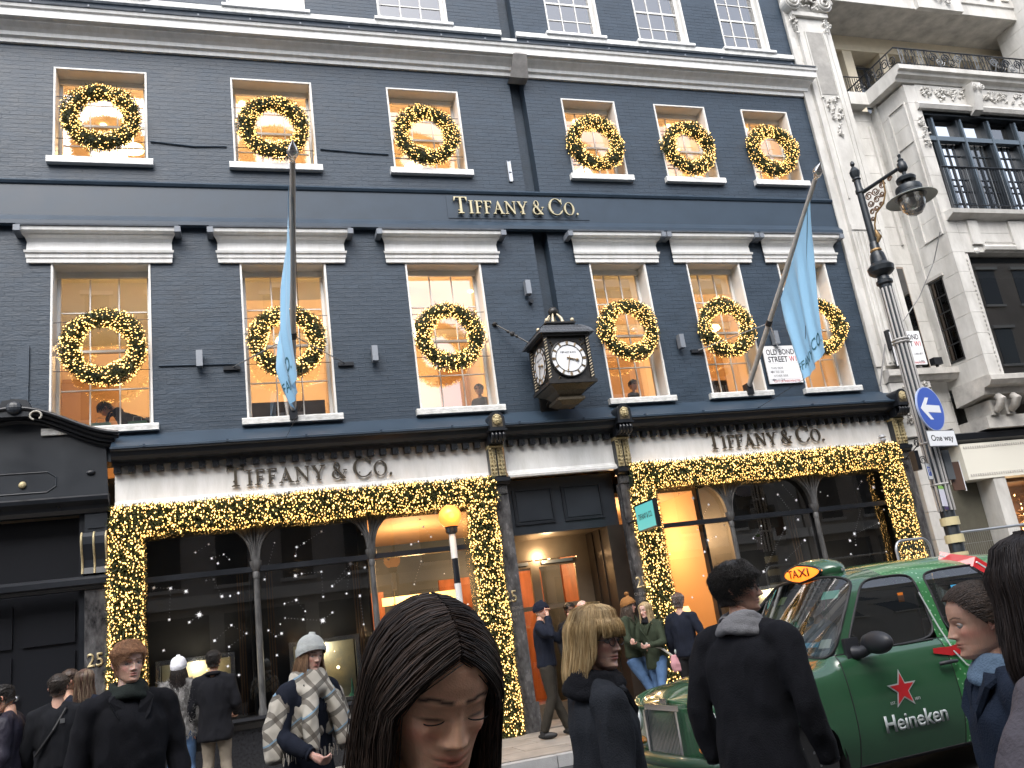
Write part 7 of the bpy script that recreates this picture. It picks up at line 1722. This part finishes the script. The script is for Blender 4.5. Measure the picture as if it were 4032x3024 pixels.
    for S, sg in (('L', 1), ('R', -1)):
        if hands == 'none' or (hands != 'both' and hands != S): continue
        hm = fuse(hand_mb(sg, hcurl), .0055 if detail else .007, 2, name='hand'); d = (J['wr'+S]-J['el'+S]).normalized()
        q = Vector((0, 0, -1)).rotation_difference(d).to_matrix().to_4x4(); HMt = Matrix.Translation(J['wr'+S]+d*.02) @ q @ Matrix.Rotation(-sg*1.2, 4, 'Z') @ Matrix.Scale(h, 4)
        off = len(Vb); Vb += [tuple(HMt @ v.co) for v in hm.vertices]; Cb += [(tone[0]*.97, tone[1]*.9, tone[2]*.9, 1)]*len(hm.vertices); Fb += [tuple(i+off for i in p.vertices) for p in hm.polygons]; bpy.data.meshes.remove(hm)
    bm_ = bpy.data.meshes.new('body'); bm_.from_pydata(Vb, [], Fb); bm_.materials.append(skin_mat())
    at_ = bm_.color_attributes.new('tone', 'FLOAT_COLOR', 'POINT'); at_.data.foreach_set('color', np.array(Cb, dtype=np.float32).ravel()); bm_.polygons.foreach_set('use_smooth', [True]*len(Fb))
    link('body', bm_, t)
    def on_head(mb, nm, m_, smooth=60, k=None): mb.rot(HM); return mb.build(nm, m_, t, smooth=smooth, kind=k)
    if detail and not closed:
        for sx in (1, -1):
            on_head(MB().ball((sx*.031, -.0700, .1122), .0118, 18, 12), 'eyeball', mat('eye_white', (.42, .40, .38), .15))
            on_head(MB().ball((sx*.031-.001, -.0770, .1122), (.0060, .0050, .0060), 14, 10), 'iris', mat('iris_%.2f' % eyes[0], eyes, .1))
            lid = MB(); lid.tube([(sx*(.031+.0145*math.cos(a)), -.0765-.0052*math.sin(a), .1122+.0052*math.sin(a)) for a in np.linspace(.05, PI-.05, 9)], .0022, 6); on_head(lid, 'eyelid', mat('lid_%.2f' % tone[0], tuple(v*.55 for v in tone), .5))
    if detail and closed:
        for sx in (1, -1):
            ls = MB(); ls.tube([(sx*(.031+.0155*math.cos(a)), -.0850-.0022*math.sin(a), .1095-.0050*math.sin(a)) for a in np.linspace(.35, PI-.35, 11)], [.0004]+[.0010]*9+[.0004], 5)
            on_head(ls, 'eyelashes', mat('lash', (.01, .008, .007), .5), k='stuff')
    # clothes
    if coat:
        m = MB(); hem = J['pelvis'].z-coat_len*h*1.0; fl = .045*coat_len
        rg = [((0, J['pelvis'].y+.01, hem), (.185*bx+fl*1.6)*h, (.135+fl)*h), ((0, J['pelvis'].y, (hem+J['pelvis'].z)/2), (.185*bx+fl)*h, (.130+fl*.7)*h)] if coat_len > .12 else [((0, J['pelvis'].y, hem), .180*bx*h, .130*h)]
        rg += [(spine(z), rx*h*bx, ry*h) for z, rx, ry in ((0, .178, .128), (.25, .168, .122), (.5, .185, .130), (.72, .200, .130), (.86, .165, .112), (.97, .085, .082))]
        loft(m, [(Vector(c), a, b) for c, a, b in rg], 24)
        for S in 'LR': arm(m, S, .070, .058, .044, 1.0)
        cm = fuse(m, vox, 5, disp=.0 if detail == 0 else .015, name='coat', mats_=[coat], seed=x*3); link('coat', cm, t)
        if detail:
            for S in 'LR':    # sleeve hems
                d = (J['wr'+S]-J['el'+S]).normalized(); MB().tube([J['wr'+S]-d*.012, J['wr'+S]+d*.004], .046*h, 16).build('cuff', coat, t, smooth=50)
            if collar:
                for sx in (1, -1):
                    n = J['neck']; c = MB(); c.add([tuple(n+Vector(p)*h) for p in [(sx*.015, -.118, -.20), (sx*.085, -.126, -.10), (sx*.115, -.085, -.02), (sx*.10, .02, .035), (sx*.07, .02, .055), (sx*.06, -.06, .03), (sx*.03, -.105, -.08)]]+[tuple(n+Vector(p)*h+Vector((0, -.012, .006))) for p in [(sx*.015, -.118, -.20), (sx*.085, -.126, -.10), (sx*.115, -.085, -.02), (sx*.10, .02, .035), (sx*.07, .02, .055), (sx*.06, -.06, .03), (sx*.03, -.105, -.08)]],
                          [(0, 1, 2, 6), (2, 3, 4, 5), (2, 5, 6), (7, 13, 9, 8), (9, 12, 11, 10), (9, 13, 12)]+[(i, (i+1) % 7, 7+(i+1) % 7, 7+i) for i in range(7)]); c.build('lapel', coat, t)
                MB().tube([tuple(J['neck']+Vector((.078*math.sin(a), .012-.072*math.cos(a), .028+.012*math.cos(a)*-1))*h) for a in np.linspace(.9, 2*PI-.9, 22)], [.012]+[.024]*20+[.012], 10).build('collar', coat, t, smooth=60)
    if trousers:
        m = MB()
        for S in 'LR': leg(m, S, .098, .066, .060)
        loft(m, [(J['pelvis']+Vector((0, 0, -.12*h)), .15*h, .11*h), (J['pelvis']+Vector((0, 0, .06*h)), .155*h, .115*h)], 18)
        link('trousers', fuse(m, max(vox, .016), 3, disp=.006, dsc=14, stretch=(1, 1, .8), name='trousers', mats_=[trousers], seed=x), t)
    if shoes and trousers:
        for S in 'LR':
            a = J['an'+S]; m = MB().ball((a.x, a.y-.045*h, a.z-.045*h), (.048*h, .135*h, .045*h), 14, 8); m.v = [(p[0], p[1], max(p[2], a.z-.088*h)) for p in m.v]; m.tube([tuple(a+Vector((0, .01, -.05))*h), tuple(a+Vector((0, .01, .02))*h)], .05*h, 10)
            m.build('shoe', rubber, t, smooth=60)
    if hair:
        kd, c1, c2 = hair; HATTED[0] = bool(hat); CURL[0] = curly; cnt = int({0: 260, 1: 1500, 2: 7500}[detail]*hairn); hrs = np.random.default_rng(int(abs(x*91)) + 3)
        if kd != 'bald':
            # a scalp of hair under the strands
            sc_v, sc_f = [], []; nz, na = 22, 40
            hlz = {'parted': ([0, .35, .8, 1.2, 1.5, PI], [.190, .186, .168, .128, .06, .03]), 'bob': ([0, .7, 1.0, 1.2, 1.3, PI], [.145, .145, .10, .06, .0, -.02]), 'short': ([0, .7, .95, 1.5, PI], [.190, .182, .145, .125, .050]), 'pulled': ([0, .7, 1.2, 1.6, PI], [.192, .186, .14, .10, .06]), 'long': ([0, .6, .95, 1.15, PI], [.192, .18, .14, .03, -.08])}[kd]
            for i in range(nz):
                for k_ in range(na):
                    a = 2*PI*k_/na; aa = min(a, 2*PI-a); hz = np.interp(aa, *hlz); z = hz+(.2249-hz)*math.sin(i/(nz-1)*PI/2); th_ = {'parted': .004, 'bob': .016, 'short': .006 + (.012 if z > .17 else 0)+.006*curly, 'pulled': .005, 'long': .010}[kd]*min(1, i/2+.15)
                    p = env(a, max(z, .075), th_); p[2] = z if z < .2 else p[2]; p += hrs.normal(0, .0012 if kd != 'short' else .0022, 3)
                    if i == nz-1: p = np.array([0, 0, .2249+th_])
                    sc_v.append(tuple(HM @ Vector(p)))
            sc_f = [(i*na+k_, i*na+(k_+1) % na, (i+1)*na+(k_+1) % na, (i+1)*na+k_) for i in range(nz-1) for k_ in range(na)]
            hat or link('hair_cap', MB().add(sc_v, sc_f).mesh('hair_cap', hair_mat('hair_a_%.3f' % c1[0], c1), 180), t)
            P = hair_strands(kd, cnt, 16 if detail else 9, hrs); shp = P.shape; M3 = np.array(HM)[:3]; P = (P.reshape(-1, 3) @ M3[:, :3].T+M3[:, 3]).reshape(shp)
            rad = {0: .0032, 1: .0017, 2: .00075}[detail]
            pick = hrs.random(cnt)
            for q, (lo, hi, cc) in enumerate(((0, .55, c1), (.55, 1.01, c2))):
                sel_ = (pick >= lo) & (pick < hi)
                if sel_.sum() == 0: continue
                V, F = tubes_np(P[sel_], rad*hrs.uniform(.7, 1.3, sel_.sum())); link('hair', npmesh('hair', V, F, hair_mat('hair_%s_%.3f' % ('ab'[q], cc[0]), cc), True), t, kind='stuff')
        else:
            pass
    if hat:
        col_h, tall, pom = hat; vs_, fs_ = [], []; nz, na = 16, 40
        for i in range(nz):
            for k_ in range(na):
                a = 2*PI*k_/na; s = i/(nz-1); z = (.140 if math.cos(a) > 0 else .10)+.0; z = np.interp(math.cos(a), [-1, 0, 1], [.075, .11, .158]); zz = z+(.2249+tall-z)*math.sin(s*PI/2); zh = min(zz, .2245) if tall <= 0 else z+(.2249-z)*math.sin(s*PI/2)
                p = env(a, zh, .014*(1 if s < .9 else 1.2)); p[2] = zz+(.014 if s > .9 else 0)
                if s < .24: p = env(a, zh, .021); p[2] = zz
                rb = 1+.008*math.cos(a*40)
                if i == nz-1: p = np.array([0, .01, zz+.014])
                vs_.append((p[0]*rb, p[1]*rb, p[2]))
        on_head(MB().add(vs_, [(i*na+k_, i*na+(k_+1) % na, (i+1)*na+(k_+1) % na, (i+1)*na+k_) for i in range(nz-1) for k_ in range(na)]), 'hat', col_h, 180)
        if pom: on_head(MB().ball((0, .02, .262+tall), (.035, .035, .032), 12, 8), 'bobble', col_h)
    if glasses:
        g = MB()
        for sx in (1, -1):
            g.tube([(sx*.031+.021*math.cos(a), -.099+.004*abs(math.cos(a)), .109+.015*math.sin(a)) for a in np.linspace(0, 2*PI, 21)], .0017, 6); g.tube([(sx*.051, -.096, .115), (sx*.070, -.06, .117), (sx*.077, .005, .117), (sx*.079, .02, .108)], .0017, 6)
        g.tube([(-.010, -.103, .112), (0, -.105, .114), (.010, -.103, .112)], .0016, 6); on_head(g, 'glasses', mat('glasses_frame', (.02, .015, .015), .3))
    if scarf:
        sm, big = scarf; n = J['neck']; m = MB()
        for q in range(3):
            m.tube([tuple(n+Vector(((.075+.012*q+big)*math.sin(a), .005-(.072+.012*q+big)*math.cos(a), .050-.028*q+.014*math.sin(2*a+q)))*h) for a in np.linspace(0, 2*PI, 25)], (.024+big*.3)*h, 8)
        link('scarf', fuse(m, .010 if detail else .016, 2, disp=.004, dsc=25, name='scarf', mats_=[sm]), t)
    if extra: extra(t, J, h, HM)
    return t

wool_black = cloth('black_wool', (.0065, .007, .010)); wool_char = cloth('charcoal_wool', (.020, .023, .029)); navyc = cloth('navy_cloth', (.008, .011, .021)); puffer = cloth('dark_puffer', (.022, .020, .032), .5, 40); sweater = cloth('black_sweater', (.008, .009, .012), .95)
denim = cloth('blue_denim', (.06, .12, .24), .85, c2=(.10, .18, .33)); ddenim = cloth('dark_denim', (.035, .06, .10), .85); khaki = cloth('khaki_cotton', (.22, .19, .15), .85); brownt = cloth('brown_trousers', (.03, .026, .02), .85)
olive = cloth('olive_parka', (.030, .040, .024), .85); greyc = cloth('grey_purple_coat', (.105, .095, .108), .8, 90); blackt = cloth('black_trousers', (.012, .012, .013))
blondehair = ('bob', (.36, .235, .10), (.60, .44, .23)); 
def place(u, v, t): p = away(u, v, t); return p.x, p.y, p.z
def PV(u, v, t, gz, *a, **k):
    x, y, z = place(u, v, t); return x, y, gz, z
SKL, SKM, SKD = (.62, .38, .28), (.56, .33, .23), (.48, .26, .165)

# the girl close to the lens, looking down
x, y, g_, tp = PV(886, 1332, 1.14, 0)
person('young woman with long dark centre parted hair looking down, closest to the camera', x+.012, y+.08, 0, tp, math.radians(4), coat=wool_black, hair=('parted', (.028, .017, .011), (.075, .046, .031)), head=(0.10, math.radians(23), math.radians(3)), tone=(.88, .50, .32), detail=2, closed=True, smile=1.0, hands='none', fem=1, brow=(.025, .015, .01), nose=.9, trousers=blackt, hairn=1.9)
# blonde woman in glasses, in profile
x, y, g_, tp = PV(1268, 1332, 3.2, 0)
person('woman with blonde bob and glasses in charcoal coat seen in profile beside the taxi front', x, y, 0, tp, math.radians(84), coat=wool_char, coat_len=.5, hair=blondehair, head=(math.radians(-48), math.radians(6), 0), tone=(.72, .46, .36), detail=2, glasses=True, scarf=(wool_black, .01), hands='none', fem=1, trousers=blackt, nose=1.05, hairn=1.5)
# tall man in a dark overcoat
x, y, g_, tp = PV(1566, 1230, 4.0, 0)
person('man with curly dark hair, glasses and dark overcoat in front of the taxi windscreen', x, y, 0, tp+.01, math.radians(118), coat=wool_black, coat_len=.55, hair=('short', (.014, .012, .011), (.045, .04, .036)), head=(math.radians(-68), math.radians(0), 0), curly=1.0, lean=.12, tone=(.56, .32, .23), detail=2, glasses=True, scarf=(cloth('grey_scarf', (.22, .22, .23)), .004), hands='none', build=1.12, trousers=blackt, beard=(.09, .06, .05, .35), hairn=1.3, nose=1.25)
# woman at the right edge looking left
x, y, g_, tp = PV(2112, 1284, 2.6, 0)
person('woman with brown hair tied back looking left, right of the taxi door', x, y, 0, tp, math.radians(-118), coat=cloth('navy_jacket', (.014, .022, .04)), hair=('pulled', (.028, .016, .010), (.055, .033, .02)), head=(0, math.radians(3), 0), tone=(.60, .35, .25), detail=2, scarf=(cloth('pale_blue_scarf', (.16, .24, .34)), .0), hands='none', fem=1, trousers=blackt, nose=1.1)
x, y, g_, tp = PV(2225, 1200, 1.75, 0)
person('dark haired person in grey purple coat cut off by the right edge of the picture', x+.02, y, 0, tp, math.radians(-150), coat=greyc, coat_len=.45, head=(math.radians(-50), 0, 0), hair=('bob', (.016, .011, .010), (.03, .02, .016)), tone=SKM, detail=2, hands='none', build=1.35, trousers=blackt, pose=dict(shL=(.30, .0, 1.45), elL=(.46, -.05, 1.24), wrL=(.34, -.32, 1.12), shR=(-.26, .0, 1.43)))
# ginger man
x, y, g_, tp = PV(276, 1392, 5.0, 0)
person('ginger man with short beard in black coat looking right, left of the fur coat', x, y, 0, tp, math.radians(18), coat=wool_black, coat_len=.5, hair=('short', (.24, .11, .05), (.38, .20, .10)), head=(.12, .02, 0), tone=(.76, .50, .40), detail=2, beard=(.34, .15, .07, .5), scarf=(cloth('dark_green_scarf', (.016, .022, .02)), .004), trousers=blackt, brow=(.22, .10, .05), build=1.05, curly=.3, eyes=(.06, .08, .09))
# woman with grey beanie and big tartan scarf
tart = mat('tartan', (.45, .42, .36), .9)
nt = tart.node_tree; tc = nt.nodes.new('ShaderNodeTexCoord'); mp = nt.nodes.new('ShaderNodeMapping'); mp.inputs['Rotation'].default_value = (.2, .5, .3)
sx_ = nt.nodes.new('ShaderNodeSeparateXYZ'); nt.links.new(tc.outputs['Object'], mp.inputs[0]); nt.links.new(mp.outputs[0], sx_.inputs[0])
prev = None
for ax_, sc__, cc in (('Z', 9.2, (.05, .045, .04, 1)), ('X', 10.0, (.09, .075, .06, 1)), ('Z', 4.6, (.22, .38, .52, 1))):
    mm = nt.nodes.new('ShaderNodeMath'); mm.operation = 'MULTIPLY'; mm.inputs[1].default_value = sc__; nt.links.new(sx_.outputs[ax_], mm.inputs[0])
    fr_ = nt.nodes.new('ShaderNodeMath'); fr_.operation = 'FRACT'; nt.links.new(mm.outputs[0], fr_.inputs[0])
    cr2 = nt.nodes.new('ShaderNodeValToRGB'); cr2.color_ramp.interpolation = 'CONSTANT'; E_ = cr2.color_ramp.elements
    E_[0].position = 0; E_[0].color = (0, 0, 0, 1); E_[1].position = .72 if cc[2] < .3 else .95; E_[1].color = (.75, .75, .75, 1); nt.links.new(fr_.outputs[0], cr2.inputs[0])
    mx_ = nt.nodes.new('ShaderNodeMixRGB'); nt.links.new(cr2.outputs[0], mx_.inputs[0]); mx_.inputs[2].default_value = cc
    if prev: nt.links.new(prev.outputs[0], mx_.inputs[1])
    else: mx_.inputs[1].default_value = (.45, .42, .36, 1)
    prev = mx_
nt.links.new(prev.outputs[0], nt.nodes['Principled BSDF'].inputs['Base Color'])
def shawl(t, J, h, HM):
    m = MB(); n = J['neck']
    for q in range(3): m.tube([tuple(n+Vector(((.09+.016*q)*math.sin(a), .0-(.09+.016*q)*math.cos(a), .05-.045*q))*h) for a in np.linspace(0, 2*PI, 21)], .038*h, 8)
    for sg in (1, -1):
        m.tube([n+Vector((sg*.06, -.10, -.05)), n+Vector((sg*.12, -.15, -.22)), n+Vector((sg*.13, -.17, -.42))], [.05, .055, .045], 8)
        m.tube([n+Vector((sg*.08, .0, -.02)), n+Vector((sg*.20, .02, -.10)), n+Vector((sg*.27, .03, -.28)), n+Vector((sg*.30, .0, -.46))], [.06, .085, .085, .06], 8)
    loft(m, [(n+Vector((0, .03, -.36))*h, .23*h, .13*h), (n+Vector((0, .02, -.15))*h, .22*h, .13*h), (n+Vector((0, .01, 0))*h, .12*h, .10*h)], 16)
    link('tartan_scarf', fuse(m, .013, 3, disp=.010, dsc=18, name='tartan_scarf', mats_=[tart]), t)
    fr = MB(); r = random.Random(2)
    for k in range(60):
        a = r.uniform(-1, 1); p = n+Vector((a*.30, -.12+.16*abs(a)*r.random(), -.40-.04*r.random())); fr.tube([p, p+Vector((r.uniform(-.01, .01), 0, -.05))], [.004, .002], 4)
    fr.build('fringe', mat('fringe_wool', (.42, .39, .34), .9), t, kind='stuff')
x, y, g_, tp = PV(650, 1384, 6.0, 0)
person('woman in pale grey knitted hat and big tartan scarf walking to the right', x, y, 0, tp, math.radians(34), coat=navyc, coat_len=.35, hat=(cloth('pale_grey_knit', (.40, .42, .41), .95, 60), .03, False), hair=('long', (.16, .09, .05), (.26, .16, .09)), head=(-.1, .12, .1), tone=(.56, .35, .28), detail=1, extra=shawl, fem=1, lean=.12, pose=dict(elL=(.27, -.02, 1.15), wrL=(.22, -.26, 1.05), elR=(-.27, -.05, 1.14), wrR=(-.20, -.28, 1.02)), trousers=blackt, hcurl=.7)
# people by the shop windows
fur = mat('grey_fur', (.16, .155, .15), .9, noise_amt=.5, nscale=16, col2=(.36, .35, .34), stretch=(1, 1, .35), bump=.9, bscale=50, sheen=.4)
def furry(t, J, h, HM):
    o = [c for c in t.children if c.name.startswith('coat')][0]; me = o.data; n = len(me.vertices); co = np.zeros(n*3); no = np.zeros(n*3); me.vertices.foreach_get('co', co); me.vertices.foreach_get('normal', no); co = co.reshape(-1, 3); no = no.reshape(-1, 3)
    i = RNG.integers(0, n, 9000); V, F = needles(co[i]+RNG.normal(0, .008, (9000, 3)), no[i]*.5+np.array([0, 0, -1.0]), fur, .05, .006); link('fur_hairs', npmesh('fur_hairs', V, F, fur), t, kind='stuff')
x, y, g_, tp = PV(385, 1424, 10.2, .14)
person('woman in white knitted hat, grey fur coat and jeans looking into the shop window', x, y, .14, tp, math.radians(172), coat=fur, coat_len=.10, hat=(cloth('white_knit', (.72, .73, .78), .95, 60), .02, False), hair=('long', (.015, .01, .01), (.02, .015, .012)), hairn=.4, trousers=denim, detail=1, extra=furry, build=.98, collar=False, fem=1, hcurl=.8)
x, y, g_, tp = PV(460, 1410, 10.2, .14)
person('man in black overcoat and khaki trousers looking into the shop window', x, y, .14, tp, math.radians(168), coat=wool_black, coat_len=.22, hair=('short', (.012, .010, .009), (.02, .016, .013)), trousers=khaki, detail=1, build=1.08, hcurl=.6, pose=dict(elL=(.28, .0, 1.13), wrL=(.30, -.05, .90), elR=(-.27, .03, 1.13), wrR=(-.20, -.22, 1.02), anL=(.14, .03, .09), anR=(-.14, .03, .09)))
x, y, g_, tp = PV(126, 1462, 8.2, .0)
def strap(t, J, h, HM):
    MB().tube([J['neck']+Vector((-.10, -.05, .0)), J['neck']+Vector((-.09, .09, -.02)), J['chest']+Vector((.0, .145, -.02)), J['pelvis']+Vector((.16, .12, .12))], .013, 6).build('bag_strap', rubber, t); MB().box(-.09, -.05, .12*h, .135*h, 1.33*h, 1.37*h).build('strap_buckle', steel, t)
person('man with cropped dark hair in black sweater with a cross strap, back to camera', x, y, 0, tp, math.radians(176), coat=sweater, coat_len=.02, hair=('short', (.03, .022, .017), (.06, .045, .035)), hairn=.7, trousers=ddenim, detail=1, extra=strap, collar=False, build=1.05, tone=(.50, .30, .22), hands='none')
x, y, g_, tp = PV(22, 1480, 8.1, 0)
person('man in dark purple puffer jacket looking down at the far left edge', x, y, 0, tp, math.radians(-95), coat=puffer, coat_len=.12, hair=('short', (.012, .011, .011), (.02, .018, .017)), head=(0, .45, 0), trousers=blackt, detail=1, collar=False, hands='none', tone=SKM)
x, y, g_, tp = PV(150, 1450, 9.3, 0.)
person('brown haired man talking to the hooded blonde, behind the man with the strap', x, y, 0, tp, math.radians(120), coat=navyc, coat_len=.15, hair=('short', (.05, .03, .02), (.09, .06, .04)), trousers=blackt, detail=0, hands='none', tone=SKM)
x, y, g_, tp = PV(182, 1448, 9.2, 0.)
person('person with fair hair and dark hooded jacket standing behind the ginger man', x, y, 0, tp, math.radians(165), coat=navyc, coat_len=.2, hair=('long', (.10, .055, .04), (.20, .15, .10)), trousers=blackt, detail=0, hands='none', tone=SKL, hairn=.8)
x, y, g_, tp = PV(1163, 1303, 12.15, .14)
person('man in navy beanie and navy jacket holding his ear beside the shop door', x, y, .14, tp, math.radians(62), coat=navyc, coat_len=.06, hat=(cloth('navy_knit', (.008, .011, .022), .95, 60), .02, False), trousers=brownt, detail=1, collar=False, tone=SKL, head=(0, .15, 0), pose=dict(elR=(-.30, -.16, 1.28), wrR=(-.13, -.12, 1.54), elL=(.29, -.16, 1.22), wrL=(.20, -.34, 1.44), anL=(.13, -.16, .09), anR=(-.12, .14, .09)), hcurl=.9)
x, y, g_, tp = PV(1256, 1299, 12.9, .14)
person('bald man in dark suit standing in the shop doorway', x, y, .14, tp, math.radians(5), coat=cloth('dark_suit', (.010, .010, .012)), coat_len=.12, hair=('bald', (0, 0, 0), (0, 0, 0)), trousers=blackt, detail=1, tone=(.58, .36, .29), hcurl=.4)
x, y, g_, tp = PV(1228, 1305, 14.2, .14)
person('dark bearded man in suit inside the shop behind the glass door', x, y, .14, tp, math.radians(8), coat=MATS['dark_suit'], coat_len=.12, hair=('short', (.012, .01, .01), (.02, .016, .014)), trousers=blackt, detail=0, tone=(.22, .12, .08), beard=(.02, .015, .012, .8))
x, y, g_, tp = PV(1352, 1294, 12.6, .14)
person('woman in brown bobble beanie, glasses, green jacket and jeans leaning on the shop pier', x, y, .14, tp, math.radians(40), coat=olive, coat_len=.06, hat=(cloth('rust_knit', (.24, .11, .035), .95, 60), .02, True), hair=('long', (.05, .02, .015), (.09, .04, .02)), hairn=.4, trousers=denim, detail=1, glasses=True, tone=(.50, .27, .20), head=(.3, .1, .1), fem=1, pose=dict(elL=(.24, -.12, 1.12), wrL=(.10, -.27, 1.08), elR=(-.26, -.05, 1.14), wrR=(-.12, -.25, 1.0), hipL=(.09, .02, .88), hipR=(-.09, .02, .88), knL=(.16, -.20, .50), knR=(-.02, -.14, .50), anL=(.20, -.18, .09), anR=(.02, -.30, .09)), hcurl=.8)
x, y, g_, tp = PV(1398, 1303, 12.4, .14)
person('laughing blonde woman in olive parka turned left with a pink bag', x, y, .14, tp, math.radians(-62), coat=olive, coat_len=.20, hair=('long', (.34, .24, .12), (.52, .40, .24)), trousers=denim, detail=1, tone=(.60, .38, .31), head=(0, .08, 0), fem=1, smile=.8, lean=.12, scarf=(wool_black, .005), hairn=1.2, pose=dict(elL=(.26, -.08, 1.14), wrL=(.15, -.30, 1.12), elR=(-.26, -.1, 1.14), wrR=(-.14, -.32, 1.18), knL=(.12, -.14, .50), knR=(-.09, .02, .48), anR=(-.10, .16, .12)), hcurl=.8)
x, y, g_, tp = PV(1462, 1286, 12.2, .14)
person('grey haired man in dark jacket looking right at the lit table lamp', x, y, .14, tp, math.radians(130), coat=navyc, coat_len=.10, hair=('short', (.10, .095, .09), (.28, .27, .26)), trousers=blackt, detail=1, tone=(.52, .31, .24), collar=False, pose=dict(elR=(-.32, .05, 1.14), wrR=(-.20, -.12, 1.0)), hands='L')
x, y, g_, tp = PV(168, 895, 14.2, 4.9)
person('man in black suit bending forward behind the lower left window', -1.22, .95, 4.46, 4.46+1.72, math.radians(-88), coat=MATS['dark_suit'], coat_len=.1, hair=('short', (.012, .01, .01), (.02, .015, .013)), trousers=blackt, detail=1, lean=1.25, head=(0, .9, 0), pose=dict(elL=(.25, -.22, 1.22), wrL=(.2, -.45, 1.25), elR=(-.25, -.22, 1.22), wrR=(-.2, -.45, 1.25)), tone=SKM)
person('dark haired head showing at the bottom of the window right of the clock', 6.98, .80, 4.46, 5.62, math.radians(20), coat=wool_black, hair=('short', (.015, .008, .006), (.03, .014, .01)), detail=0, tone=SKM, hands='none', trousers=blackt)
person('dark haired person at the right edge of the window left of the clock', 4.05, .75, 4.46, 5.66, math.radians(-30), coat=wool_black, hair=('short', (.012, .01, .01), (.02, .015, .013)), detail=0, tone=SKM, hands='none', trousers=blackt)
p = TX.matrix_basis @ Vector((-1.36, -.36, 0))
person('taxi driver in pale blue shirt behind the windscreen', p.x, p.y, .03, 1.50, TX.rotation_euler.z+PI/2, coat=cloth('pale_blue_shirt', (.12, .20, .28)), coat_len=.0, hair=('short', (.03, .025, .02), (.06, .05, .04)), detail=0, tone=SKL, pose=dict(pelvis=(0, 0, .70), hipL=(.09, 0, .66), hipR=(-.09, 0, .66), knL=(.12, -.42, .70), knR=(-.12, -.42, .70), anL=(.12, -.55, .35), anR=(-.12, -.55, .35), elL=(.24, -.12, 1.12), wrL=(.16, -.36, 1.16), elR=(-.24, -.12, 1.12), wrR=(-.16, -.36, 1.16)), trousers=blackt, collar=False, shoes=False)
# bags carried
x, y, z = place(1466, 1430, 12.0)
t = thing('shoulder_bag', 'small pink shoulder bag with pale strap hanging beside the blonde woman', 'bag', (x, y, z-.12))
m = MB(); loft(m, [((0, 0, 0), .10, .045), ((0, 0, .10), .13, .06), ((0, 0, .22), .10, .04)], 16); link('bag_body', fuse(m, .012, 3, disp=.006, dsc=22, name='bag_body', mats_=[cloth('pink_cloth', (.52, .27, .30))]), t)
a_ = away(1395, 1390, 12.0)-Vector((x, y, z-.12)); MB().tube([(-.06, 0, .2), tuple(Vector(a_)*.5+Vector((0, 0, .12))), tuple(a_)], .016, 6).build('strap', mat('pale_strap', (.45, .44, .40), .7), t); MB().ball((0, -.02, .26), (.05, .04, .05), 8, 6).build('fluffy_charm', mat('pale_fluff', (.35, .4, .38), .9), t)
x, y, z = place(430, 1600, 10.1)
t = thing('handbag', 'dark leather handbag hanging from the hand of the fur coated woman', 'bag', (x, y, z-.12))
m = MB(); loft(m, [((0, 0, 0), .13, .05), ((0, 0, .15), .14, .055), ((0, 0, .24), .12, .03)], 16); link('bag_body', fuse(m, .012, 3, name='bag_body', mats_=[mat('black_leather', (.02, .02, .022), .3)]), t); MB().tube([(-.08, 0, .22), (-.04, 0, .40), (.04, 0, .40), (.08, 0, .22)], .009, 6).build('handle', MATS['black_leather'], t)
